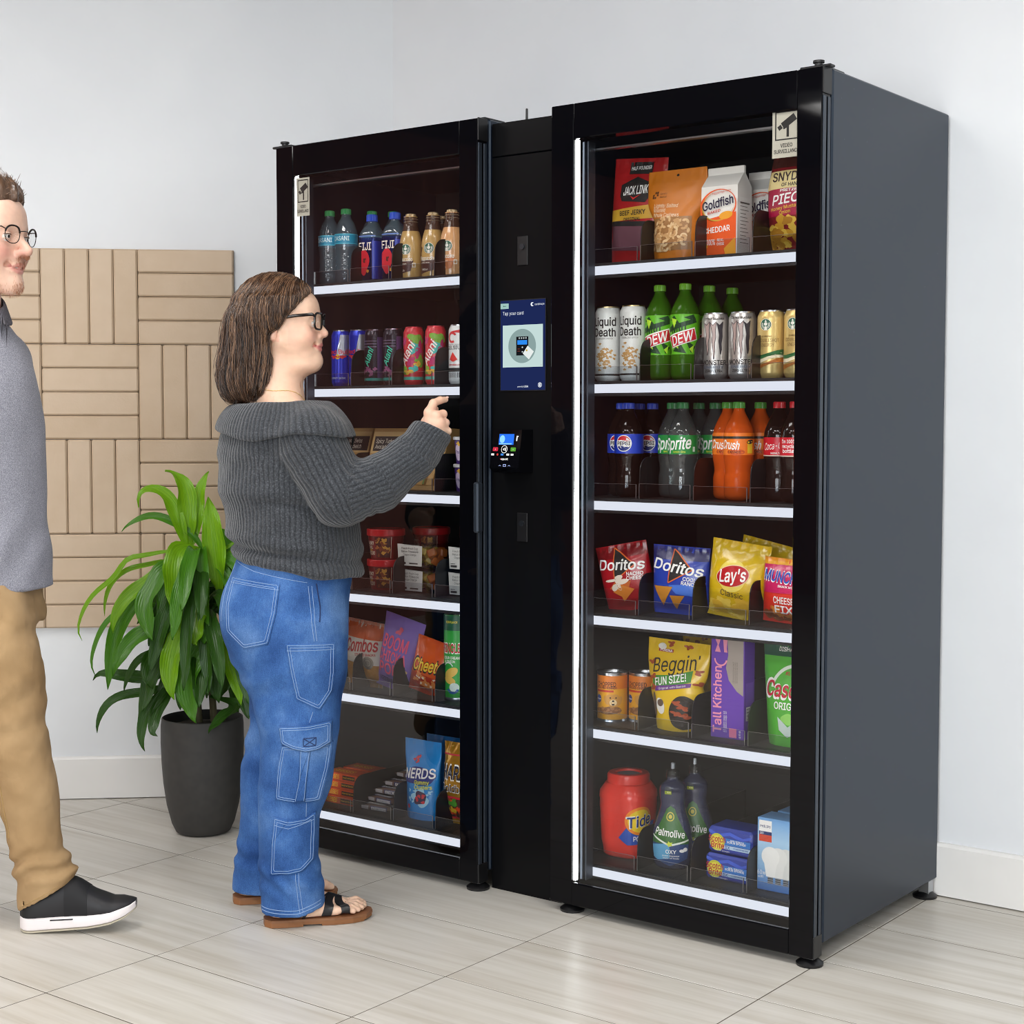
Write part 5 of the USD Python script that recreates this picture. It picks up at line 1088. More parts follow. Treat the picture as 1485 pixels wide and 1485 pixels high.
def slim_dark(x, y, label):
    t, b, s = make_can('drink_can', label, x, y, z, 0.0285, 0.158, flat('#26202c', 0.28, metallic=0.4), flat('#b9a8b8', 0.25, metallic=1.0), 'dark floral energy cans')
    band(b, 'teal_foot', 0.0285, 0.0145, 0.022, flat('#2f9a8c', 0.3))
    decal(b, 'violet_sheen', [sbox(0.018, 0.022, 0.036, 0.136)], flat('#6a5080', 0.3, metallic=0.4), s, 0.0004)
    decal(b, 'stripes', [sbox(-0.06, q, 0.016, q + 0.0018) for q in (0.108, 0.116, 0.124)], flat('#7a6a86', 0.3), s, 0.0005)
    decal(b, 'flower_print', scatter(10, -0.03, 0.016, 0.026, 0.05, 0.006, 3, .3), flat('#8a4a72'), s, 0.0005)
    decal(b, 'lettering', [text2('Alani', 0.017, 0.050, True, 0.3, at=(-0.008, 0.082), rot=72)], flat('#3fc8a8'), s, 0.0008)
    return t
a1 = slim_dark(-0.722, 0.155, 'dark slim can with upright turquoise script, left of the two')
dup(a1, (-0.651, 0.155, z), 'dark slim can with upright turquoise script, right of the two', rz=22)
def slim_bright(x, y, label):
    t, b, s = make_can('drink_can', label, x, y, z, 0.0285, 0.160, flat('#c8323a', 0.3), flat('#c8404a', 0.3, metallic=0.6), 'bright tropical energy cans')
    band(b, 'teal_foot', 0.0285, 0.0145, 0.023, flat('#4fb09a', 0.3))
    decal(b, 'green_shapes', [blob(0.016, 0.125, 0.02, 0.016, 2, .25), blob(0.026, 0.07, 0.014, 0.018, 3, .3), blob(-0.022, 0.04, 0.012, 0.012, 4, .3)], flat('#7aa83a'), s, 0.0004)
    decal(b, 'teal_shapes', [blob(0.012, 0.1, 0.014, 0.014, 6, .3), blob(0.01, 0.045, 0.012, 0.010, 7, .3)], flat('#3fb0a8'), s, 0.0006)
    decal(b, 'pink_shapes', [blob(0.024, 0.095, 0.010, 0.02, 9, .35), blob(0.0, 0.066, 0.014, 0.010, 10, .3), blob(-0.024, 0.12, 0.012, 0.01, 13, .3)], flat('#b82a66'), s, 0.0007)
    decal(b, 'yellow_shapes', [blob(-0.006, 0.036, 0.012, 0.007, 11, .35), blob(0.02, 0.058, 0.008, 0.008, 12, .3)], flat('#e0b03a'), s, 0.0008)
    decal(b, 'lettering', [text2('Alani', 0.021, 0.066, True, 0.3, at=(-0.010, 0.088), rot=62)], flat('#efe3dc'), s, 0.0010)
    return t
a2 = slim_bright(-0.576, 0.155, 'bright red and green tropical can, left of the two')
dup(a2, (-0.497, 0.155, z), 'bright red and green tropical can, right of the two', rz=22)
t, b, s = make_can('drink_can', 'white slim can with a red fruit wedge at the door edge', -0.412, 0.152, z, 0.0285, 0.160, flat('#dcdcda', 0.3), alu)
decal(b, 'red_swirl', [curl(-0.012, 0.125, 0.015, 0.006, 30, 300), Polygon([(-0.02, 0.14), (0.012, 0.146), (0.016, 0.136)])], flat('#c8282c'), s, 0.0006)
decal(b, 'melon', [Polygon([(-0.022, 0.066), (-0.010, 0.086), (0.004, 0.066), (-0.009, 0.060)])], flat('#d83a34'), s, 0.0006)
decal(b, 'lettering', [text2('CELSIUS', 0.009, 0.05, True, at=(-0.006, 0.098)), text2('ESSENTIAL ENERGY', 0.003, 0.04, at=(-0.008, 0.106))], flat('#4a4a4c'), s, 0.0006)
decal(b, 'red_print', [text2('WATERMELON', 0.004, 0.034, True, at=(-0.006, 0.052))], flat('#c8282c'), s, 0.0006)
decal(b, 'black_panel', [sbox(-0.03, 0.034, 0.03, 0.044)], ink_black, s, 0.0006)
decal(b, 'bar_code', [sbox(-0.024 + 0.0045 * k, 0.018, -0.0225 + 0.0045 * k, 0.032) for k in range(11)], ink_black, s, 0.0006)
# -- shelf 3
z = DZ[2]
kraft = flat('#a8824c', 0.6); kraft2 = flat('#c0a06a', 0.6)
def sandwich(x, y, label, words, rz=0):
    t = thing('sandwich_box', label, 'sandwich box', (x, y, z), rz=rz, group='brown sandwich boxes')
    prof_ = Polygon([(0, 0), (0.115, 0), (0.115, 0.165), (0.095, 0.168), (0.0, 0.10)]) if False else Polygon([(0, 0), (0.10, 0), (0.10, 0.166), (0.055, 0.168)])
    m = extr(prof_, 0.128); m.vertices = np.column_stack([-0.064 + m.vertices[:, 2], m.vertices[:, 0], m.vertices[:, 1]]); m.fix_normals()
    b = part(t, 'carton', m, kraft, False)
    n = np.array([0, -0.168, 0.055]); n = n / np.linalg.norm(n)
    S = lambda u, v, h: np.column_stack([u, v * 0.055 / 0.168 + n[1] * h, v + n[2] * h])
    decal(b, 'film_window', [rrect(-0.054, 0.012, 0.054, 0.092, 0.008)], flat('#7d5a2e', 0.12), S, 0.0005, None, label='clear window over the sandwich')
    decal(b, 'bread_slices', [Polygon([(-0.05 + 0.034 * k, 0.014), (-0.04 + 0.034 * k, 0.09), (-0.022 + 0.034 * k, 0.09), (-0.03 + 0.034 * k, 0.014)]) for k in range(3)], flat('#b58a4a', 0.3), S, 0.0008, None)
    decal(b, 'filling', [Polygon([(-0.03 + 0.034 * k, 0.016), (-0.022 + 0.034 * k, 0.088), (-0.016 + 0.034 * k, 0.088), (-0.024 + 0.034 * k, 0.016)]) for k in range(2)], flat('#5f7a34', 0.4), S, 0.0010, None)
    decal(b, 'pale_band', [sbox(-0.062, 0.098, 0.062, 0.158)], kraft2, S, 0.0006, None)
    decal(b, 'black_label', [sbox(-0.055, 0.104, 0.058, 0.145)], flat('#1e1a18', 0.6), S, 0.0009, None)
    decal(b, 'lettering', [text2(w, 0.0115, wd, False, 0.15, at=(-0.048, 0.132 - 0.016 * i), align='l') for i, (w, wd) in enumerate(words)], flat('#d8d2c4'), S, 0.0012, None)
    return t
sandwich(-0.676, 0.125, 'brown sandwich box with black label reading spicy turkey, left one', (('Spicy Turkey and', 0.094), ('Avocado Sandwich', 0.098)), 2)
sandwich(-0.530, 0.125, 'brown sandwich box with black label, half hidden by the sleeve cuff', (('Chicken Salad', 0.08), ('Wheat Sandwich', 0.088)))
sandwich(-0.850, 0.165, 'brown sandwich box farthest left, behind the sweater', (('Ham and Swiss', 0.08), ('Rye Sandwich', 0.08)))
def tub(x, y, z_, label):
    t = thing('yogurt_cup', label, 'yogurt cup', (x, y, z_), rz=14, group='purple yogurt cups')
    b = part(t, 'cup', lathe([(0, 0), (0.030, 0), (0.036, 0.066), (0, 0.066)], 36), flat('#4a2a78', 0.35), 40)
    part(t, 'lid', lathe([(0.0, 0.064), (0.0385, 0.064), (0.0395, 0.066), (0.0395, 0.071), (0.037, 0.073), (0, 0.073)], 36), flat('#c9c9cc', 0.35), 40)
    s = S_cyl(lambda v: 0.030 + 0.006 * np.clip(v, 0, .066) / 0.066)
    decal(b, 'pale_window', [ell(-0.012, 0.03, 0.016, 0.022)], flat('#cdbcd6'), s, 0.0006)
    decal(b, 'yellow_flower', [blob(-0.010, 0.054, 0.007, 0.005, 3, .3)], flat('#e0b03a'), s, 0.0009)
    decal(b, 'lettering', [text2('Fruit', 0.008, 0.02, True, 0.1, at=(-0.012, 0.032)), text2('low fat', 0.004, 0.02, at=(-0.012, 0.008))], flat('#4a2a78'), s, 0.001)
    return t
y1 = tub(-0.388, 0.158, z, 'purple yogurt cup at the bottom of the stack by the door edge')
dup(y1, (-0.388, 0.158, z + 0.0735), 'purple yogurt cup on top of the stack by the door edge', rz=10)
# -- shelf 4
z = DZ[3]
def nutcup(x, y, z_, label):
    t = thing('snack_cup', label, 'snack cup', (x, y, z_), rz=18, group='red lidded snack cups')
    b = part(t, 'cup', lathe([(0, 0), (0.042, 0), (0.051, 0.068), (0, 0.068)], 40), flat('#7a1618', 0.3), 40)
    part(t, 'lid', lathe([(0, 0.066), (0.0535, 0.066), (0.0545, 0.068), (0.0545, 0.083), (0.053, 0.085), (0.049, 0.085), (0.048, 0.082), (0, 0.082)], 40), flat('#c01a22', 0.3), 40)
    s = S_cyl(lambda v: 0.042 + 0.009 * np.clip(v, 0, .068) / 0.068)
    decal(b, 'picture_panel', [sbox(-0.012, 0.006, 0.034, 0.062)], flat('#4a1a12'), s, 0.0006)
    for k, c in enumerate(('#a8642c', '#c8923a', '#7a3a1a')): decal(b, 'nut_picture', scatter(8, -0.008, 0.030, 0.010, 0.058, 0.006, 30 + 9 * k, .3), flat(c), s, 0.0008 + .0002 * k)
    decal(b, 'lettering', [text2('CHUNKY', 0.010, 0.032, True, at=(-0.034, 0.046)), text2('TRAIL', 0.008, 0.024, True, at=(-0.036, 0.034)), text2('HOLIDAY', 0.010, 0.034, True, at=(-0.034, 0.018)), sbox(0.036, 0.004, 0.0375, 0.064)], flat('#e8dcc8'), s, 0.0009)
    decal(b, 'yellow_word', [text2('mix', 0.006, 0.014, True, at=(-0.034, 0.027))], flat('#e0b03a'), s, 0.0009)
    return t
n1 = nutcup(-0.690, 0.165, z, 'red lidded snack cup under another, in front of the belly')
dup(n1, (-0.690, 0.165, z + 0.0855), 'red lidded snack cup on top of the front stack', rz=18)
dup(n1, (-0.625, 0.285, z), 'red lidded snack cup at the foot of the rear stack', rz=18)
dup(n1, (-0.625, 0.285, z + 0.0855), 'red lidded snack cup on top of the rear stack', rz=18)
def fruit(x, y, z_, label):
    t = thing('fruit_box', label, 'fruit box', (x, y, z_), group='clear cut fruit boxes')
    b = part(t, 'clear_box', loft([rsec(w, w * .8, 40, 6) for w in (0.058, 0.066, 0.067)], (0.0, 0.055, 0.058)).apply_translation((0, 0.06, 0)), pane('fruit_box_clear', (0.82, 0.84, 0.84), 1.35, 0.05), 30)
    part(t, 'lid', loft([rsec(w, w * .8, 40, 6) for w in (0.070, 0.071, 0.066, 0.0)], (0.058, 0.062, 0.068, 0.068), False).apply_translation((0, 0.06, 0)), pane('fruit_box_lid', (0.85, 0.87, 0.87), 1.45, 0.05), 30)
    rng = np.random.RandomState(4)
    for k, c in enumerate(('#9ab83a', '#d8b830', '#c86a28')):
        ch = []
        for i in range(6):
            m_ = box((0, 0, 0), (0.026, 0.024, 0.022), 0.003); m_ = rotm(m_, rng.randn(3), rng.uniform(0, 90)); m_.apply_translation((-0.034 + 0.03 * k + rng.uniform(-.012, .014), rng.uniform(0.03, 0.09), 0.018 + (i % 2) * 0.02)); ch.append(m_)
        for c_ in ch: part(t, 'fruit_piece', c_, flat(c, 0.3), False)
    S = S_flat(0.0045)
    lab = Polygon([(-0.060, 0.004), (0.022, 0.004), (0.024, 0.060), (-0.064, 0.064)])
    decal(b, 'paper_label', [lab], flat('#cfcdc8', 0.6), S, 0.0006, None)
    decal(b, 'lettering', [text2(w, 0.006, wd, at=(-0.02, 0.052 - 0.0085 * i)) for i, (w, wd) in enumerate((('Fresh Fruit Cup', 0.058), ('Melon Pineapple', 0.06), ('Grape Orange', 0.046)))] + [sbox(-0.056, 0.008, -0.034, 0.014), sbox(-0.022, 0.009, 0.008, 0.0125), sbox(-0.056, 0.017, -0.04, 0.0185)], flat('#3a3836'), S, 0.0009, None)
    return t
u1 = fruit(-0.552, 0.130, z, 'clear box of cut fruit with white label, lower one of the middle stack')
dup(u1, (-0.552, 0.128, z + 0.0695), 'clear box of cut fruit with white label, upper one of the middle stack', rz=2)
dup(u1, (-0.372, 0.130, z), 'clear box of cut fruit, lower one of the stack at the door edge')
dup(u1, (-0.372, 0.130, z + 0.0695), 'clear box of cut fruit, upper one of the stack at the door edge')
# -- shelf 5
z = DZ[4]
g = Bag(0.140, 0.190, 0.055, wids=((0, .95), (.5, .97), (1, 1)), seed=31)
t, b = make_bag('snack_bag', 'white and orange filled pretzel snack bag beside the jeans', 'snack bag', -0.762, 0.155, z + .001, g, foil('#cfc9bf', 0.25), (3, 4, 0))
region(b, 'orange_top', g, sbox(-1, 0.140, 1, 1), foil('#c8561c', 0.3))
region(b, 'gold_foot', g, Polygon([(-1, 0), (1, 0), (1, 0.05), (0, 0.07), (-1, 0.085)]), foil('#b07a2c', 0.3))
decal(b, 'red_lettering', [text2('Combos', 0.034, 0.118, True, 0.15, at=(0.0, 0.122), rot=6), text2('STUFFED SNACKS', 0.007, 0.07, True, at=(0.018, 0.097), rot=5)], flat('#b01c22'), g.surf, 0.0012)
decal(b, 'pretzel_picture', [g.clip(Point(0.03, 0.075).buffer(0.018))], flat('#9a948a', 0.3, metallic=0.5), g.surf, 0.0009)
decal(b, 'pretzel_rings', [g.clip(Point(0.03, 0.075).buffer(0.013).difference(Point(.03, .075).buffer(.010))), g.clip(Point(0.03, 0.075).buffer(0.007))], flat('#6a645c'), g.surf, 0.0012)
g = Bag(0.128, 0.215, 0.07, wids=((0, .97), (.08, .92), (.45, .93), (.9, 1.04), (1, 1.06)), seed=33, wrinkle=0.0016)
t, b = make_bag('popcorn_bag', 'lavender popcorn bag with tall pink lettering, leaning left', 'popcorn bag', -0.653, 0.155, z + 0.001, g, flat('#8468bd', 0.5), (4, 14, 8))
decal(b, 'pink_lettering', [text2('BOOM', 0.034, 0.082, True, at=(-0.004, 0.142)), text2('CHICKA', 0.030, 0.090, True, at=(-0.006, 0.103)), text2('POP', 0.032, 0.064, True, at=(-0.012, 0.066))], flat('#f4587a', 0.4), g.surf, 0.0020)
decal(b, 'kernel', [g.clip(blob(0.032, 0.066, 0.014, 0.010, 4, .3))], flat('#d8c078'), g.surf, 0.0013)
decal(b, 'pink_kernel', [g.clip(blob(-0.002, 0.176, 0.009, 0.009, 4, .3))], flat('#e0506e'), g.surf, 0.0013)
decal(b, 'dark_lettering', [text2('KETTLE CORN', 0.015, 0.086, True, at=(-0.002, 0.029)), text2('SWEET & SALTY', 0.006, 0.05, at=(0.006, 0.044))], flat('#4a2a72'), g.surf, 0.0011)
g = Bag(0.130, 0.158, 0.06, wids=((0, .97), (.5, .96), (1, 1)), seed=35)
t, b = make_bag('chip_bag', 'orange cheese puff bag leaning left beside the popcorn', 'chip bag', -0.527, 0.152, z + 0.001, g, foil('#d8561c', 0.26), (3, 15, 10))
region(b, 'red_foot', g, Polygon([(-1, 0), (1, 0), (1, .05), (0, .06), (-1, .045)]), foil('#b8321c', 0.3))
decal(b, 'lettering_edge', [text2('Cheetos', 0.040, 0.112, True, 0.15, at=(0.004, 0.09), rot=8)], ink_black, g.surf, 0.0011)
decal(b, 'yellow_lettering', [text2('Cheetos', 0.031, 0.104, True, 0.15, at=(0.004, 0.09), rot=8)], flat('#f0c83a'), g.surf, 0.0017)
decal(b, 'puffs', [g.clip(p) for p in scatter(9, -0.05, 0.03, 0.03, 0.06, 0.009, 14, .35)], flat('#e08a4a'), g.surf, 0.0012)
decal(b, 'white_flecks', [g.clip(p) for p in scatter(7, -0.05, 0.03, 0.03, 0.06, 0.004, 44, .3)], flat('#f0dcc8'), g.surf, 0.0015)
t = thing('crisp_tube', 'green stacked crisp tube with red lettering at the door edge', 'crisp tube', (-0.424, 0.158, z), rz=16)
b = part(t, 'tube', lathe([(0, 0), (0.0372, 0), (0.0372, 0.232), (0, 0.232)], 40), flat('#2f9e3a', 0.35), 40)
part(t, 'lid', lathe([(0, .230), (0.0385, .230), (0.039, .233), (0.039, .239), (0.0375, .241), (0, .241)], 40), pane('crisp_lid', (0.75, 0.8, 0.8), 1.5, 0.1), 40)
part(t, 'foot_rim', lathe([(0.0376, 0.0), (0.0384, 0.002), (0.0384, 0.006), (0.0374, 0.008)], 40), steel, 40)
s = S_cyl(0.0372)
band(b, 'dark_top', 0.0372, 0.19, 0.230, flat('#17563a', 0.35))
decal(b, 'yellow_word', [text2('NEW FLAVOR', 0.006, 0.034, True, at=(-0.002, 0.213))], flat('#e8d83a'), s, 0.0008)
decal(b, 'lettering_edge', [text2('PRINGLES', 0.028, 0.078, True, at=(-0.004, 0.142))], ink_white, s, 0.0006)
decal(b, 'red_lettering', [text2('PRINGLES', 0.023, 0.072, True, at=(-0.004, 0.142))], flat('#c81e2c'), s, 0.0009)
decal(b, 'lettering', [text2('SOUR CREAM', 0.007, 0.05, True, at=(-0.004, 0.116)), text2('& ONION', 0.007, 0.032, True, at=(-0.008, 0.106))], ink_white, s, 0.0008)
decal(b, 'crisps', [affinity.rotate(ell(-0.004, 0.075, 0.022, 0.012), 30), affinity.rotate(ell(-0.008, 0.055, 0.018, 0.010), -20)], flat('#e0b856'), s, 0.0007)
decal(b, 'onion', [ell(0.006, 0.036, 0.014, 0.012), curl(-0.012, 0.088, 0.016, 0.003, 20, 150)], flat('#cfe0d8'), s, 0.0009)
decal(b, 'blue_bowl', [curl(0.002, 0.036, 0.018, 0.006, 200, 340)], flat('#2a5aa8'), s, 0.0011)
# -- shelf 6
z = DZ[5]
def candy_box(x, y, z_, label, rz):
    t, b = wrapped_box('candy_carton', label, 'candy carton', x, y, z_, 0.128, 0.062, 0.0215, flat('#d8501c', 0.35), group='orange candy cartons')
    if rz: stage.GetPrimAtPath(t)
    s = S_flat(0.0)
    decal(b, 'yellow_lettering', [text2('REESES', 0.012, 0.045, True, 0.15, at=(-0.028, 0.011))], flat('#f0c02a'), s, 0.0005, None)
    decal(b, 'dark_panel', [sbox(0.008, 0.005, 0.056, 0.017)], flat('#3a1a10'), s, 0.0005, None)
    decal(b, 'panel_word', [text2('PEANUT BUTTER CUPS', 0.004, 0.044, True, at=(0.032, 0.011))], flat('#f0c02a'), s, 0.0008, None)
    tp = lambda u, v, h: np.column_stack([u, v, np.full(len(u), 0.0215) + h])
    decal(b, 'top_print', [text2('REESES', 0.020, 0.075, True, 0.15, at=(-0.01, 0.03))], flat('#f0c02a'), tp, 0.0004, None)
    return t
c1 = candy_box(-0.842, 0.125, z, 'orange candy carton, bottom of the stack of four', 0)
for k, nm in ((1, 'second from the bottom'), (2, 'third from the bottom'), (3, 'top of the stack of four')):
    dup(c1, (-0.842 + 0.003 * (k % 2), 0.125 + 0.002 * k, z + 0.0222 * k), 'orange candy carton, %s' % nm)
for k in range(4): dup(c1, (-0.836, 0.205, z + 0.0222 * k), 'orange candy carton in the rear stack, level %s from the shelf' % ('one', 'two', 'three', 'four')[k])
dup(c1, (-0.805, 0.285, z), 'orange candy carton lying at the back by the rear wall'); 
def bar(x, y, z_, label, rz):
    t = thing('candy_bar', label, 'candy bar', (x, y, z_), rz=rz, group='brown candy bars in a pile')
    xs = np.linspace(-0.055, 0.055, 12); w = np.array([0.015, 0.015, 0.0165, 0.0175, 0.018, 0.018, 0.018, 0.018, 0.0175, 0.0165, 0.015, 0.015]); h = np.array([0.001, 0.001, 0.006, 0.009, 0.0098, 0.01, 0.01, 0.0098, 0.009, 0.006, 0.001, 0.001])
    secs = []
    for xx, ww, hh in zip(xs, w, h):
        q = rsec(ww, hh, 20, 2.6); secs.append(np.column_stack([np.full(20, xx), q[:, 0], q[:, 1] + 0.010]))
    m = loft(secs, xs); m.fix_normals()
    b = part(t, 'wrapper', m, foil('#6a5044', 0.3), 40)
    S = lambda u, v, hh: np.column_stack([u, -np.interp(np.abs(u), [0, .04, .055], [.018, .0172, .015]) * np.clip(1 - (np.abs(v - .010) / .0102) ** 2.6, 0, 1) ** (1 / 2.6) - hh, v])
    T = lambda u, v, hh: np.column_stack([u, v, 0.010 + 0.0098 * np.clip(1 - (np.abs(v) / .0185) ** 2.6, 0, 1) ** (1 / 2.6) + hh])
    decal(b, 'pale_code_panel', [sbox(-0.044, 0.005, -0.018, 0.015)], flat('#b9b4b6', 0.4), S, 0.0006, 0.006)
    decal(b, 'blue_panel', [sbox(-0.034, -0.008, 0.036, 0.009)], flat('#23285a', 0.35), T, 0.0005, 0.006)
    decal(b, 'lettering', [text2('SNICKERS', 0.010, 0.062, True, 0.15, at=(0.001, 0.0))], ink_white, T, 0.0009, 0.006)
    decal(b, 'front_panel', [sbox(-0.012, 0.0035, 0.047, 0.0165)], flat('#23285a', 0.35), S, 0.0006, 0.006)
    decal(b, 'front_lettering', [text2('SNICKERS', 0.0078, 0.052, True, 0.15, at=(0.018, 0.010))], ink_white, S, 0.0010, 0.006)
    return t
b1 = bar(-0.700, 0.135, z, 'brown candy bar at the front left of the pile', 4)
BARS = [(-0.640, 0.175, 0, -6, 'bottom layer at the right'), (-0.690, 0.185, 0, 2, 'bottom layer, second row'), (-0.690, 0.150, 0.021, -4, 'second layer at the front'), (-0.650, 0.188, 0.021, 6, 'second layer, second row'), (-0.680, 0.172, 0.042, 3, 'third layer at the front'), (-0.655, 0.21, 0.042, -5, 'third layer, second row'), (-0.660, 0.192, 0.063, 4, 'fourth layer'), (-0.64, 0.235, 0.063, 0, 'fourth layer, behind'), (-0.645, 0.222, 0.084, -3, 'top of the pile'), (-0.66, 0.24, 0.0, 3, 'bottom layer at the back'), (-0.665, 0.255, 0.021, -3, 'second layer at the back'), (-0.66, 0.262, 0.042, 2, 'third layer at the back')]
for x_, y_, dz, r_, nm in BARS: dup(b1, (x_, y_, z + dz), 'brown candy bar in the pile, %s' % nm, rz=r_)
g = Bag(0.132, 0.218, 0.06, 'stand', wids=((0, .78), (.1, .82), (.35, .84), (.6, .9), (.85, 1), (1, 1)), seed=41, wrinkle=0.0018)
t, b = make_bag('candy_pouch', 'bright blue stand-up gummy candy pouch with white lettering', 'candy pouch', -0.545, 0.155, z, g, foil('#1f86d0', 0.3), seals=False)
region(b, 'navy_splash', g, blob(0.0, 0.12, 0.056, 0.024, 4, .12), flat('#1f2a78'), 0.0009)
decal(b, 'lettering', [text2('NERDS', 0.026, 0.104, True, 0.1, at=(0.002, 0.128), rot=5)], ink_white, g.surf, 0.0016)
decal(b, 'yellow_lettering', [text2('Gummy', 0.011, 0.048, True, 0.1, at=(0.014, 0.105), rot=4), text2('Clusters', 0.011, 0.055, True, 0.1, at=(0.018, 0.092), rot=4)], flat('#d8d83a'), g.surf, 0.0016)
decal(b, 'white_splash', [g.clip(p) for p in scatter(9, -0.03, 0.05, 0.05, 0.08, 0.005, 8, .4) + [blob(0.012, 0.062, 0.026, 0.022, 3, .25)]], flat('#9fd0e8'), g.surf, 0.0008)
decal(b, 'cluster', [g.clip(blob(0.012, 0.062, 0.020, 0.018, 6, .15))], flat('#3a2a4a'), g.surf, 0.0011)
decal(b, 'red_candies', [g.clip(p) for p in scatter(7, 0.0, 0.024, 0.05, 0.074, 0.005, 9, .2) + scatter(4, -0.02, 0.0, 0.155, 0.175, 0.006, 3, .4) + [blob(-0.028, 0.035, .005, .006, 2)]], flat('#c8323c'), g.surf, 0.0014)
t2, b2 = make_bag('candy_pouch', 'second blue gummy candy pouch behind the first', 'candy pouch', -0.535, 0.235, z, g, foil('#1a6aa8', 0.3), seals=False)
g = Bag(0.135, 0.225, 0.062, wids=((0, .97), (.5, .96), (1, 1)), seed=43, wrinkle=0.004)
t, b = make_bag('candy_pouch', 'gold gummy candy bag with black and white lettering at the door edge', 'candy pouch', -0.402, 0.158, z + .001, g, foil('#b8861a', 0.2, metallic=0.5))
region(b, 'dark_foot', g, sbox(-1, 0.02, 1, 0.075), foil('#4a2a1a', 0.3))
region(b, 'red_lines', g, unary_union([sbox(-1, 0.075, 1, 0.081), sbox(-1, 0.014, 1, 0.02), sbox(-1, 0.19, 1, 0.194)]), flat('#b81c2c'), 0.0008)
decal(b, 'lettering_edge', [text2('HARIBO', 0.042, 0.122, True, at=(0, 0.146)), text2('Goldbears', 0.022, 0.118, True, at=(0, 0.104))], ink_white, g.surf, 0.001)
decal(b, 'dark_lettering', [text2('HARIBO', 0.034, 0.114, True, at=(0, 0.146)), text2('Goldbears', 0.019, 0.112, False, at=(0, 0.104))], flat('#16182a'), g.surf, 0.0017)
for k, c in enumerate(('#c8461c', '#c8a020', '#4a8a2a')): decal(b, 'gummies', [g.clip(p) for p in scatter(6, -0.055, 0.04, 0.028, 0.068, 0.009, 70 + 11 * k, .3)], flat(c, 0.2), g.surf, 0.0009 + .0003 * k)
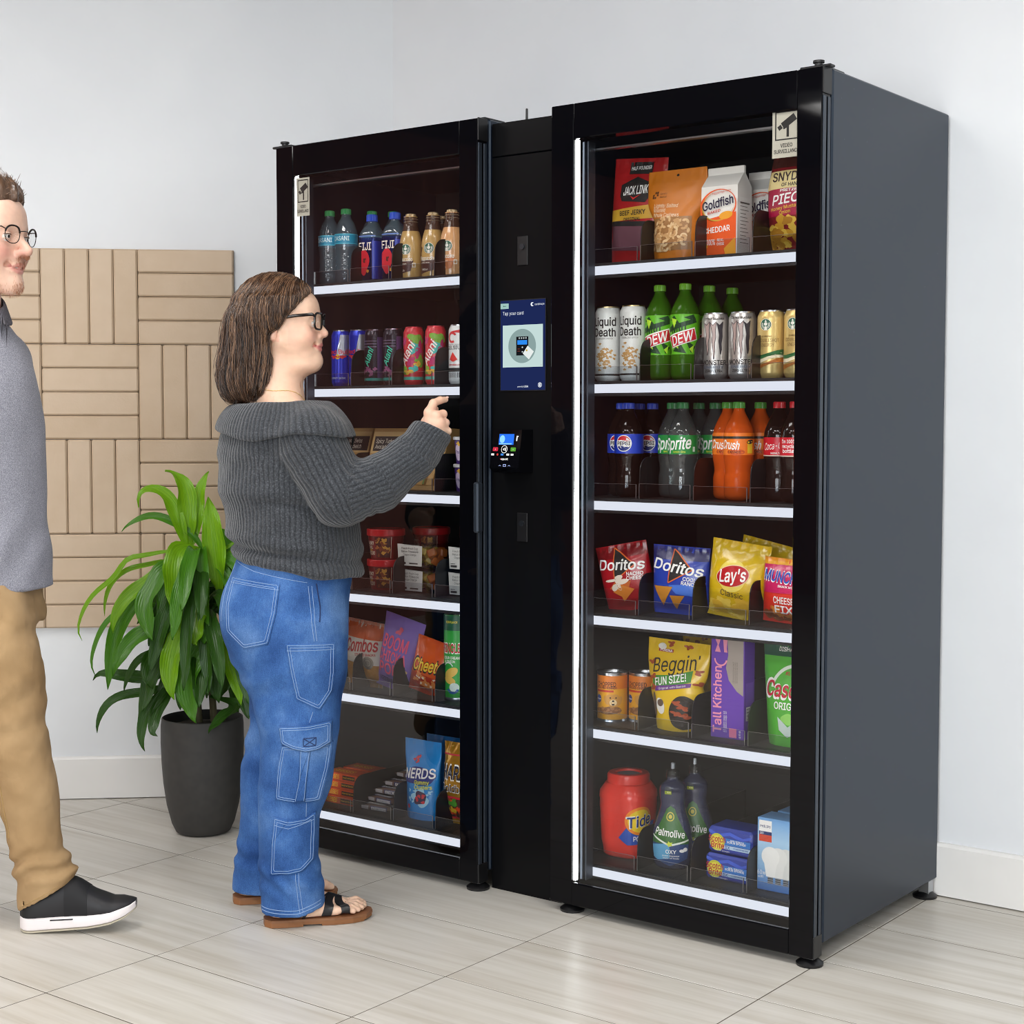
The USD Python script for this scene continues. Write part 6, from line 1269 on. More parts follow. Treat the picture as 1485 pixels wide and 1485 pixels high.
# ================================================================ the potted plant
PLANT = np.array([-1.2582, -0.0188, 0.0]); PRZ = math.degrees(-YAW)
LEAVES = [   # points from the stem to the tip (right, away, up), width, tone
    ([(-0.026, -0.0, 0.854), (-0.041, -0.017, 1.009), (-0.064, -0.029, 1.058), (-0.094, -0.04, 1.071)], 0.053, 1),
    ([(-0.024, 0.0, 0.854), (-0.009, 0.012, 0.955), (-0.0, 0.022, 1.026), (0.022, 0.03, 1.069)], 0.034, 1),
    ([(0.054, -0.0, 0.695), (0.054, -0.021, 0.775), (0.048, -0.036, 0.869), (0.034, -0.05, 0.999)], 0.061, 1),
    ([(-0.03, -0.0, 0.834), (-0.06, -0.02, 0.923), (-0.108, -0.034, 1.006), (-0.141, -0.048, 1.019), (-0.165, -0.06, 0.967)], 0.041, 1),
    ([(0.016, -0.0, 0.803), (-0.029, -0.006, 0.889), (-0.08, -0.01, 0.922), (-0.144, -0.013, 0.938), (-0.192, -0.017, 0.924), (-0.226, -0.02, 0.894)], 0.024, 0),
    ([(-0.002, -0.0, 0.834), (-0.048, -0.05, 0.84), (-0.055, -0.087, 0.785), (-0.063, -0.12, 0.679)], 0.069, 1),
    ([(-0.008, 0.0, 0.809), (-0.092, 0.003, 0.834), (-0.17, 0.006, 0.819), (-0.217, 0.008, 0.809), (-0.253, 0.01, 0.761), (-0.301, 0.012, 0.718), (-0.339, 0.014, 0.679), (-0.361, 0.016, 0.636), (-0.368, 0.018, 0.596), (-0.358, 0.02, 0.567)], 0.020, 1),
    ([(-0.01, 0.0, 0.783), (-0.108, 0.011, 0.802), (-0.159, 0.018, 0.793), (-0.208, 0.025, 0.782), (-0.244, 0.032, 0.761), (-0.279, 0.038, 0.724), (-0.293, 0.044, 0.69), (-0.298, 0.05, 0.636)], 0.018, 1),
    ([(-0.003, -0.0, 0.752), (-0.103, -0.022, 0.779), (-0.161, -0.038, 0.736), (-0.204, -0.053, 0.701), (-0.235, -0.067, 0.656), (-0.241, -0.08, 0.603)], 0.043, 1),
    ([(-0.009, -0.0, 0.742), (-0.104, -0.039, 0.776), (-0.126, -0.067, 0.731), (-0.139, -0.093, 0.681), (-0.13, -0.117, 0.632), (-0.111, -0.14, 0.589)], 0.061, 0),
    ([(-0.024, -0.0, 0.671), (-0.172, -0.02, 0.697), (-0.23, -0.034, 0.624), (-0.256, -0.048, 0.526), (-0.264, -0.06, 0.434)], 0.045, 0),
    ([(-0.024, 0.0, 0.654), (-0.166, 0.0, 0.67), (-0.252, 0.0, 0.644), (-0.3, 0.0, 0.584), (-0.323, 0.0, 0.529), (-0.316, 0.0, 0.469)], 0.026, 0),
    ([(0.017, -0.0, 0.699), (0.008, -0.056, 0.693), (-0.004, -0.098, 0.642), (0.005, -0.135, 0.597), (0.021, -0.17, 0.58)], 0.073, 1),
    ([(0.0, -0.0, 0.66), (-0.033, -0.056, 0.645), (-0.055, -0.098, 0.57), (-0.064, -0.135, 0.497), (-0.045, -0.17, 0.423)], 0.059, 1),
    ([(0.021, -0.0, 0.63), (0.042, -0.052, 0.612), (0.003, -0.091, 0.533), (-0.015, -0.126, 0.46), (0.001, -0.159, 0.396), (0.021, -0.19, 0.36)], 0.069, 0),
    ([(-0.01, -0.0, 0.455), (-0.151, -0.011, 0.42), (-0.226, -0.019, 0.407), (-0.277, -0.027, 0.38), (-0.299, -0.033, 0.338), (-0.301, -0.04, 0.302)], 0.030, -1),
    ([(-0.016, -0.0, 0.466), (-0.095, -0.033, 0.428), (-0.132, -0.058, 0.389), (-0.156, -0.08, 0.337), (-0.158, -0.1, 0.304), (-0.143, -0.12, 0.264)], 0.034, -1),
    ([(-0.01, -0.0, 0.445), (-0.097, -0.043, 0.415), (-0.115, -0.075, 0.364), (-0.123, -0.103, 0.323), (-0.103, -0.13, 0.31)], 0.041, -1),
    ([(0.027, -0.0, 0.63), (0.078, -0.04, 0.582), (0.101, -0.069, 0.505), (0.123, -0.095, 0.441), (0.137, -0.12, 0.397)], 0.041, 1),
    ([(-0.026, 0.0, 0.507), (-0.207, 0.007, 0.46), (-0.251, 0.011, 0.466), (-0.306, 0.016, 0.469), (-0.327, 0.02, 0.448)], 0.036, -1),
    ([(-0.015, -0.0, 0.558), (-0.122, -0.007, 0.54), (-0.17, -0.011, 0.521), (-0.208, -0.016, 0.478), (-0.226, -0.02, 0.421)], 0.024, -1),
    ([(-0.009, -0.0, 0.568), (-0.11, -0.033, 0.532), (-0.139, -0.058, 0.485), (-0.127, -0.08, 0.438)], 0.065, -1),
    ([(0.024, -0.0, 0.404), (0.102, -0.062, 0.374), (0.071, -0.108, 0.352), (0.048, -0.15, 0.322)], 0.036, -1),
    ([(-0.008, -0.0, 0.64), (-0.05, -0.033, 0.648), (-0.107, -0.058, 0.627), (-0.175, -0.08, 0.583), (-0.204, -0.1, 0.552), (-0.232, -0.12, 0.481)], 0.051, 0),
    ([(0.018, 0.0, 0.834), (0.076, 0.021, 0.853), (0.104, 0.036, 0.893), (0.116, 0.05, 0.912)], 0.028, 1),
    ([(0.01, 0.0, 0.773), (0.078, 0.008, 0.803), (0.118, 0.014, 0.833), (0.141, 0.02, 0.822)], 0.032, 1),
    ([(-0.003, 0.0, 0.691), (-0.075, 0.0, 0.671), (-0.122, 0.0, 0.63), (-0.137, 0.0, 0.568)], 0.053, -1),
    ([(0.0, -0.0, 0.63), (-0.041, -0.021, 0.581), (-0.063, -0.036, 0.522), (-0.052, -0.05, 0.453)], 0.053, -1),
    ([(0.016, -0.0, 0.609), (0.068, -0.008, 0.559), (0.079, -0.014, 0.478), (0.063, -0.02, 0.407)], 0.053, -1),
    ([(0.008, -0.0, 0.589), (0.044, -0.042, 0.543), (0.053, -0.072, 0.467), (0.069, -0.1, 0.401)], 0.049, -1),
    ([(-0.003, 0.0, 0.711), (-0.09, 0.025, 0.705), (-0.152, 0.043, 0.665), (-0.202, 0.06, 0.612)], 0.041, -1),
    ([(0.013, 0.0, 0.732), (0.097, 0.008, 0.731), (0.161, 0.014, 0.669), (0.186, 0.02, 0.566)], 0.049, 0),
    ([(0.017, 0.0, 0.671), (0.105, 0.017, 0.648), (0.17, 0.029, 0.585), (0.192, 0.04, 0.48)], 0.049, 0),
    ([(0.013, 0.0, 0.691), (0.05, 0.042, 0.666), (0.085, 0.072, 0.61), (0.092, 0.1, 0.523)], 0.049, -1),
    ([(-0.001, 0.0, 0.527), (-0.065, 0.012, 0.484), (-0.1, 0.022, 0.441), (-0.119, 0.03, 0.378)], 0.045, -1),
    ([(0.003, -0.0, 0.507), (-0.028, -0.042, 0.462), (-0.042, -0.072, 0.426), (-0.043, -0.1, 0.381)], 0.041, -1),
]
pl = thing('potted_plant', 'leafy green plant with long arching leaves in a dark grey pot', 'plant', PLANT, rz=PRZ)
pot_m = speckled('pot_charcoal', (0.034, 0.033, 0.031), (0.044, 0.042, 0.039), 40.0, 0.62, bump=0.05, bscale=300)
pk = [(0, 0.0), (0.070, 0.0), (0.080, 0.005), (0.092, 0.03), (0.106, 0.085), (0.115, 0.15), (0.1195, 0.21), (0.1215, 0.27), (0.121, 0.32), (0.1185, 0.342), (0.115, 0.344), (0.113, 0.335), (0.112, 0.31)]
part(pl, 'pot', lathe([(r, z_ + 0.001) for r, z_ in pk], 56), pot_m, 40)
soil = lathe([(0.113, 0.312), (0.08, 0.322), (0, 0.33)], 40)
soil.vertices[:, 2] += 0.012 * (fbm(soil.vertices * 60, 3, 2) - 0.5)
part(pl, 'soil', soil, speckled('soil', (0.012, 0.009, 0.007), (0.04, 0.03, 0.022), 60.0, 0.95, bump=0.5, bscale=120), False)
stem_m = speckled('cane_bark', (0.07, 0.065, 0.03), (0.13, 0.11, 0.055), 30.0, 0.8, bump=0.3)
for dx, dy, top, r in ((-0.012, 0.0, 0.79, 0.013), (0.03, 0.02, 0.62, 0.011), (-0.03, 0.03, 0.55, 0.010)):
    zs = np.linspace(0.30, top, 14)
    part(pl, 'cane', tube([(dx + 0.006 * math.sin(q * 9), dy + 0.004 * math.cos(q * 7), q) for q in zs], r * (1 - 0.25 * (zs - 0.3) / 0.5), 10), stem_m, 40)
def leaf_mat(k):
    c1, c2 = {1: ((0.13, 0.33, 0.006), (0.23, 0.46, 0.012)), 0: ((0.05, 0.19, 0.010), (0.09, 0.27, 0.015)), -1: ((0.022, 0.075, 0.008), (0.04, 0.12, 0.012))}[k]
    return mat('leaf_%d' % (k + 1), {'uv': ('texture_coordinate', {}), 'mp': ('mapping', {'scale': (9.0, 0.6, 1.0)}), 'n': ('noise_texture', {'scale': 4.0, 'detail': 3.0}), 'r': ('rgb_ramp', {'ramp': [(0.35, c1), (0.65, c2)]}),
        'w': ('wave_texture', {'scale': 1.0, 'distortion': 0.6}), 'mp2': ('mapping', {'scale': (3.2, 0.05, 1.0)}), 'b': ('bump', {'strength': 0.22, 'distance': 0.002}),
        'p': ('principled_bsdf', {'roughness': 0.30, 'specular_ior_level': 0.42}), 't': ('translucent_bsdf', {}), 'm': ('mix_closure', {'fac': 0.28})},
        [('uv.UV', 'mp.vector'), ('mp.vector', 'n.vector'), ('n.fac', 'r.fac'), ('r.color', 'p.base_color'), ('r.color', 't.color'), ('uv.UV', 'mp2.vector'), ('mp2.vector', 'w.vector'), ('w.fac', 'b.height'), ('b.normal', 'p.normal'), ('p.BSDF', 'm.closure1'), ('t.BSDF', 'm.closure2')], 'm.closure')
lrng = np.random.RandomState(12)
def leaf_mesh(pts, w):
    P = np.array(pts); d = np.r_[0, np.cumsum(np.linalg.norm(np.diff(P, axis=0), axis=1))]; n = 22
    f = CubicSpline(d, P) if len(P) > 3 else CubicSpline(d, P)
    t = np.linspace(0, 1, n); C_ = f(t * d[-1]); Tn = np.gradient(C_, axis=0); Tn /= np.linalg.norm(Tn, axis=1, keepdims=True)
    up = np.array([0.1 * lrng.randn(), -0.75, 0.65]); N = up - Tn * (Tn @ up)[:, None]; N /= np.linalg.norm(N, axis=1, keepdims=True)
    B = np.cross(Tn, N); tw = lrng.uniform(-0.5, 0.5) * t[:, None]; B = B * np.cos(tw) + N * np.sin(tw); N = np.cross(B, Tn)
    prof_ = np.interp(t, [0, .1, .3, .55, .8, .93, 1], [.28, .38, .8, 1, .72, .32, .03]) * w / 2
    s = np.linspace(-1, 1, 7); V = []; UV = []
    for i in range(n):
        for q in s:
            wob = 0.10 * w * math.sin(t[i] * 17 + 3 * q) * abs(q) ** 2
            V.append(C_[i] + B[i] * q * prof_[i] + N[i] * (abs(q) * prof_[i] * 0.42 + wob)); UV.append((q * 0.5 + 0.5, t[i]))
    F = []
    for i in range(n - 1):
        for j in range(6):
            a = i * 7 + j; F += [[a, a + 1, a + 8], [a, a + 8, a + 7]]
    return trimesh.Trimesh(np.array(V), np.array(F), process=False), np.array(UV)
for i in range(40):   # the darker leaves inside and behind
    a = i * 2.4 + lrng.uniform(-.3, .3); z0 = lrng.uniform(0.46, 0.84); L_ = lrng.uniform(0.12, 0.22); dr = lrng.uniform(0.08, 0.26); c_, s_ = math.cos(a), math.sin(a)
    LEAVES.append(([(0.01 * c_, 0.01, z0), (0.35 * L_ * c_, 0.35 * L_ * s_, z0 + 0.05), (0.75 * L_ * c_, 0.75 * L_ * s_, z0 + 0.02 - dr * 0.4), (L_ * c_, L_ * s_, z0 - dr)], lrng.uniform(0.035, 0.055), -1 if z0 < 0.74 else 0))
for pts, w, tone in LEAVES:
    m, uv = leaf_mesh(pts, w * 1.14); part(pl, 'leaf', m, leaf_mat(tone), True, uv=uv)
# ================================================================ people: tools
def sd_sphere(p, c, r): return np.linalg.norm(p - np.array(c), axis=-1) - r
def sd_ell(p, c, r, yaw=0.0, pitch=0.0):
    q = p - np.array(c); r = np.array(r, float)
    if yaw:
        a = math.radians(yaw); q = np.stack([q[..., 0] * math.cos(a) + q[..., 1] * math.sin(a), -q[..., 0] * math.sin(a) + q[..., 1] * math.cos(a), q[..., 2]], -1)
    if pitch:
        a = math.radians(pitch); q = np.stack([q[..., 0] * math.cos(a) + q[..., 2] * math.sin(a), q[..., 1], -q[..., 0] * math.sin(a) + q[..., 2] * math.cos(a)], -1)
    k0 = np.linalg.norm(q / r, axis=-1); k1 = np.linalg.norm(q / (r * r), axis=-1)
    return np.where(k1 > 1e-9, k0 * (k0 - 1) / np.maximum(k1, 1e-9), -r.min())
def sd_cone(p, a, b, ra, rb):
    """round cone between two points"""
    a, b = np.array(a, float), np.array(b, float); ba = b - a
    h = np.clip(((p - a) @ ba) / (ba @ ba), 0, 1)
    return np.linalg.norm(p - a - h[..., None] * ba, axis=-1) - (ra + (rb - ra) * h)
def sd_chain(p, pts, rs, k=0.012):
    d = None
    for i in range(len(pts) - 1):
        e = sd_cone(p, pts[i], pts[i + 1], rs[i], rs[i + 1]); d = e if d is None else smin(d, e, k)
    return d
def smin(a, b, k):
    h = np.clip(0.5 + 0.5 * (b - a) / k, 0, 1); return b * (1 - h) + a * h - k * h * (1 - h)
def smax(a, b, k): return -smin(-a, -b, k)
def sd_stack(p, rows, yaw=0.0, zpad=0.0):
    """elliptical column: rows of (z, cx, cy, ax, ay), axes turned by yaw"""
    R_ = np.array(rows, float); R_ = R_[np.argsort(R_[:, 0])]; z = np.clip(p[..., 2], R_[0, 0], R_[-1, 0])
    f = PchipInterpolator(R_[:, 0], R_[:, 1:]); v = f(z)
    dx, dy = p[..., 0] - v[..., 0], p[..., 1] - v[..., 1]
    a = math.radians(yaw); x, y = dx * math.cos(a) + dy * math.sin(a), -dx * math.sin(a) + dy * math.cos(a)
    k0 = np.sqrt((x / v[..., 2]) ** 2 + (y / v[..., 3]) ** 2); k1 = np.sqrt((x / v[..., 2] ** 2) ** 2 + (y / v[..., 3] ** 2) ** 2)
    d = np.where(k1 > 1e-9, k0 * (k0 - 1) / np.maximum(k1, 1e-9), -0.05)
    return np.maximum(d, np.maximum(R_[0, 0] - zpad - p[..., 2], p[..., 2] - R_[-1, 0] - zpad))
def surface(fn, lo, hi, h):
    """naive surface nets of a signed distance function"""
    lo, hi = np.array(lo, float), np.array(hi, float); n = np.ceil((hi - lo) / h).astype(int) + 1
    ax = [lo[i] + h * np.arange(n[i]) for i in range(3)]
    D = np.empty(n)
    for i0 in range(0, n[0], 24):
        g = np.stack(np.meshgrid(ax[0][i0:i0 + 24], ax[1], ax[2], indexing='ij'), -1); D[i0:i0 + 24] = fn(g)
    S = D < 0
    c = sum(S[i:n[0] - 1 + i, j:n[1] - 1 + j, k:n[2] - 1 + k].astype(np.int8) for i in (0, 1) for j in (0, 1) for k in (0, 1))
    act = (c > 0) & (c < 8); idx = np.full(act.shape, -1); cells = np.argwhere(act); idx[act] = np.arange(len(cells))
    acc = np.zeros((len(cells), 3)); cnt = np.zeros(len(cells))
    cor = [(i, j, k) for i in (0, 1) for j in (0, 1) for k in (0, 1)]
    val = {o: D[cells[:, 0] + o[0], cells[:, 1] + o[1], cells[:, 2] + o[2]] for o in cor}
    for a in cor:
        for d in range(3):
            if a[d] == 0:
                b = list(a); b[d] = 1; b = tuple(b); va, vb = val[a], val[b]; m = (va < 0) != (vb < 0)
                t = np.where(m, va / np.where(m, va - vb, 1), 0); P = np.array(a) + t[:, None] * (np.array(b) - np.array(a))
                acc[m] += P[m]; cnt[m] += 1
    V = lo + h * (cells + acc / cnt[:, None]); F = []
    for d in range(3):
        e1, e2 = (d + 1) % 3, (d + 2) % 3
        s0 = [slice(None)] * 3; s1 = [slice(None)] * 3; s0[d] = slice(0, -1); s1[d] = slice(1, None)
        A, B = S[tuple(s0)], S[tuple(s1)]
        x = np.argwhere(A != B); x = x[(x[:, e1] > 0) & (x[:, e2] > 0) & (x[:, e1] < n[e1] - 1) & (x[:, e2] < n[e2] - 1)]
        ins = A[x[:, 0], x[:, 1], x[:, 2]]; u1 = np.eye(3, dtype=int)[e1]; u2 = np.eye(3, dtype=int)[e2]
        q = [idx[tuple((x - o).T)] for o in (u1 + u2, u2, 0 * u1, u1)]
        q = np.stack(q, 1); q = np.where(ins[:, None], q, q[:, ::-1]); F.append(q)
    q = np.vstack(F); q = q[(q >= 0).all(1)]
    return trimesh.Trimesh(V, np.vstack([q[:, [0, 1, 2]], q[:, [0, 2, 3]]]), process=False)
def solid(fn, lo, hi, h):
    """marching tetrahedra: a closed manifold surface, for bodies that are joined by booleans"""
    from itertools import permutations
    lo, hi = np.array(lo, float), np.array(hi, float); n = np.ceil((hi - lo) / h).astype(int) + 1
    ax = [lo[i] + h * np.arange(n[i]) for i in range(3)]; D = np.empty(n)
    for i0 in range(0, n[0], 24):
        D[i0:i0 + 24] = fn(np.stack(np.meshgrid(ax[0][i0:i0 + 24], ax[1], ax[2], indexing='ij'), -1))
    D = np.where(np.abs(D) < 1e-5, 1e-5, D)
    for i in range(3):
        for e in (0, -1):
            q = [slice(None)] * 3; q[i] = e; D[tuple(q)] = np.maximum(D[tuple(q)], 0.3 * h)
    S = D < 0; c = sum(S[i:n[0] - 1 + i, j:n[1] - 1 + j, k:n[2] - 1 + k].astype(np.int8) for i in (0, 1) for j in (0, 1) for k in (0, 1))
    C_ = np.argwhere((c > 0) & (c < 8)); Df = D.ravel(); st_ = np.array([n[1] * n[2], n[2], 1]); base = C_ @ st_; E_ = []
    for pm in permutations(range(3)):
        o = [0, st_[pm[0]], st_[pm[0]] + st_[pm[1]], st_.sum()]
        if np.linalg.det(np.eye(3)[list(pm)]) < 0: o[1], o[2] = o[2], o[1]
        T = np.stack([base + q for q in o], 1); ins = Df[T] < 0; k = ins.sum(1)
        for flip, cnt in ((False, 1), (True, 3)):
            t, i_ = T[k == cnt], ins[k == cnt]; w = np.argmax(i_ if cnt == 1 else ~i_, 1)
            for a in range(4):
                oth = {0: (1, 2, 3), 1: (0, 3, 2), 2: (0, 1, 3), 3: (0, 2, 1)}[a]; tt = t[w == a]
                if not len(tt): continue
                tri = [(tt[:, a], tt[:, b]) for b in oth]; E_.append(np.stack([np.stack(x, 1) for x in (tri if not flip else tri[::-1])], 1))
        t, i_ = T[k == 2], ins[k == 2]
        for a, b, c_, d in ((0, 1, 2, 3), (0, 2, 3, 1), (0, 3, 1, 2), (1, 2, 0, 3), (1, 3, 2, 0), (2, 3, 0, 1)):
            tt = t[i_[:, a] & i_[:, b]]
            if not len(tt): continue
            q = [(tt[:, a], tt[:, c_]), (tt[:, a], tt[:, d]), (tt[:, b], tt[:, d]), (tt[:, b], tt[:, c_])]; q = [np.stack(x, 1) for x in q]
            E_ += [np.stack([q[0], q[1], q[2]], 1), np.stack([q[0], q[2], q[3]], 1)]
    E_ = np.vstack(E_); key = np.sort(E_, -1); key = key[..., 0] * np.int64(D.size) + key[..., 1]
    u, inv = np.unique(key.ravel(), return_inverse=True); A, B = u // D.size, u % D.size
    t = Df[A] / (Df[A] - Df[B]); t = np.clip(t, 0.04, 0.96); pt = lambda i: np.stack(np.unravel_index(i, D.shape), 1)
    m = trimesh.Trimesh(lo + h * (pt(A) + t[:, None] * (pt(B) - pt(A))), inv.reshape(-1, 3), process=False)
    if m.volume < 0: m.invert()
    return m
def grad(fn, p, e=0.002):
    g = np.stack([fn(p + np.eye(3)[i] * e) - fn(p - np.eye(3)[i] * e) for i in range(3)], -1); return g / np.maximum(np.linalg.norm(g, axis=-1, keepdims=True), 1e-9)
def smooth_mesh(m, n=4):
    return trimesh.smoothing.filter_taubin(m, 0.5, 0.53, iterations=n)
def onto(fn, x, z, y0, y1=None, off=0.0, steps=40):
    """first hit of the surface along +y, from y0, for columns (x, z)"""
    p = np.column_stack([x, np.full(len(x), y0), z])
    for _ in range(steps):
        d = fn(p) - off; p[:, 1] += np.clip(d, -0.02, 0.05) * 0.7
        if np.abs(d).max() < 2e-4: break
    return p
def patch(fn, outline, y0, off, thick, n=0.012):
    """a cloth patch laid on a body surface: outline in (x, z), sides closed"""
    P = Polygon(outline)
    v, f = tri2(P); v3 = np.column_stack([v, 0 * v[:, 0]]); v3, f = trimesh.remesh.subdivide_to_size(v3, f, n, max_iter=10)
    m = trimesh.Trimesh(v3, f, process=True); v3, f = np.array(m.vertices), np.array(m.faces)
    a = v3[f]; cr = (a[:, 1, 0] - a[:, 0, 0]) * (a[:, 2, 1] - a[:, 0, 1]) - (a[:, 1, 1] - a[:, 0, 1]) * (a[:, 2, 0] - a[:, 0, 0])
    f = np.where((cr < 0)[:, None], f[:, ::-1], f)
    top = onto(fn, v3[:, 0], v3[:, 1], y0, off=off + thick); bot = onto(fn, v3[:, 0], v3[:, 1], y0, off=max(off - 0.004, -0.003))
    e = np.sort(np.vstack([f[:, [0, 1]], f[:, [1, 2]], f[:, [2, 0]]]), 1); d = np.vstack([f[:, [0, 1]], f[:, [1, 2]], f[:, [2, 0]]])
    u, inv, c = np.unique(e, axis=0, return_inverse=True, return_counts=True); be = d[c[inv.ravel()] == 1]; k = len(v3)
    F = [f, f[:, ::-1] + k] + [np.column_stack([be[:, 1], be[:, 0], be[:, 0] + k]), np.column_stack([be[:, 1], be[:, 0] + k, be[:, 1] + k])]
    return trimesh.Trimesh(np.vstack([top, bot]), np.vstack(F), process=False)
def seam(fn, line, y0, off=0.001, r=0.0009, n=40, dash=None):
    L = np.array(line, float); d = np.r_[0, np.cumsum(np.linalg.norm(np.diff(L, axis=0), axis=1))]
    t = np.linspace(0, d[-1], max(n, int(d[-1] / 0.006))); x, z_ = np.interp(t, d, L[:, 0]), np.interp(t, d, L[:, 1])
    p = onto(fn, x, z_, y0, off=off)
    if not dash: return tube(p, r, 5)
    out = []; k = max(2, int(dash / (t[1] - t[0])))
    for i in range(0, len(p) - k, 2 * k): out.append(tube(p[i:i + k + 1], r, 4))
    return cat(out)

def skin_mat(name, base, deep):
    return mat(name, {'uv': ('texture_coordinate', {}), 's': ('separate_xyz', {}), 'm1': ('mix_color', {'a': base, 'b': deep}), 'm2': ('mix_color', {'b': (0.60, 0.17, 0.17)}),
        'tc': ('texture_coordinate', {}), 'n': ('noise_texture', {'scale': 60.0, 'detail': 3.0}), 'mr': ('map_range', {'from_min': 0.3, 'from_max': 0.7, 'to_min': 0.94, 'to_max': 1.05}), 'm3': ('mix_color', {'blend_type': 'multiply', 'fac': 1.0}),
        'p': ('principled_bsdf', {'roughness': 0.46, 'subsurface_weight': 0.12, 'subsurface_scale': 0.006, 'subsurface_radius': (1.0, 0.35, 0.2), 'specular_ior_level': 0.4})},
        [('uv.UV', 's.vector'), ('s.y', 'm1.fac'), ('m1.result', 'm2.a'), ('s.x', 'm2.fac'), ('tc.object', 'n.vector'), ('n.fac', 'mr.value'), ('m2.result', 'm3.a'), ('mr.result', 'm3.b'), ('m3.result', 'p.base_color')])

# ---- a head in its own frame: +x forward, +y to its left, +z up, origin between the eyes and the ears
def head_sdf(p, k):
    """k: numbers that make it this person's head"""
    q = p.copy(); q[..., 1] = np.abs(q[..., 1]); g = k.get
    d = sd_ell(p, (-0.008, 0, 0.022), (0.094, 0.073, 0.083))
    d = smin(d, sd_ell(p, (0.034, 0, -0.012), (0.056, 0.056, 0.066)), 0.03)
    d = smin(d, sd_ell(p, (0.045, 0, -0.064), (0.046, 0.046, 0.036)), 0.03)
    d = smin(d, sd_cone(q, (0.012, 0.054, -0.046), (0.076, 0.010, -0.090), 0.018, 0.013), 0.025)         # jaw line
    d = smin(d, sd_ell(q, (0.058, 0.037, -0.034), (0.028, 0.026, 0.025)), 0.022)                        # cheek
    d = smin(d, sd_sphere(p, (0.0825, 0, -0.092), g('chin', 0.0165)), 0.018)
    if g('double', 0): d = smin(d, sd_ell(p, (0.042, 0, -0.105), (0.046, 0.046, g('double'))), 0.025)
    d = smin(d, sd_cone(q, (0.080, 0.010, 0.008), (0.070, 0.038, 0.012), 0.012, 0.011), 0.014)           # brow
    d = smin(d, sd_ell(p, (0.064, 0, 0.038), (0.022, 0.046, 0.03)), 0.02)                                # forehead
    d = smax(d, -sd_ell(q, (0.094, 0.0315, -0.003), (0.016, 0.0165, 0.0105)), 0.014)                     # eye hollows
    d = smin(d, sd_sphere(q, (0.0755, 0.0315, -0.002), 0.0128), 0.006)                                   # lids over the eyeball
    nl = g('nose', 0.0)
    d = smin(d, sd_cone(p, (0.090, 0, -0.004), (0.104 + nl, 0, -0.0255), 0.0068, 0.0092), 0.009)         # nose
    d = smin(d, sd_cone(q, (0.1025 + nl, 0.0, -0.028), (0.095 + nl * .7, 0.0115, -0.0315), 0.0075, 0.0066), 0.006)
    d = smax(d, -sd_ell(q, (0.0995 + nl, 0.0075, -0.0375), (0.0045, 0.0032, 0.0035)), 0.003)             # nostrils
    d = smin(d, sd_ell(p, (0.0865, 0, -0.0475), (0.0105, 0.024, 0.012)), 0.012)
    d = smin(d, sd_ell(p, (0.0895 , 0, -0.0545), (0.0105, 0.0215, 0.0052)), 0.005)                       # lips
    d = smin(d, sd_ell(p, (0.0885, 0, -0.0655), (0.0098, 0.0190, 0.0056)), 0.005)
    d = smax(d, -sd_cone(q, (0.102, 0, -0.0602), (0.081, 0.0255, -0.0582 + g('smile', 0.0)), 0.0013 + g('open', 0.0), 0.0014), 0.0025)
    d = smax(d, -sd_ell(q, (0.086, 0.0275, -0.0585 + g('smile', 0.0)), (0.006, 0.004, 0.004)), 0.01)
    e = sd_ell(q, (-0.012, 0.076, -0.012), (0.017, 0.007, 0.030), pitch=12)                             # ears
    e = smax(e, -sd_ell(q, (-0.009, 0.084, -0.008), (0.009, 0.006, 0.017), pitch=12), 0.004)
    e = smin(e, sd_sphere(q, (-0.004, 0.072, -0.040), 0.0075), 0.008)
    return smin(d, e, 0.006)
def head_paint(p):
    """lip mask and flush mask for points of the head"""
    q = np.abs(p[:, 1])
    lip = (np.clip(1 - (np.hypot((q / 0.0235), (p[:, 2] + 0.0597) / 0.0112) - 0.85) / 0.2, 0, 1)) * (p[:, 0] > 0.078)
    flush = 0.55 * np.exp(-(((q - 0.045) / 0.022) ** 2 + ((p[:, 2] + 0.032) / 0.022) ** 2)) * (p[:, 0] > 0.03) + 0.5 * np.exp(-(np.hypot(p[:, 0] - 0.108, p[:, 2] + 0.03) / 0.014) ** 2) + 0.5 * (p[:, 0] < 0.01) * (q > 0.072) * (p[:, 2] < 0.02) * (p[:, 2] > -.05)
    return lip, np.clip(flush, 0, 1)
class Place:
    """rigid placing of a head frame: scale, turn about z (degrees), nod (degrees, positive lifts the chin), position"""
    def __init__(s, pos, yaw, scale, nod=0.0):
        s.o, s.k = np.array(pos, float), scale
        a, b = math.radians(yaw), math.radians(-nod)
        Ry = np.array([[math.cos(b), 0, math.sin(b)], [0, 1, 0], [-math.sin(b), 0, math.cos(b)]]); Rz = np.array([[math.cos(a), -math.sin(a), 0], [math.sin(a), math.cos(a), 0], [0, 0, 1]])
        s.M = Rz @ Ry
    def out(s, p): return s.o + s.k * (np.asarray(p) @ s.M.T)
    def inn(s, p): return ((p - s.o) @ s.M) / s.k
    def mesh(s, m): m = m.copy(); m.vertices = s.out(m.vertices); return m
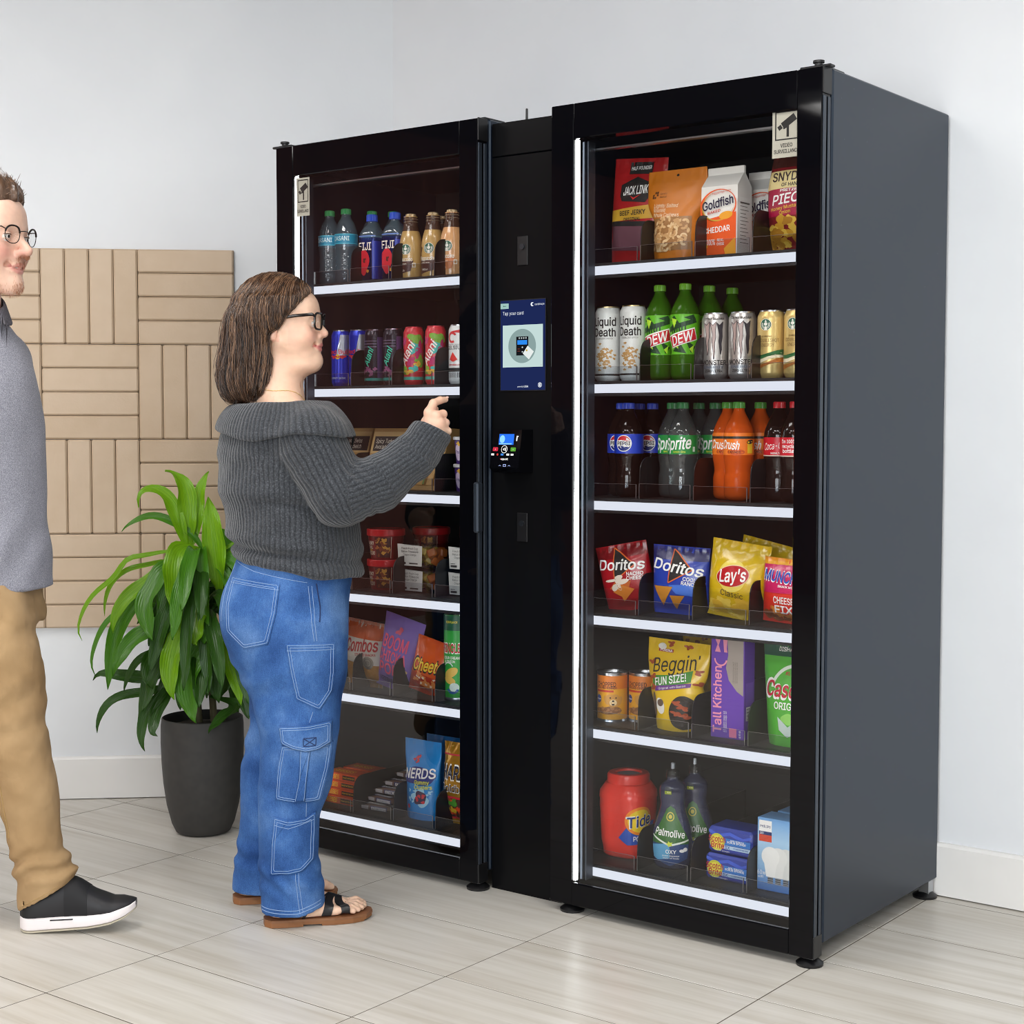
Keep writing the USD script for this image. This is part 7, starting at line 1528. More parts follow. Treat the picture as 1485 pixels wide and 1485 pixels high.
def eye_parts(parent, pl_, iris):
    for sgn, nm in ((-1, 'right'), (1, 'left')):
        c = np.array([0.0770, 0.0315 * sgn, -0.003])
        e = part(parent, 'eye', pl_.mesh(moved(trimesh.creation.icosphere(3, 0.0124), *c)), flat('#d6cec8', 0.2), True)
        n = np.array([1, 0.10 * sgn, -0.02]); n /= np.linalg.norm(n)
        for nm2, r, h, col in (('iris', 0.0066, 0.0108, iris), ('pupil', 0.0030, 0.0122, '#0a0808')):
            a = np.linspace(0, 2 * PI, 20, endpoint=False); t1 = np.cross(n, [0, 0, 1]); t1 /= np.linalg.norm(t1); t2 = np.cross(t1, n)
            P = c + n * h + r * (np.cos(a)[:, None] * t1 + np.sin(a)[:, None] * t2); V = np.vstack([P, c + n * (h + 0.0012)])
            part(e, nm2, pl_.mesh(trimesh.Trimesh(V, np.array([[i, 20, (i + 1) % 20] for i in range(20)]), process=False)), flat(col, 0.1), True)
    lids, lash = [], []
    for sgn in (-1, 1):
        c = np.array([0.0770, 0.0315 * sgn, -0.003]); a = np.linspace(-1.0, 1.0, 14)
        arc = lambda el, r: np.column_stack([c[0] + r * np.cos(a * 1.0) * math.cos(el), c[1] + r * np.sin(a), c[2] + r * math.sin(el) * np.cos(a * 0.75)])
        lids.append(tube(arc(0.46, 0.0132), 0.0018, 6)); lash.append(tube(arc(0.34, 0.0141), np.interp(a, [-1, 0, 1], [.0004, .0009, .0004]), 5)); lids.append(tube(arc(-0.42, 0.0130), 0.0014, 6))
    return pl_.mesh(cat(lids)), pl_.mesh(cat(lash))
def curves(parent, name, paths, width, m):
    path = _numbered(parent, name); c = UsdGeom.BasisCurves.Define(stage, path)
    P = np.vstack(paths); c.CreatePointsAttr(Vt.Vec3fArray.FromNumpy(P.astype(np.float32))); c.CreateCurveVertexCountsAttr(Vt.IntArray.FromNumpy(np.array([len(q) for q in paths], np.int32)))
    c.CreateTypeAttr('linear'); c.CreateWidthsAttr(Vt.FloatArray.FromNumpy(np.concatenate([np.interp(np.linspace(0, 1, len(q)), [0, .85, 1], [1, .9, .25]) for q in paths]).astype(np.float32) * width)); c.SetWidthsInterpolation('vertex')
    UsdShade.MaterialBindingAPI.Apply(c.GetPrim()).Bind(m); return path
def hair_mat(name, a, b):
    return mat(name, {'tc': ('texture_coordinate', {}), 'mp': ('mapping', {'scale': (90.0, 90.0, 6.0)}), 'n': ('noise_texture', {'scale': 1.0, 'detail': 3.0}), 'r': ('rgb_ramp', {'ramp': [(0.35, a), (0.68, b)]}),
        'p': ('principled_bsdf', {'roughness': 0.30, 'specular_ior_level': 0.6}), 'b': ('bump', {'strength': 0.5, 'distance': 0.004})},
        [('tc.object', 'mp.vector'), ('mp.vector', 'n.vector'), ('n.fac', 'r.fac'), ('r.color', 'p.base_color'), ('n.fac', 'b.height'), ('b.normal', 'p.normal')])
def flow(fn, starts, steps, ds, lift, dirfn, stop):
    """hair strands that run along a surface"""
    P = [starts.copy()]; p = starts.copy(); alive = np.ones(len(p), bool); n_alive = np.full(len(p), 1)
    for k in range(steps):
        g = grad(fn, p); d = dirfn(p); d = d - g * (d * g).sum(-1, keepdims=True); d /= np.maximum(np.linalg.norm(d, axis=-1, keepdims=True), 1e-6)
        q = p + d * ds; g = grad(fn, q); q = q - g * (fn(q) - lift)[:, None]
        p = np.where(alive[:, None], q, p); alive &= ~stop(p); n_alive += alive; P.append(p.copy())
    P = np.stack(P, 1); return [P[i, :max(3, n_alive[i])] for i in range(len(starts))]
# ================================================================ the woman
WROOT = np.array([-0.458, -0.426, 0.0])
wm = thing('person', 'person in grey off-shoulder sweater and blue cargo jeans, brown bob and glasses, pointing', 'person', WROOT, rz=math.degrees(-YAW))
WY0 = 0.03
WH = Place((-0.030, WY0, 1.4555), -4, 1.0)
WK = dict(double=0.022, chin=0.0150, nose=0.001, smile=0.003)
w_skin = skin_mat('skin_fair', (0.80, 0.52, 0.375), (0.72, 0.33, 0.25))
# joints
R_SH, R_EL = (0.062, -0.128, 1.165), (0.128, -0.135, 1.040)
R_FA = [(0.128, -0.135, 1.040), (0.215, -0.105, 1.072), (0.295, -0.065, 1.130), (0.336, -0.040, 1.188)]
L_SH, L_EL, L_WR = (-0.098, 0.170, 1.165), (-0.128, 0.205, 0.985), (0.03, 0.265, 0.95)
TORSO = [(0.80, -0.015, WY0, 0.155, 0.178), (0.90, 0.004, WY0, 0.146, 0.168), (1.00, -0.006, WY0, 0.142, 0.165), (1.10, -0.012, WY0, 0.145, 0.175), (1.17, -0.020, WY0, 0.128, 0.178), (1.215, -0.028, WY0, 0.098, 0.165), (1.25, -0.034, WY0, 0.070, 0.12), (1.285, -0.038, WY0, 0.058, 0.07)]
TYAW = 24
def w_neck(p):
    d = sd_cone(p, (-0.040, WY0, 1.25), (-0.034, WY0, 1.40), 0.0575, 0.052)
    sh = smin(sd_cone(p, (-0.045, WY0 - 0.02, 1.262), (0.040, -0.100, 1.195), 0.05, 0.046), sd_cone(p, (-0.05, WY0 + 0.02, 1.262), (-0.09, 0.150, 1.195), 0.05, 0.046), 0.02)
    return smin(d, sh, 0.05)
def w_hand(p):
    mc = [(0.3320, -0.030, 1.2370), (0.3470, -0.043, 1.2290), (0.3570, -0.042, 1.2130), (0.3630, -0.034, 1.1970)]
    palm = sd_cone(p, (0.337, -0.040, 1.185), mc[0], 0.0200, 0.0125)
    for c_, r_ in zip(mc[1:], (0.0130, 0.0125, 0.0115)): palm = smin(palm, sd_cone(p, (0.340, -0.038, 1.185), c_, 0.0205, r_), 0.012)
    d = smin(palm, sd_chain(p, [mc[0], (0.3405, -0.014, 1.2600), (0.3560, 0.004, 1.2675), (0.3680, 0.018, 1.2695)], [0.0125, 0.0098, 0.0088, 0.0074], 0.004), 0.008)
    for m_, (a, b, c_), r_ in zip(mc[1:], [((0.3640, -0.024, 1.2340), (0.3610, 0.000, 1.2240), (0.3470, -0.002, 1.2170)), ((0.3700, -0.028, 1.2130), (0.3660, -0.004, 1.2040), (0.3520, -0.006, 1.1990)), ((0.3755, -0.026, 1.1930), (0.3715, -0.006, 1.1860), (0.3590, -0.008, 1.1830))], (0.0105, 0.0102, 0.0092)):
        d = smin(d, sd_chain(p, [m_, a, b, c_], [r_ * 1.15, r_, r_ * .93, r_ * .82], 0.003), 0.005)
    th = sd_chain(p, [(0.326, -0.020, 1.190), (0.322, 0.002, 1.215), (0.330, 0.020, 1.236), (0.343, 0.028, 1.246)], [0.0165, 0.0120, 0.0102, 0.0085], 0.004)
    return smin(d, th, 0.008)
def w_body(p):
    d = smin(sd_stack(p, [(z_, cx, cy, a - 0.012, b - 0.012) for z_, cx, cy, a, b in TORSO if z_ < 1.22], TYAW), w_neck(p), 0.04)
    d = smin(d, sd_chain(p, [R_SH, R_EL], [0.060, 0.048], 0.01), 0.03)
    d = smin(d, sd_chain(p, R_FA, [0.046, 0.042, 0.034, 0.026], 0.02), 0.02)
    d = smin(d, sd_chain(p, [L_SH, L_EL, L_WR], [0.060, 0.046, 0.028], 0.01), 0.03)
    lh = (0.095, 0.275, 0.94)
    d = smin(d, sd_chain(p, [L_WR, (0.065, 0.272, 0.945), lh], [0.027, 0.03, 0.02], 0.02), 0.02)
    for i in range(4): d = smin(d, sd_chain(p, [(0.085, 0.262 + 0.012 * i, 0.955 - 0.012 * i), (0.115, 0.262 + .012 * i, 0.95 - .012 * i), (0.128, 0.262 + .012 * i, 0.93 - .012 * i)], [0.010, 0.009, 0.007], 0.004), 0.006)
    d = smin(d, sd_chain(p, [(0.06, 0.255, 0.96), (0.085, 0.245, 0.972), (0.10, 0.243, 0.968)], [0.012, 0.010, 0.008], 0.004), 0.008)
    return d
def leg_rows(near):
    if near: return [(0.045, 0.000, -0.052, 0.052, 0.050), (0.20, -0.010, -0.052, 0.052, 0.052), (0.36, 0.005, -0.050, 0.062, 0.062), (0.55, 0.010, -0.048, 0.080, 0.080), (0.72, 0.008, -0.045, 0.092, 0.092)]
    return [(0.045, -0.095, 0.130, 0.048, 0.050), (0.20, -0.085, 0.128, 0.052, 0.052), (0.36, -0.060, 0.118, 0.062, 0.062), (0.55, -0.035, 0.112, 0.080, 0.080), (0.72, -0.038, 0.108, 0.092, 0.092)]
FA = math.radians(16)
def foot_pt(heel, f, l, z_): return (heel[0] + f * math.cos(FA) - l * math.sin(FA), heel[1] + f * math.sin(FA) + l * math.cos(FA), z_)
HEELS = {'near': (-0.064, -0.072), 'far': (-0.171, 0.110)}
def w_foot(p, side):
    h_ = HEELS[side]; s = 1 if side == 'near' else -1     # the little toe lies outward
    P = lambda f, l, z_: foot_pt(h_, f, -s * l, z_)
    d = sd_cone(p, P(0.032, 0, 0.042), P(0.10, 0.0, 0.050), 0.029, 0.030)
    d = smin(d, sd_cone(p, P(0.075, -0.004, 0.060), P(0.185, -0.012, 0.034), 0.034, 0.016), 0.03)
    d = smin(d, sd_cone(p, P(0.10, 0.018, 0.036), P(0.165, 0.026, 0.028), 0.022, 0.013), 0.02)
    d = smin(d, sd_cone(p, P(0.06, 0, 0.06), P(0.058, 0, 0.16), 0.038, 0.036), 0.03)
    for i, (l0, L, r_) in enumerate(((-0.022, 0.246, 0.0120), (-0.004, 0.246, 0.0088), (0.011, 0.238, 0.0082), (0.024, 0.227, 0.0076), (0.035, 0.214, 0.0072))):
        d = smin(d, sd_chain(p, [P(0.185 - i * 0.006, l0 * 0.9, 0.030), P(L - 0.022, l0, 0.034), P(L - 0.006, l0, 0.0265)], [r_ * 1.1, r_, r_ * .9], 0.004), 0.006)
    return smax(d, 0.0205 - p[..., 2], 0.004)
def w_lower(p):
    d = smin(sd_stack(p, leg_rows(True), 0), sd_stack(p, leg_rows(False), 0), 0.02)
    d = smin(d, sd_ell(p, (-0.02, WY0, 0.78), (0.135, 0.16, 0.12)), 0.04)
    return smin(d, smin(w_foot(p, 'near'), w_foot(p, 'far'), 0.001), 0.012)
def w_headsd(p): return head_sdf(WH.inn(p), WK)
body_hi = solid(lambda p: smin(w_headsd(p), w_neck(p), 0.03), (-0.16, -0.08, 1.275), (0.10, 0.14, 1.57), 0.0024)
body_lo = solid(lambda p: smin(w_body(p), w_lower(p), 0.04), (-0.26, -0.26, 0.0), (0.30, 0.34, 1.32), 0.009)
body_hand = solid(lambda p: smin(sd_chain(p, R_FA, [0.046, 0.042, 0.034, 0.026], 0.02), w_hand(p), 0.015), (0.28, -0.10, 1.10), (0.40, 0.06, 1.30), 0.0022)
feet = [solid(lambda p, s_=s_: w_foot(p, s_), (h_[0] - 0.03, h_[1] - 0.08, 0.015), (h_[0] + 0.29, h_[1] + 0.15, 0.14), 0.003) for s_, h_ in HEELS.items()]
bm = body_lo
for extra in [body_hi, body_hand] + feet: bm = boolean(bm, extra, '+')
bm.merge_vertices(); bm = smooth_mesh(bm, 2)
hp = WH.inn(bm.vertices); lip, fl = head_paint(hp); lip = lip * (bm.vertices[:, 2] > 1.36)
fl = fl * (bm.vertices[:, 2] > 1.34); hm = (bm.vertices[:, 0] > 0.3) & (bm.vertices[:, 2] > 1.2); fl = np.where(hm, 0.25, fl)
wb = part(wm, 'body', bm, w_skin, True, uv=np.column_stack([lip * 0.85, fl]))
lids, lash = eye_parts(wm, WH, '#3a2416')
part(wm, 'eyelids', lids, w_skin, True); part(wm, 'eyelashes', lash, flat('#1a100c', 0.6), True)
brow = []
for s_ in (-1, 1): brow.append(tube([(0.0905, 0.012 * s_, 0.0155), (0.0885, 0.024 * s_, 0.0205), (0.080, 0.037 * s_, 0.0205), (0.068, 0.047 * s_, 0.015)], [0.0018, 0.0026, 0.0022, 0.001], 6))
part(wm, 'eyebrows', WH.mesh(cat(brow)), flat('#4a2e20', 0.7), True)
part(wm, 'fingernail', moved(trimesh.creation.icosphere(2, 1.0).apply_scale((0.0045, 0.0052, 0.0028)), 0.3725, 0.020, 1.2748), flat('#e0b8ac', 0.25), True)

# ---- glasses
gl = []
def lens_ring(sgn, rx, rz_, n=28, sq=3.0):
    a = np.linspace(0, 2 * PI, n, endpoint=False); c_, s_ = np.cos(a), np.sin(a); u = rx * np.sign(c_) * np.abs(c_) ** (2 / sq); v = rz_ * np.sign(s_) * np.abs(s_) ** (2 / sq)
    return np.column_stack([0.1015 - 0.22 * np.abs(u + 0.012) * (u > -0.012) - 0.05 * (0.02 - v), sgn * (0.034 + u), v + 0.001])
def glasses(parent, pl_, rx, rz_, r, m_frame, top_only=False, sq=3.0):
    pts = []
    for s_ in (-1, 1):
        R_ = lens_ring(s_, rx, rz_, sq=sq); pts.append(tube(np.vstack([R_, R_[:2]]), r, 6, False))
        v = np.vstack([R_, R_.mean(0)]); k = len(R_)
        f = np.array([[i, k, (i + 1) % k] for i in range(k)])
        if top_only:
            up = R_[(R_[:, 2] > 0.2 * rz_)]; up = up[np.argsort(up[:, 1])]; pts.append(tube(up, r * 2.2, 6))
    bridge = tube([lens_ring(-1, rx, rz_, sq=sq)[14] + [0, 0, rz_ * .45], (0.104, -0.004, rz_ * .62), (0.104, 0.004, rz_ * .62), lens_ring(1, rx, rz_, sq=sq)[14] + [0, 0, rz_ * .45]], r, 6)
    fr = part(parent, 'glasses', pl_.mesh(cat(pts + [bridge])), m_frame, 40)
    for s_ in (-1, 1):
        e = lens_ring(s_, rx, rz_, sq=sq)[2]
        part(fr, 'temple', pl_.mesh(tube([e, e + [-0.006, 0.006 * s_, 0.004], (0.05, s_ * 0.0765, 0.012), (0.0, s_ * 0.0775, 0.004), (-0.02, s_ * 0.078, -0.004), (-0.035, s_ * 0.076, -0.022)], [r * 1.2, r * 1.5, r * 1.5, r * 1.3, r * 1.3, r], 6)), m_frame, 40)
        R_ = lens_ring(s_, rx, rz_, sq=sq); v = np.vstack([R_, R_.mean(0)]); k = len(R_); f = np.array([[i, k, (i + 1) % k] for i in range(k)])
        if s_ > 0: f = f[:, ::-1]
        part(fr, 'lens', pl_.mesh(trimesh.Trimesh(v, f, process=False)), pane('lens_glass', (0.96, 0.96, 0.96), 1.4), False)
    return fr
glasses(wm, WH, 0.0245, 0.0195, 0.0026, flat('#100b09', 0.2))

# ---- hair
HL = PchipInterpolator([1.22, 1.314, 1.327, 1.361, 1.394, 1.425, 1.443, 1.469, 1.488, 1.519, 1.535, 1.56, 1.60], [-0.052, -0.047, -0.043, -0.050, -0.058, -0.052, -0.030, -0.012, 0.006, 0.034, 0.046, 0.070, 0.09])
def w_hairline(p):
    """positive in front of the hairline"""
    return (p[..., 0] - HL(np.clip(p[..., 2], 1.22, 1.6))) * 0.75
def w_hairvol(p):
    q = WH.inn(p)
    cap = sd_ell(q, (-0.014, 0, 0.026), (0.105, 0.090, 0.0935))
    bob = sd_stack(p, [(1.262, -0.108, WY0, 0.045, 0.075), (1.285, -0.114, WY0, 0.060, 0.090), (1.33, -0.112, WY0, 0.072, 0.098), (1.40, -0.098, WY0, 0.075, 0.100), (1.47, -0.072, WY0, 0.088, 0.098), (1.50, -0.05, WY0, 0.08, 0.085)], 0)
    d = smin(cap, bob, 0.035)
    d = d + 0.0035 * np.sin(58 * np.arctan2(q[..., 1], q[..., 0] + 0.05) * 0.5 + 10 * q[..., 2] + 3 * np.sin(30 * q[..., 2])) * np.clip((0.07 - q[..., 2]) * 12, 0, 1)
    return d
def w_hair(p):
    d = smax(w_hairvol(p), w_hairline(p), 0.010)
    return smax(d, (1.257 + 0.52 * np.maximum(p[..., 0] + 0.115, 0) + 0.12 * np.maximum(-0.115 - p[..., 0], 0)) - p[..., 2], 0.012)
hm_ = surface(w_hair, (-0.205, -0.09, 1.25), (0.085, 0.155, 1.585), 0.004)
hair = part(wm, 'hair', smooth_mesh(hm_, 3), hair_mat('hair_brown', (0.012, 0.006, 0.004), (0.042, 0.020, 0.011)), True)
hr = np.random.RandomState(7)
def hair_dir(p):
    q = WH.inn(p); d = np.zeros_like(p); d[..., 2] = -1; top = np.clip((q[..., 2] - 0.085) / 0.03, 0, 1)
    d[..., 1] += np.sign(p[..., 1] - WY0 - 0.012) * 2.2 * top; d[..., 0] -= 0.55 * top + 0.25 * np.clip(q[..., 2] / 0.08, 0, 1)
    low = np.clip((1.33 - p[..., 2]) / 0.05, 0, 1); d[..., 0] += 0.5 * low * np.sign(-0.10 - p[..., 0])
    return d
N = 2600
st = np.column_stack([hr.uniform(-0.13, 0.075, N), WY0 + 0.012 + hr.choice([-1, 1], N, p=[.72, .28]) * np.abs(hr.normal(0.004, 0.03, N)), np.full(N, 1.60)])
for _ in range(8): st = st - grad(w_hair, st) * w_hair(st)[:, None]
st = st[st[:, 2] > 1.47]
for k, (nm, a, b, w_) in enumerate((('dark', (0.014, 0.0065, 0.004), (0.042, 0.020, 0.011), 0.0013), ('mid', (0.036, 0.017, 0.009), (0.09, 0.045, 0.025), 0.0012), ('light', (0.13, 0.068, 0.036), (0.32, 0.18, 0.10), 0.0009))):
    sel = st[k::3] if k < 2 else st[2::6]
    lf = 0.0012 + 0.0016 * k * 0.5
    ps = flow(w_hair, sel, 62, 0.0075, lf, hair_dir, lambda p: p[:, 2] < 1.261 + 0.52 * np.maximum(p[:, 0] + 0.115, 0) + 0.006 * np.sin(p[:, 0] * 90))
    rs = [np.random.RandomState(i) for i in range(len(ps))]
    ps = [q + np.cumsum(r_.randn(*q.shape) * 0.0005, 0) for q, r_ in zip(ps, rs)]
    curves(hair, 'hair_strands', ps, w_, hair_mat('hair_' + nm, a, b))
# necklace
nk = []
for a in np.linspace(-2.7, 0.6, 60):
    nk.append((-0.038 + 0.064 * math.cos(a), WY0 + 0.068 * math.sin(a), 1.282 - 0.022 * math.cos(a)))
fnk = lambda p: smin(w_neck(p), w_headsd(p), 0.03)
nk = np.array(nk)
for _ in range(6): nk = nk - grad(fnk, nk) * (fnk(nk) - 0.0012)[:, None]
beads = [moved(trimesh.creation.icosphere(1, 0.0016), *q) for q in nk[::2]]
nl = part(wm, 'necklace', tube(nk, 0.0008, 5), flat('#e0bc7c', 0.4, metallic=0.3), True)
part(nl, 'bead', cat(beads), flat('#ecd09a', 0.35, metallic=0.3), True); tag(nl + '/bead', kind='stuff')

# ---- sweater
def fold(p, seed, sc=(14, 14, 26), amp=0.006):
    return amp * (fbm(np.stack([p[..., 0] * sc[0], p[..., 1] * sc[1], p[..., 2] * sc[2]], -1) + seed, 3, seed) - 0.5)
SW_T = [(0.845, 0.008, WY0, 0.151, 0.176), (0.87, 0.009, WY0, 0.156, 0.182), (0.90, 0.006, WY0, 0.153, 0.178), (0.95, -0.003, WY0, 0.159, 0.182), (1.00, -0.010, WY0, 0.160, 0.181), (1.06, -0.018, WY0, 0.162, 0.184), (1.12, -0.022, WY0, 0.162, 0.190), (1.17, -0.026, WY0, 0.152, 0.196), (1.20, -0.028, WY0, 0.140, 0.192), (1.225, -0.030, WY0, 0.12, 0.178)]
def sw_arm_r(p): return smin(sd_chain(p, [R_SH, R_EL], [0.080, 0.069], 0.01), sd_chain(p, [R_EL] + R_FA[1:3] + [(0.326, -0.046, 1.172), (0.3465, -0.038, 1.200)], [0.068, 0.062, 0.053, 0.047, 0.047], 0.02), 0.025)
def sw_arm_l(p): return sd_chain(p, [L_SH, L_EL, L_WR], [0.078, 0.062, 0.046], 0.01)
def sw_torso(p):
    d = sd_stack(p, SW_T, TYAW)
    hem = 0.0 * p[..., 0]
    z_ = p[..., 2]; wave = 0.020 * (p[..., 0] + 0.02) / 0.15
    r = lambda c, w, a: a * np.exp(-(((z_ + 0.30 * (p[..., 0] - 0.0)) - c) / w) ** 2)
    d = d - 0.010 * np.exp(-((z_ - 0.872 + 0.20 * p[..., 0]) / 0.014) ** 2) + 0.009 * np.exp(-((z_ - 0.899 + 0.14 * p[..., 0]) / 0.008) ** 2) - 0.007 * np.exp(-((z_ - 0.925 + 0.1 * p[..., 0]) / 0.014) ** 2)
    d = d + 0.010 * np.exp(-((z_ - 1.025 + 0.10 * (p[..., 0] + 0.05)) / 0.010) ** 2) * np.clip((p[..., 0] + 0.09) * 10, 0, 1) - 0.006 * np.exp(-((z_ - 1.048) / 0.02) ** 2)
    hem_z = 0.868 - 0.22 * (p[..., 0] + 0.03) * (p[..., 0] > -0.03) - 0.10 * (p[..., 0] + 0.03) * (p[..., 0] <= -.03)
    return smax(d, np.clip(hem_z, 0.842, 0.9) - z_, 0.010)
def sw(p):
    d = smin(sw_torso(p), smin(sw_arm_r(p), sw_arm_l(p), 0.001), 0.005 + 0.026 * np.clip((p[..., 2] - 1.09) / 0.09, 0, 1))
    e = np.array(R_EL); ax = np.array([0.80, 0.25, 0.55]); t = (p - e) @ ax; n = np.linalg.norm(p - e, axis=-1)
    d = d + 0.0045 * np.sin((t + 0.35 * (p[..., 2] - 1.04)) * 210) * np.exp(-((t - 0.045) / 0.045) ** 2) * np.exp(-(n / 0.10) ** 2)
    d = d + 0.003 * np.sin(((p - np.array(R_FA[2])) @ np.array([0.62, 0.3, 0.72])) * 190 + 2 * np.sin(60 * p[..., 2])) * np.exp(-(np.linalg.norm(p - np.array((0.305, -0.055, 1.14)), axis=-1) / 0.055) ** 2)
    d = smax(d, ((p - np.array((0.3465, -0.038, 1.200))) @ np.array([0.37, 0.10, 0.92])) - 0.0, 0.006)
    return d + fold(p, 3, (13, 13, 18), 0.014)
sm = smooth_mesh(surface(sw, (-0.28, -0.26, 0.82), (0.43, 0.35, 1.27), 0.0052), 2)
def ribs(v, torso_only=False):
    a = np.radians(TYAW); c = np.array([-0.015, WY0]); u = np.arctan2(v[:, 1] - c[1], v[:, 0] - c[0]) - (PI * 0.25); u = (u % (2 * PI)) * 0.1655   # seam on the far side
    if torso_only: return u
    def along(pts):
        best = np.full(len(v), 9.0); uu = np.zeros(len(v))
        for A, B in zip(pts[:-1], pts[1:]):
            A, B = np.array(A), np.array(B); t = (B - A) / np.linalg.norm(B - A); s_ = np.clip((v - A) @ t, 0, np.linalg.norm(B - A)); q = v - A - s_[:, None] * t
            n1 = np.array([0, 1.0, 0]) - t * t[1]; n1 /= np.linalg.norm(n1); n2 = np.cross(t, n1); ang = np.arctan2(q @ n2, q @ n1); d = np.linalg.norm(q, axis=1)
            uu = np.where(d < best, (ang % (2 * PI)) * 0.062, uu); best = np.minimum(best, d)
        return best, uu
    dr, ur = along([R_SH] + R_FA + [(0.3465, -0.038, 1.200)]); dl, ul = along([L_SH, L_EL, L_WR]); dt = sd_stack(v, SW_T, TYAW)
    u = np.where((dr - 0.070 < dt) , ur, u); return np.where((dl - 0.068 < dt), ul, u)
knit = mat('grey_rib_knit', {'uv': ('texture_coordinate', {}), 's': ('separate_xyz', {}), 'k': ('math', {'math_type': 'multiply', 'value2': 2 * PI / 0.0112}), 'n5': ('noise_texture', {'scale': 22.0, 'detail': 2.0}), 'wob': ('math', {'math_type': 'multiply_add', 'value2': 0.010}), 'sn': ('math', {'math_type': 'sine'}), 'mr': ('map_range', {'from_min': -1.0, 'from_max': 1.0}),
    'tc': ('texture_coordinate', {}), 'n': ('noise_texture', {'scale': 260.0, 'detail': 4.0, 'roughness': 0.7}), 'n3': ('noise_texture', {'scale': 1100.0, 'detail': 2.0}), 'r': ('rgb_ramp', {'ramp': [(0.30, (0.025, 0.028, 0.032)), (0.55, (0.056, 0.061, 0.070)), (0.72, (0.13, 0.138, 0.152))]}),
    'r2': ('rgb_ramp', {'ramp': [(0.0, (0.58, 0.58, 0.58)), (0.5, (1, 1, 1))]}), 'mx': ('mix_color', {'blend_type': 'multiply', 'fac': 1.0}), 'ad': ('math', {'math_type': 'multiply_add', 'value2': 0.35}), 'b': ('bump', {'strength': 0.6, 'distance': 0.003}),
    'p': ('principled_bsdf', {'roughness': 0.95, 'specular_ior_level': 0.1, 'sheen_weight': 0.25, 'sheen_roughness': 0.5})},
    [('uv.UV', 's.vector'), ('tc.object', 'n5.vector'), ('n5.fac', 'wob.value1'), ('s.x', 'wob.value3'), ('wob.value', 'k.value1'), ('k.value', 'sn.value1'), ('sn.value', 'mr.value'), ('tc.object', 'n.vector'), ('n.fac', 'r.fac'), ('mr.result', 'r2.fac'), ('r.color', 'mx.a'), ('r2.color', 'mx.b'), ('mx.result', 'p.base_color'), ('tc.object', 'n3.vector'), ('n3.fac', 'ad.value1'), ('mr.result', 'ad.value3'), ('ad.value', 'b.height'), ('b.normal', 'p.normal')])
swp = part(wm, 'sweater', sm, knit, True, label='charcoal grey ribbed knit sweater', uv=np.column_stack([ribs(sm.vertices), sm.vertices[:, 2]]))
# folded off-shoulder collar: a thick band round the shoulders
def collar_base(p):
    rows = [(1.15, -0.024, WY0, 0.150, 0.196), (1.18, -0.024, WY0, 0.150, 0.196), (1.205, -0.026, WY0, 0.146, 0.192), (1.235, -0.029, WY0, 0.133, 0.176), (1.26, -0.031, WY0, 0.110, 0.148), (1.275, -0.032, WY0, 0.094, 0.132), (1.30, -0.033, WY0, 0.085, 0.12)]
    return smin(sd_stack(p, rows, TYAW, 0.03), smin(sd_chain(p, [R_SH, R_EL], [0.076, 0.064], 0.01), sd_chain(p, [L_SH, L_EL], [0.076, 0.062], 0.01), 0.001), 0.03)
def collar(p):
    z_ = p[..., 2]; low = np.clip((1.235 - z_) / 0.06, 0, 1)
    base = collar_base(p)
    d = smax(base - (0.012 + 0.007 * low), -(base - (-0.006 + 0.009 * low)), 0.006)
    lowz = 1.177 + 0.010 * np.sin((p[..., 0] + 0.02) * 22) + 0.05 * np.maximum(p[..., 0] - 0.06, 0) + 0.10 * np.maximum(-0.07 - p[..., 0], 0); topz = 1.263 + 0.05 * np.clip(p[..., 0] + 0.02, -0.1, 0.07)
    return smax(d, smax(lowz - z_, z_ - topz, 0.006), 0.010) + fold(p, 8, (16, 16, 14), 0.007)
cm = smooth_mesh(surface(collar, (-0.30, -0.27, 1.13), (0.22, 0.32, 1.30), 0.0048), 2)
part(swp, 'collar', cm, knit, True, label='wide turned-down off-shoulder collar', uv=np.column_stack([ribs(cm.vertices, True) * 1.1, cm.vertices[:, 2]]))
cuff_c = np.array((0.3465, -0.038, 1.200))

# ---- jeans
J_HIP = [(0.46, 0.000, WY0 + 0.01, 0.060, 0.095), (0.53, -0.004, WY0 + 0.008, 0.100, 0.135), (0.60, -0.012, WY0 + 0.003, 0.132, 0.164), (0.66, -0.020, WY0, 0.145, 0.178), (0.73, -0.024, WY0, 0.150, 0.186), (0.79, -0.020, WY0, 0.150, 0.184), (0.84, -0.010, WY0, 0.147, 0.176), (0.895, 0.002, WY0, 0.138, 0.165)]
J_NEAR = [(0.030, 0.002, -0.052, 0.079, 0.070), (0.06, 0.000, -0.052, 0.077, 0.070), (0.11, -0.002, -0.052, 0.076, 0.070), (0.17, -0.010, -0.052, 0.073, 0.068), (0.25, -0.010, -0.051, 0.074, 0.070), (0.31, 0.000, -0.050, 0.083, 0.076), (0.38, 0.012, -0.050, 0.091, 0.082), (0.47, 0.017, -0.048, 0.098, 0.088), (0.56, 0.014, -0.046, 0.104, 0.094), (0.66, 0.016, -0.045, 0.110, 0.100), (0.74, 0.018, -0.043, 0.104, 0.100)]
J_FAR = [(0.028, -0.099, 0.132, 0.082, 0.070), (0.08, -0.096, 0.132, 0.079, 0.070), (0.12, -0.091, 0.131, 0.075, 0.070), (0.22, -0.083, 0.128, 0.077, 0.072), (0.34, -0.070, 0.122, 0.083, 0.078), (0.41, -0.052, 0.118, 0.088, 0.084), (0.485, -0.038, 0.115, 0.092, 0.088), (0.56, -0.034, 0.112, 0.100, 0.094), (0.66, -0.038, 0.108, 0.106, 0.100), (0.74, -0.042, 0.106, 0.10, 0.1)]
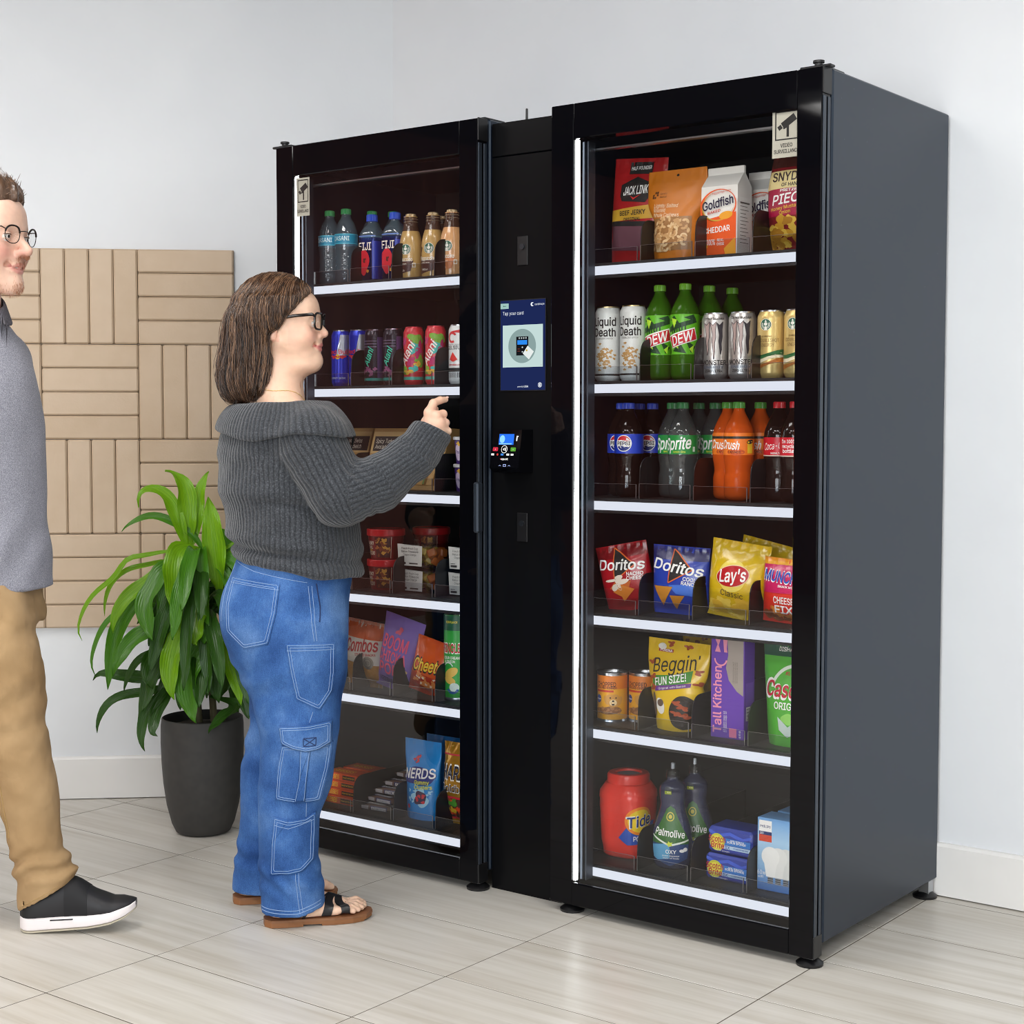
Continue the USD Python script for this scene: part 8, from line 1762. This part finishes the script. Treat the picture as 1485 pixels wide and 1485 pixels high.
def jeans_smooth(p):
    legs = smin(sd_stack(p, J_NEAR, 0), sd_stack(p, J_FAR, 0), 0.012)
    d = smin(legs, sd_stack(p, J_HIP, 16), 0.035)
    d = smin(d, sd_ell(p, (-0.105, -0.035, 0.755), (0.066, 0.075, 0.085)), 0.045)       # seat
    d = smin(d, sd_ell(p, (-0.130, 0.100, 0.755), (0.058, 0.075, 0.085)), 0.045)
    x, y, z_ = p[..., 0], p[..., 1], p[..., 2]
    cleft = (-0.168 - x) * 0.35 + (y - 0.02)
    d = d + 0.010 * np.exp(-(cleft / 0.012) ** 2) * np.clip((0.83 - z_) * 12, 0, 1) * np.clip((z_ - 0.60) * 12, 0, 1) * (x < -0.05)
    return d
def jeans(p):
    d = jeans_smooth(p); x, y, z_ = p[..., 0], p[..., 1], p[..., 2]
    d = d + fold(p, 21, (11, 11, 9), 0.018) * np.clip((0.75 - z_) * 6, 0.25, 1) * np.clip((z_ - 0.03) * 12, 0.15, 1)
    d = d + 0.0035 * np.sin((z_ + 0.5 * x + 0.02 * np.sin(30 * x)) * 120) * np.exp(-((z_ - 0.125) / 0.045) ** 2)
    d = d + 0.0040 * np.sin((z_ - 0.7 * x) * 95) * np.exp(-((z_ - 0.42) / 0.07) ** 2) * (y > 0.04) + 0.0030 * np.sin((z_ - 0.5 * x) * 85 + 1) * np.exp(-((z_ - 0.60) / 0.05) ** 2) * (x < 0)
    hemz = np.where(y < 0.04, 0.030 + 0.30 * np.maximum(x - 0.02, 0), 0.030 + 0.22 * np.maximum(x + 0.06, 0))
    inside = smin(sd_stack(p, [(r[0], r[1], r[2], r[3] - 0.0115, r[4] - 0.0115) for r in J_NEAR[:4]], 0, 0.03), sd_stack(p, [(r[0], r[1], r[2], r[3] - 0.0115, r[4] - 0.0115) for r in J_FAR[:4]], 0, 0.03), 0.001)
    d = smax(d, -smax(inside, z_ - 0.075, 0.004), 0.003)
    return smax(d, hemz - z_, 0.003)
jm = smooth_mesh(surface(jeans, (-0.26, -0.20, 0.015), (0.19, 0.27, 0.91), 0.0052), 2)
denim = mat('blue_denim', {'tc': ('texture_coordinate', {}), 'n': ('noise_texture', {'scale': 7.5, 'detail': 5.0}), 'n2': ('noise_texture', {'scale': 420.0, 'detail': 3.0}), 'mp': ('mapping', {'scale': (500.0, 500.0, 60.0)}), 'n4': ('noise_texture', {'scale': 1.0, 'detail': 2.0}),
    'r': ('rgb_ramp', {'ramp': [(0.32, (0.022, 0.070, 0.225)), (0.50, (0.050, 0.135, 0.355)), (0.68, (0.125, 0.25, 0.51))]}), 'r2': ('rgb_ramp', {'ramp': [(0.3, (0.72, 0.74, 0.78)), (0.7, (1.12, 1.1, 1.08))]}), 'mx': ('mix_color', {'blend_type': 'multiply', 'fac': 1.0, 'use_clamp': False}),
    'r4': ('rgb_ramp', {'ramp': [(0.35, (0.85, 0.86, 0.9)), (0.65, (1.06, 1.05, 1.04))]}), 'mx2': ('mix_color', {'blend_type': 'multiply', 'fac': 1.0, 'use_clamp': False}), 'b': ('bump', {'strength': 0.25, 'distance': 0.001}), 'p': ('principled_bsdf', {'roughness': 0.85, 'specular_ior_level': 0.15})},
    [('tc.object', 'n.vector'), ('n.fac', 'r.fac'), ('tc.object', 'n2.vector'), ('n2.fac', 'r2.fac'), ('r.color', 'mx.a'), ('r2.color', 'mx.b'), ('tc.object', 'mp.vector'), ('mp.vector', 'n4.vector'), ('n4.fac', 'r4.fac'), ('mx.result', 'mx2.a'), ('r4.color', 'mx2.b'), ('mx2.result', 'p.base_color'), ('n2.fac', 'b.height'), ('b.normal', 'p.normal')])
thread = flat('#8aa5cb', 0.8); navy_thread = flat('#1c2c58', 0.8)
jp = part(wm, 'jeans', jm, denim, True, label='mid-blue cargo jeans with patch pockets')
YF0 = -0.30
def pocket(name, outline, lines, thick=0.003, topband=None, label=None):
    q = part(jp, name, patch(jeans, outline, YF0, 0.0, thick), denim, True, label=label)
    if lines:
        part(jp, 'stitching', cat([seam(jeans, l_, YF0, thick + 0.0004, 0.00065) for l_ in lines]), thread, True)
    return q
def inset(o, d): 
    g = Polygon(o).buffer(-d, join_style=2); return list(g.exterior.coords)
bp = [(-0.140, 0.848), (-0.013, 0.836), (-0.022, 0.765), (-0.041, 0.694), (-0.106, 0.677), (-0.150, 0.718), (-0.152, 0.782)]
pocket('back_pocket', bp, [inset(bp, 0.004), inset(bp, 0.010), [(-0.140, 0.834), (-0.015, 0.822)]])
fp = [(0.001, 0.696), (0.112, 0.693), (0.110, 0.62), (0.104, 0.575), (0.076, 0.533), (0.022, 0.562), (0.010, 0.63)]
pocket('thigh_pocket', fp, [inset(fp, 0.0035), inset(fp, 0.009), [(0.004, 0.680), (0.110, 0.678)]])
cg = [(-0.014, 0.452), (0.103, 0.452), (0.095, 0.392), (0.074, 0.313), (0.02, 0.312), (-0.032, 0.320), (-0.026, 0.39)]
pocket('cargo_pocket', cg, [inset(cg, 0.004), inset(cg, 0.009)], 0.007)
pl_ = [(0.032, 0.448), (0.056, 0.448), (0.046, 0.375), (0.040, 0.316), (0.016, 0.316), (0.026, 0.36)]
pocket('cargo_pleat', pl_, [[(0.034, 0.447), (0.030, 0.375), (0.018, 0.318)], [(0.054, 0.447), (0.045, 0.38), (0.038, 0.318)]], 0.011)
fl_ = [(-0.019, 0.497), (0.05, 0.500), (0.103, 0.506), (0.101, 0.455), (0.075, 0.442), (0.045, 0.438), (0.012, 0.446), (-0.014, 0.458)]
pocket('pocket_flap', fl_, [inset(fl_, 0.003), inset(fl_, 0.008)], 0.014)
part(jp, 'flap_box_stitch', cat([seam(jeans, l_, YF0, 0.0148, 0.0009) for l_ in ([(0.040, 0.452), (0.068, 0.453), (0.069, 0.472), (0.040, 0.471), (0.040, 0.452)], [(0.040, 0.452), (0.069, 0.472)], [(0.068, 0.453), (0.040, 0.471)])]), navy_thread, True)
lp = [(-0.035, 0.277), (0.0, 0.268), (0.04, 0.272), (0.062, 0.285), (0.057, 0.169), (0.030, 0.143), (-0.047, 0.136), (-0.042, 0.21)]
pocket('calf_pocket', lp, [inset(lp, 0.0035), inset(lp, 0.009), [(-0.033, 0.258), (0.0, 0.250), (0.058, 0.266)]], 0.005)
SIDE = [[(0.060, 0.83), (0.067, 0.748), (0.072, 0.70)], [(0.052, 0.83), (0.060, 0.748), (0.066, 0.70)], [(0.060, 0.53), (0.052, 0.505)], [(0.042, 0.31), (0.040, 0.275)], [(0.022, 0.14), (0.026, 0.09), (0.032, 0.045)], [(0.015, 0.14), (0.019, 0.09), (0.025, 0.042)], [(-0.142, 0.872), (-0.158, 0.80), (-0.165, 0.74)], [(-0.132, 0.878), (-0.08, 0.862), (0.05, 0.838)]]
for l_ in SIDE: part(jp, 'seam_stitching', seam(jeans, l_, YF0, 0.0004, 0.0007), thread, True)
part(jp, 'pocket_opening', seam(jeans, [(0.070, 0.835), (0.078, 0.78), (0.078, 0.745)], YF0, 0.0006, 0.0014), navy_thread, True)
hl = [(x_, 0.036 + 0.30 * max(x_ - 0.02, 0) + 0.006) for x_ in np.linspace(-0.072, 0.070, 20)]
part(jp, 'hem_stitching', cat([seam(jeans, hl, YF0, 0.0006, 0.0009), seam(jeans, [(a, b + 0.008) for a, b in hl], YF0, 0.0006, 0.0008)]), thread, True)

# ---- sandals
tan = speckled('tan_leather', (0.19, 0.075, 0.03), (0.26, 0.115, 0.05), 30.0, 0.5); strap_m = flat('#141215', 0.35); sole_m = flat('#8a5a34', 0.6)
for side, h_ in HEELS.items():
    s_ = 1 if side == 'near' else -1
    P = lambda f, l, z_: foot_pt(h_, f, -s_ * l, z_)
    out = [(0.0, 0.012), (0.012, 0.029), (0.05, 0.034), (0.10, 0.036), (0.16, 0.045), (0.205, 0.044), (0.238, 0.032), (0.256, 0.008), (0.257, -0.014), (0.245, -0.031), (0.21, -0.040), (0.16, -0.038), (0.10, -0.028), (0.05, -0.030), (0.012, -0.027), (0.0, -0.012)]
    poly = Polygon([P(f, l, 0)[:2] for f, l in out]).buffer(0.004, quad_segs=4)
    top = extr(poly, 0.006); top.apply_translation((0, 0, 0.0125)); bot = extr(poly.buffer(-0.0015), 0.008); bot.apply_translation((0, 0, 0.005))
    heel = extr(poly.intersection(Polygon([P(-0.02, -0.1, 0)[:2], P(0.085, -0.1, 0)[:2], P(0.085, 0.1, 0)[:2], P(-0.02, 0.1, 0)[:2]])), 0.012); heel.apply_translation((0, 0, 0.0008))
    fore = extr(poly.buffer(-0.003).intersection(Polygon([P(0.13, -0.1, 0)[:2], P(0.235, -0.1, 0)[:2], P(0.235, 0.1, 0)[:2], P(0.13, 0.1, 0)[:2]])), 0.006); fore.apply_translation((0, 0, 0.0008))
    sd_ = part(wm, 'sandal', top, tan, False, label='tan leather sandal with black straps')
    part(sd_, 'sole', cat(bot, heel, fore), sole_m, False)
    ff = lambda p, side=side: w_foot(p, side)
    def strap(pts, w, n=24):
        t = np.linspace(0, 1, len(pts)); f = PchipInterpolator(t, np.array(pts)); L_ = f(np.linspace(0, 1, n))
        rows = []
        for dw in np.linspace(-w / 2, w / 2, 4):
            q = np.array([P(a + dw, b, z_) for a, b, z_ in L_]); 
            for _ in range(8): q = q - grad(ff, q) * ((ff(q) - 0.0022)[:, None]) * 0.9
            q[:, 2] = np.maximum(q[:, 2], 0.019); rows.append(q)
        V = np.vstack(rows); k = n; F = []
        for i in range(3):
            for j in range(n - 1): a = i * k + j; F += [[a, a + 1, a + k + 1], [a, a + k + 1, a + k]]
        m = trimesh.Trimesh(V, np.array(F), process=False); m.fix_normals(); off = m.vertex_normals * 0.0018
        return cat(m, trimesh.Trimesh(V + off, np.array(F), process=False), trimesh.Trimesh(V - off * .5, np.array(F)[:, ::-1], process=False))
    part(sd_, 'strap', strap([(0.140, 0.046, 0.02), (0.150, 0.036, 0.05), (0.160, 0.01, 0.068), (0.165, -0.02, 0.06), (0.16, -0.042, 0.02)], 0.022), strap_m, 40)
    part(sd_, 'strap', strap([(0.188, 0.047, 0.02), (0.186, 0.036, 0.045), (0.180, 0.01, 0.058), (0.178, -0.02, 0.055), (0.185, -0.042, 0.02)], 0.020), strap_m, 40)
    part(sd_, 'strap', strap([(0.155, 0.0, 0.07), (0.13, 0.028, 0.065), (0.10, 0.036, 0.045), (0.085, 0.036, 0.02)], 0.006), strap_m, 40)
    part(sd_, 'strap', strap([(0.150, -0.01, 0.07), (0.12, -0.035, 0.06), (0.085, -0.034, 0.02)], 0.006), strap_m, 40)
# ================================================================ the man at the left edge
MROOT = np.array([-0.942, -0.936, 0.0])
mn = thing('person', 'walking person in heather grey shirt, khaki trousers, glasses and black slip-on shoes', 'person', MROOT, rz=math.degrees(-YAW))
MH = Place((-0.026, 0.0, 1.653), -14, 1.23, -5)
MK = dict(chin=0.0175, nose=0.006, smile=0.004, open=0.002)
m_skin = skin_mat('skin_ruddy', (0.74, 0.48, 0.365), (0.64, 0.28, 0.22))
M_SHR, M_ELR, M_WRR = (-0.165, -0.125, 1.385), (-0.235, -0.165, 1.12), (-0.19, -0.22, 0.90)
M_SHL, M_ELL, M_WRL = (0.002, 0.112, 1.360), (-0.030, 0.150, 1.13), (0.0, 0.17, 0.90)
MT = [(0.80, -0.046, 0.0, 0.144, 0.196), (0.90, -0.046, 0.0, 0.133, 0.186), (1.00, -0.050, 0.0, 0.126, 0.182), (1.10, -0.056, 0.0, 0.126, 0.190), (1.20, -0.060, 0.0, 0.124, 0.196), (1.30, -0.062, 0.0, 0.118, 0.186), (1.38, -0.062, 0.0, 0.100, 0.160), (1.43, -0.060, 0.0, 0.078, 0.12), (1.47, -0.055, 0.0, 0.066, 0.075)]
MYAW = -42
def m_neck(p): return sd_cone(p, (-0.055, 0.0, 1.42), (-0.035, 0.0, 1.58), 0.066, 0.062)
M_NEAR = [(0.10, 0.098, 0.005, 0.046, 0.046), (0.25, 0.080, 0.0, 0.052, 0.052), (0.36, 0.070, -0.012, 0.052, 0.052), (0.50, 0.048, -0.03, 0.055, 0.055), (0.68, 0.020, -0.055, 0.080, 0.080), (0.78, 0.005, -0.05, 0.07, 0.07)]
M_REAR = [(-0.03, 0.08, 0.84), (-0.05, 0.09, 0.70), (-0.13, 0.11, 0.48), (-0.33, 0.12, 0.17)]
def m_hand(p, w, s_):
    w = np.array(w); d = sd_cone(p, w, w + [0.01, 0, -0.085], 0.026, 0.034)
    for i in range(4): d = smin(d, sd_chain(p, [w + [-0.022 + .016 * i, 0, -.085], w + [-0.018 + .017 * i, -0.006, -.125], w + [-0.012 + .015 * i, -0.022, -.150 - (.008 if i in (1, 2) else 0)]], [.011, .0095, .008], .004), .006)
    return smin(d, sd_chain(p, [w + [.025, 0, -.03], w + [.045, -.012, -.065], w + [.046, -.02, -.095]], [.015, .011, .009], .004), .01)
def m_body(p):
    d = smin(sd_stack(p, [(z_, a, b, c_ - 0.014, e - 0.014) for z_, a, b, c_, e in MT if z_ > 0.85], MYAW), m_neck(p), 0.04)
    d = smin(d, sd_chain(p, [M_SHR, M_ELR, M_WRR], [0.052, 0.042, 0.028], 0.01), 0.03); d = smin(d, sd_chain(p, [M_SHL, M_ELL, M_WRL], [0.050, 0.042, 0.028], 0.01), 0.03)
    d = smin(d, smin(m_hand(p, M_WRR, 1), m_hand(p, M_WRL, -1), 0.001), 0.012)
    d = smin(d, sd_ell(p, (-0.03, 0.01, 0.86), (0.095, 0.13, 0.10)), 0.03)
    d = smin(d, sd_stack(p, M_NEAR), 0.03); d = smin(d, sd_chain(p, M_REAR, [0.078, 0.072, 0.052, 0.036], 0.02), 0.03)
    d = smin(d, sd_cone(p, (0.095, 0.005, 0.08), (0.20, 0.005, 0.050), 0.032, 0.020), 0.03)
    return smin(d, sd_cone(p, (-0.330, 0.12, 0.150), (-0.235, 0.12, 0.075), 0.026, 0.016), 0.03)
mb = solid(lambda p: smin(m_body(p), m_neck(p), 0.02), (-0.42, -0.32, 0.02), (0.30, 0.30, 1.56), 0.0095)
mh = solid(lambda p: smin(head_sdf(MH.inn(p), MK) * MH.k, m_neck(p), 0.03), (-0.18, -0.14, 1.49), (0.15, 0.14, 1.80), 0.0029)
bm2 = boolean(mb, mh, '+'); bm2.merge_vertices(); bm2 = smooth_mesh(bm2, 2)
hp2 = MH.inn(bm2.vertices); lip2, fl2 = head_paint(hp2); hi_ = bm2.vertices[:, 2] > 1.5
part(mn, 'body', bm2, m_skin, True, uv=np.column_stack([lip2 * 0.6 * hi_, np.clip(fl2 * 1.3, 0, 1) * hi_]))
lids, lash = eye_parts(mn, MH, '#4a5a60')
part(mn, 'eyelids', lids, m_skin, True); part(mn, 'eyelashes', lash, flat('#4a2e20', 0.6), True)
brow = [tube([(0.0905, 0.010 * s_, 0.0125), (0.0885, 0.024 * s_, 0.0175), (0.080, 0.037 * s_, 0.0165), (0.068, 0.047 * s_, 0.010)], [0.0018, 0.0028, 0.0024, 0.001], 6) for s_ in (-1, 1)]
part(mn, 'eyebrows', MH.mesh(cat(brow)), flat('#7a5238', 0.7), True)
part(mn, 'teeth', MH.mesh(moved(trimesh.creation.icosphere(2, 1.0).apply_scale((0.0085, 0.0170, 0.0026)), 0.0868, 0, -0.0590)), flat('#e6e0d6', 0.25), True)
glasses(mn, MH, 0.0195, 0.0165, 0.0008, flat('#241a16', 0.3, metallic=0.4), True, 2.2)
# short hair
HF = PchipInterpolator([-0.12, -0.06, -0.02, 0.012, 0.030, 0.055, 0.075, 0.10, 0.13], [-0.075, -0.05, -0.02, -0.004, 0.030, 0.052, 0.062, 0.066, 0.066])
def m_hair(p):
    q = MH.inn(p)
    d = sd_ell(q, (-0.008, 0, 0.024), (0.101, 0.079, 0.089)); d = smin(d, sd_ell(q, (0.020, 0, 0.083), (0.058, 0.058, 0.026)), 0.03)
    d = d + 0.004 * np.sin(q[..., 0] * 150 + 4 * np.sin(q[..., 1] * 60)) * np.clip(q[..., 2] * 12, 0, 1)
    return smax(d, (HF(np.clip(q[..., 0], -0.12, 0.13)) - q[..., 2]) * 0.8, 0.008) * MH.k
mhm = smooth_mesh(surface(m_hair, (-0.17, -0.13, 1.53), (0.13, 0.13, 1.83), 0.0045), 2)
mhp = part(mn, 'hair', mhm, hair_mat('short_hair_base', (0.05, 0.026, 0.015), (0.13, 0.072, 0.042)), True)
rs = np.random.RandomState(3); pick = rs.choice(len(mhm.vertices), 2600); vn = mhm.vertex_normals
ps = []
for i in pick:
    o, n_ = mhm.vertices[i], vn[i]; b_ = np.array([-0.35, 0, 0.25]) + 0.5 * rs.randn(3) * 0.6; L_ = rs.uniform(0.010, 0.020)
    ps.append(np.array([o - n_ * 0.002 + (n_ * 0.5 * t + b_ * t * 0.55 * (1 + t)) * L_ for t in np.linspace(0, 1, 5)]))
curves(mhp, 'hair_strands', ps[::2], 0.0011, hair_mat('short_dark', (0.06, 0.03, 0.018), (0.12, 0.065, 0.038)))
curves(mhp, 'hair_strands', ps[1::2], 0.0010, hair_mat('short_light', (0.13, 0.075, 0.045), (0.26, 0.155, 0.095)))
# stubble: moustache and chin
hs = lambda p: head_sdf(p, MK); sb = []
for k in range(480):
    if k % 2: c_ = np.array([0.12, rs.normal(0, 0.016), rs.uniform(-0.050, -0.042) - 0.006 * abs(rs.randn())])
    else: c_ = np.array([rs.uniform(0.07, 0.12), rs.normal(0, 0.016), rs.uniform(-0.118, -0.084)])
    sb.append(c_)
sb = np.array(sb)
for _ in range(12): sb = sb - grad(hs, sb) * (hs(sb) * 0.9)[:, None]
gn = grad(hs, sb); keep = (sb[:, 0] > 0.05)
ps = [MH.out(np.array([o, o + n_ * 0.0012 + np.array([0, 0, -0.0022]), o + n_ * 0.0016 + np.array([0, 0, -0.005])])) for o, n_ in zip(sb[keep], gn[keep])]
curves(mn, 'stubble', ps, 0.00035, flat('#a06a4c', 0.8))

# shirt
heather = mat('heather_grey_knit', {'tc': ('texture_coordinate', {}), 'n': ('noise_texture', {'scale': 420.0, 'detail': 3.0, 'roughness': 0.7}), 'mp': ('mapping', {'scale': (300.0, 300.0, 90.0)}), 'r': ('rgb_ramp', {'ramp': [(0.32, (0.16, 0.16, 0.195)), (0.5, (0.27, 0.272, 0.315)), (0.68, (0.42, 0.42, 0.47))]}), 'b': ('bump', {'strength': 0.2, 'distance': 0.001}), 'p': ('principled_bsdf', {'roughness': 0.9, 'specular_ior_level': 0.15, 'sheen_weight': 0.1})},
    [('tc.object', 'n.vector'), ('n.fac', 'r.fac'), ('r.color', 'p.base_color'), ('n.fac', 'b.height'), ('b.normal', 'p.normal')])
def shirt(p):
    d = sd_stack(p, MT, MYAW)
    d = smin(d, sd_chain(p, [M_SHR, (-0.205, -0.148, 1.24)], [0.064, 0.062], 0.01), 0.03); d = smin(d, sd_chain(p, [M_SHL, (-0.012, 0.135, 1.24)], [0.062, 0.058], 0.01), 0.03)
    x, z_ = p[..., 0], p[..., 2]
    d = d + fold(p, 33, (9, 9, 6), 0.016) + 0.004 * np.sin((x * 0.9 - 0.28 * z_) * 95) * np.exp(-((z_ - 0.93) / 0.08) ** 2)
    return smax(d, (0.815 + 0.06 * np.maximum(x - 0.05, 0)) - z_, 0.006)
shm = smooth_mesh(surface(shirt, (-0.31, -0.27, 0.79), (0.16, 0.26, 1.50), 0.0065), 2)
shp = part(mn, 'shirt', shm, heather, True)
dark_kn = speckled('grey_collar_knit', (0.075, 0.07, 0.085), (0.13, 0.122, 0.14), 300.0, 0.9)
def m_collar(p):
    z_ = p[..., 2]; fl_ = np.clip((1.51 - z_) / 0.07, 0, 1.3)
    b_ = sd_cone(p, (-0.052, 0.0, 1.42), (-0.038, 0.0, 1.58), 0.070, 0.064)
    d = np.abs(b_ - (0.004 + 0.026 * fl_)) - 0.0035
    a = math.radians(MYAW); fr = (p[..., 0] + 0.05) * math.cos(a) + p[..., 1] * math.sin(a); la = -(p[..., 0] + 0.05) * math.sin(a) + p[..., 1] * math.cos(a)
    gap = smax(fr * -1 + 0.02, np.abs(la) - 0.010 - 0.5 * np.clip(1.50 - z_, 0, 1), 0.004)
    top = 1.522 - 0.55 * np.clip(fr, -0.02, 0.1)
    d = smax(d, smax(z_ - top, (1.452 - 0.25 * np.clip(fr - 0.02, 0, .1)) - z_, 0.005), 0.005)
    return smax(d, -gap, 0.004)
part(shp, 'collar', smooth_mesh(surface(m_collar, (-0.19, -0.15, 1.40), (0.10, 0.15, 1.56), 0.004), 2), dark_kn, True, label='darker grey shirt collar')
a_ = math.radians(MYAW); fdir = np.array([math.cos(a_), math.sin(a_), 0]); ldir = np.array([-math.sin(a_), math.cos(a_), 0])
pv, pf = [], []
zs = np.linspace(1.315, 1.468, 22)
for z_ in zs:
    for l in np.linspace(-0.016, 0.016, 6):
        o = np.array([-0.06, 0, z_]) + ldir * l + fdir * 0.2
        for _ in range(14): o = o - fdir * (shirt(o[None])[0] - 0.0018) * 0.8
        pv.append(o)
for i in range(21):
    for j in range(5): q = i * 6 + j; pf += [[q, q + 1, q + 7], [q, q + 7, q + 6]]
pm = trimesh.Trimesh(np.array(pv), np.array(pf), process=False)
plk = part(shp, 'placket', pm, dark_kn, True)
for z_ in (1.345, 1.39, 1.43):
    o = np.array([-0.06, 0, z_]) + fdir * 0.2
    for _ in range(14): o = o - fdir * (shirt(o[None])[0] - 0.003) * 0.8
    part(plk, 'button', moved(trimesh.creation.icosphere(2, 0.0048).apply_scale((0.6, 0.6, 1)), *o), flat('#3a363e', 0.3), True)

# trousers
khaki = mat('khaki_twill', {'tc': ('texture_coordinate', {}), 'n': ('noise_texture', {'scale': 7.0, 'detail': 4.0}), 'n2': ('noise_texture', {'scale': 500.0, 'detail': 2.0}), 'r': ('rgb_ramp', {'ramp': [(0.3, (0.30, 0.185, 0.085)), (0.7, (0.44, 0.295, 0.155))]}), 'b': ('bump', {'strength': 0.2, 'distance': 0.001}), 'p': ('principled_bsdf', {'roughness': 0.85, 'specular_ior_level': 0.2})},
    [('tc.object', 'n.vector'), ('n.fac', 'r.fac'), ('r.color', 'p.base_color'), ('n2.fac', 'b.height'), ('b.normal', 'p.normal')])
P_NEAR = [(0.05, 0.106, 0.005, 0.062, 0.058), (0.11, 0.106, 0.005, 0.064, 0.060), (0.150, 0.104, 0.004, 0.072, 0.064), (0.175, 0.100, 0.003, 0.068, 0.062), (0.20, 0.090, 0.002, 0.064, 0.062), (0.25, 0.081, 0.0, 0.063, 0.062), (0.315, 0.074, -0.008, 0.070, 0.068), (0.40, 0.062, -0.018, 0.074, 0.074), (0.50, 0.048, -0.030, 0.080, 0.078), (0.60, 0.040, -0.042, 0.090, 0.086), (0.70, 0.020, -0.052, 0.094, 0.094), (0.79, 0.002, -0.050, 0.090, 0.092), (0.85, -0.010, -0.040, 0.070, 0.072)]
def trousers(p):
    x, y, z_ = p[..., 0], p[..., 1], p[..., 2]
    n_ = sd_stack(p, P_NEAR); r_ = sd_chain(p, M_REAR[:3] + [(-0.345, 0.12, 0.13)], [0.10, 0.094, 0.074, 0.062], 0.02)
    r_ = smax(r_, (p - np.array((-0.335, 0.12, 0.15))) @ np.array([-0.5, 0, -0.86]), 0.004)
    d = smin(smin(n_, r_, 0.015), sd_stack(p, [(0.74, -0.025, 0.01, 0.112, 0.152), (0.80, -0.035, 0.005, 0.116, 0.160), (0.87, -0.045, 0.0, 0.112, 0.155)], -32), 0.035)
    d = d + fold(p, 44, (11, 11, 9), 0.018) + fold(p, 47, (26, 26, 20), 0.009)
    d = d + 0.0060 * np.sin((z_ - 0.35 * x + 0.01 * np.sin(50 * x)) * 130) * np.exp(-((z_ - 0.165) / 0.045) ** 2) * (x > -.1) + 0.0040 * np.sin((z_ - 0.6 * x) * 75) * np.exp(-((z_ - 0.54) / 0.06) ** 2) + 0.004 * np.sin((z_ + 0.9 * x) * 80) * np.exp(-((z_ - 0.76) / 0.04) ** 2)
    inside = sd_stack(p, [(a, b, c_, e - 0.010, f_ - 0.010) for a, b, c_, e, f_ in P_NEAR[:3]], 0, 0.03)
    hem = 0.050 + 0.57 * (x - 0.05)
    d = smax(d, -smax(inside, z_ - hem - 0.03, 0.004), 0.003)
    return smax(d, np.where(x > -0.05, hem - z_, -1), 0.003)
trm = smooth_mesh(surface(trousers, (-0.46, -0.20, 0.03), (0.21, 0.24, 0.93), 0.0060), 2)
trp = part(mn, 'trousers', trm, khaki, True)
kth = flat('#a88a58', 0.8)
part(trp, 'side_seam', seam(trousers, [(0.012, 0.62), (0.012, 0.531), (0.022, 0.448), (0.028, 0.382), (0.040, 0.235)], -0.3, 0.0004, 0.0012), kth, True)
part(trp, 'side_seam_stitching', seam(trousers, [(0.004, 0.62), (0.005, 0.531), (0.015, 0.448), (0.021, 0.382), (0.033, 0.235)], -0.3, 0.0004, 0.0007), kth, True)
part(trp, 'hem_stitching', seam(trousers, [(x_, 0.060 + 0.57 * (x_ - 0.05)) for x_ in np.linspace(0.056, 0.155, 12)], -0.3, 0.0004, 0.0007), kth, True)

# slip-on shoes
shoe_black = flat('#17161a', 0.55); shoe_gore = flat('#0e0e12', 0.7); sole_white = flat('#e9e2e2', 0.5); outsole = flat('#b8b09c', 0.7)
def shoe(parent, M):
    xs = np.linspace(0, 1, 26); L_ = 0.272; X = xs * L_
    zb = np.interp(xs, [0, .06, .35, .6, .8, .93, 1], [0.003, 0.0, 0.006, 0.012, 0.022, 0.036, 0.050]); st_ = np.interp(xs, [0, .1, .6, .9, 1], [0.037, 0.037, 0.034, 0.030, 0.020])
    w = np.interp(xs, [0, .03, .1, .3, .55, .72, .88, .96, 1], [0.012, 0.024, 0.032, 0.034, 0.040, 0.044, 0.038, 0.026, 0.010])
    up = np.interp(xs, [0, .04, .12, .3, .42, .5, .65, .8, .92, 1], [0.030, 0.055, 0.062, 0.080, 0.088, 0.080, 0.048, 0.026, 0.014, 0.004])
    def sec(i, z0, z1, ww, p_, n=28, open_=False):
        a = np.linspace(0, 2 * PI, n, endpoint=False); c_, s_ = np.cos(a), np.sin(a)
        y_ = ww * np.sign(c_) * np.abs(c_) ** (2 / p_); z_ = np.sign(s_) * np.abs(s_) ** (2 / p_); z_ = (z0 + z1) / 2 + (z1 - z0) / 2 * z_
        return np.column_stack([np.full(n, X[i]), y_, z_])
    f = lambda m: M(m)
    def L3(secs): m = loft(secs, xs[:len(secs)]); m.fix_normals(); return m
    sole = L3([sec(i, zb[i] + 0.004, zb[i] + st_[i], w[i] + 0.004, 6) for i in range(26)])
    outs = L3([sec(i, zb[i], zb[i] + 0.005, w[i] + 0.002, 6) for i in range(26)])
    upper = L3([sec(i, zb[i] + 0.007, zb[i] + st_[i] + up[i], w[i] + 0.0015, 2.3) for i in range(26)])
    k = [i for i in range(26) if 0.38 <= xs[i] <= 0.62]
    gore = L3([sec(i, zb[i] + 0.007, zb[i] + st_[i] + up[i] + 0.0012, w[i] + 0.0028, 2.3) for i in k])
    s_ = part(parent, 'shoe', f(upper), shoe_black, 50, label='black canvas slip-on shoe with white sole')
    part(s_, 'sole', f(sole), sole_white, 50); part(s_, 'outsole', f(outs), outsole, 50); part(s_, 'elastic_panel', f(gore), shoe_gore, 50)
    part(s_, 'foxing_stripe', f(tube([(X[i], -(w[i] + 0.0042), zb[i] + st_[i] - 0.007) for i in range(7, 13)], 0.0016, 6)), shoe_black, True)
shoe(mn, lambda m: rotm(m, (0, 0, 1), 3).apply_translation((0.052, 0.0, 0.0005)))
shoe(mn, lambda m: rotm(rotm(m, (0, 1, 0), 36), (0, 0, 1), 0).apply_translation((-0.385, 0.12, 0.155)))
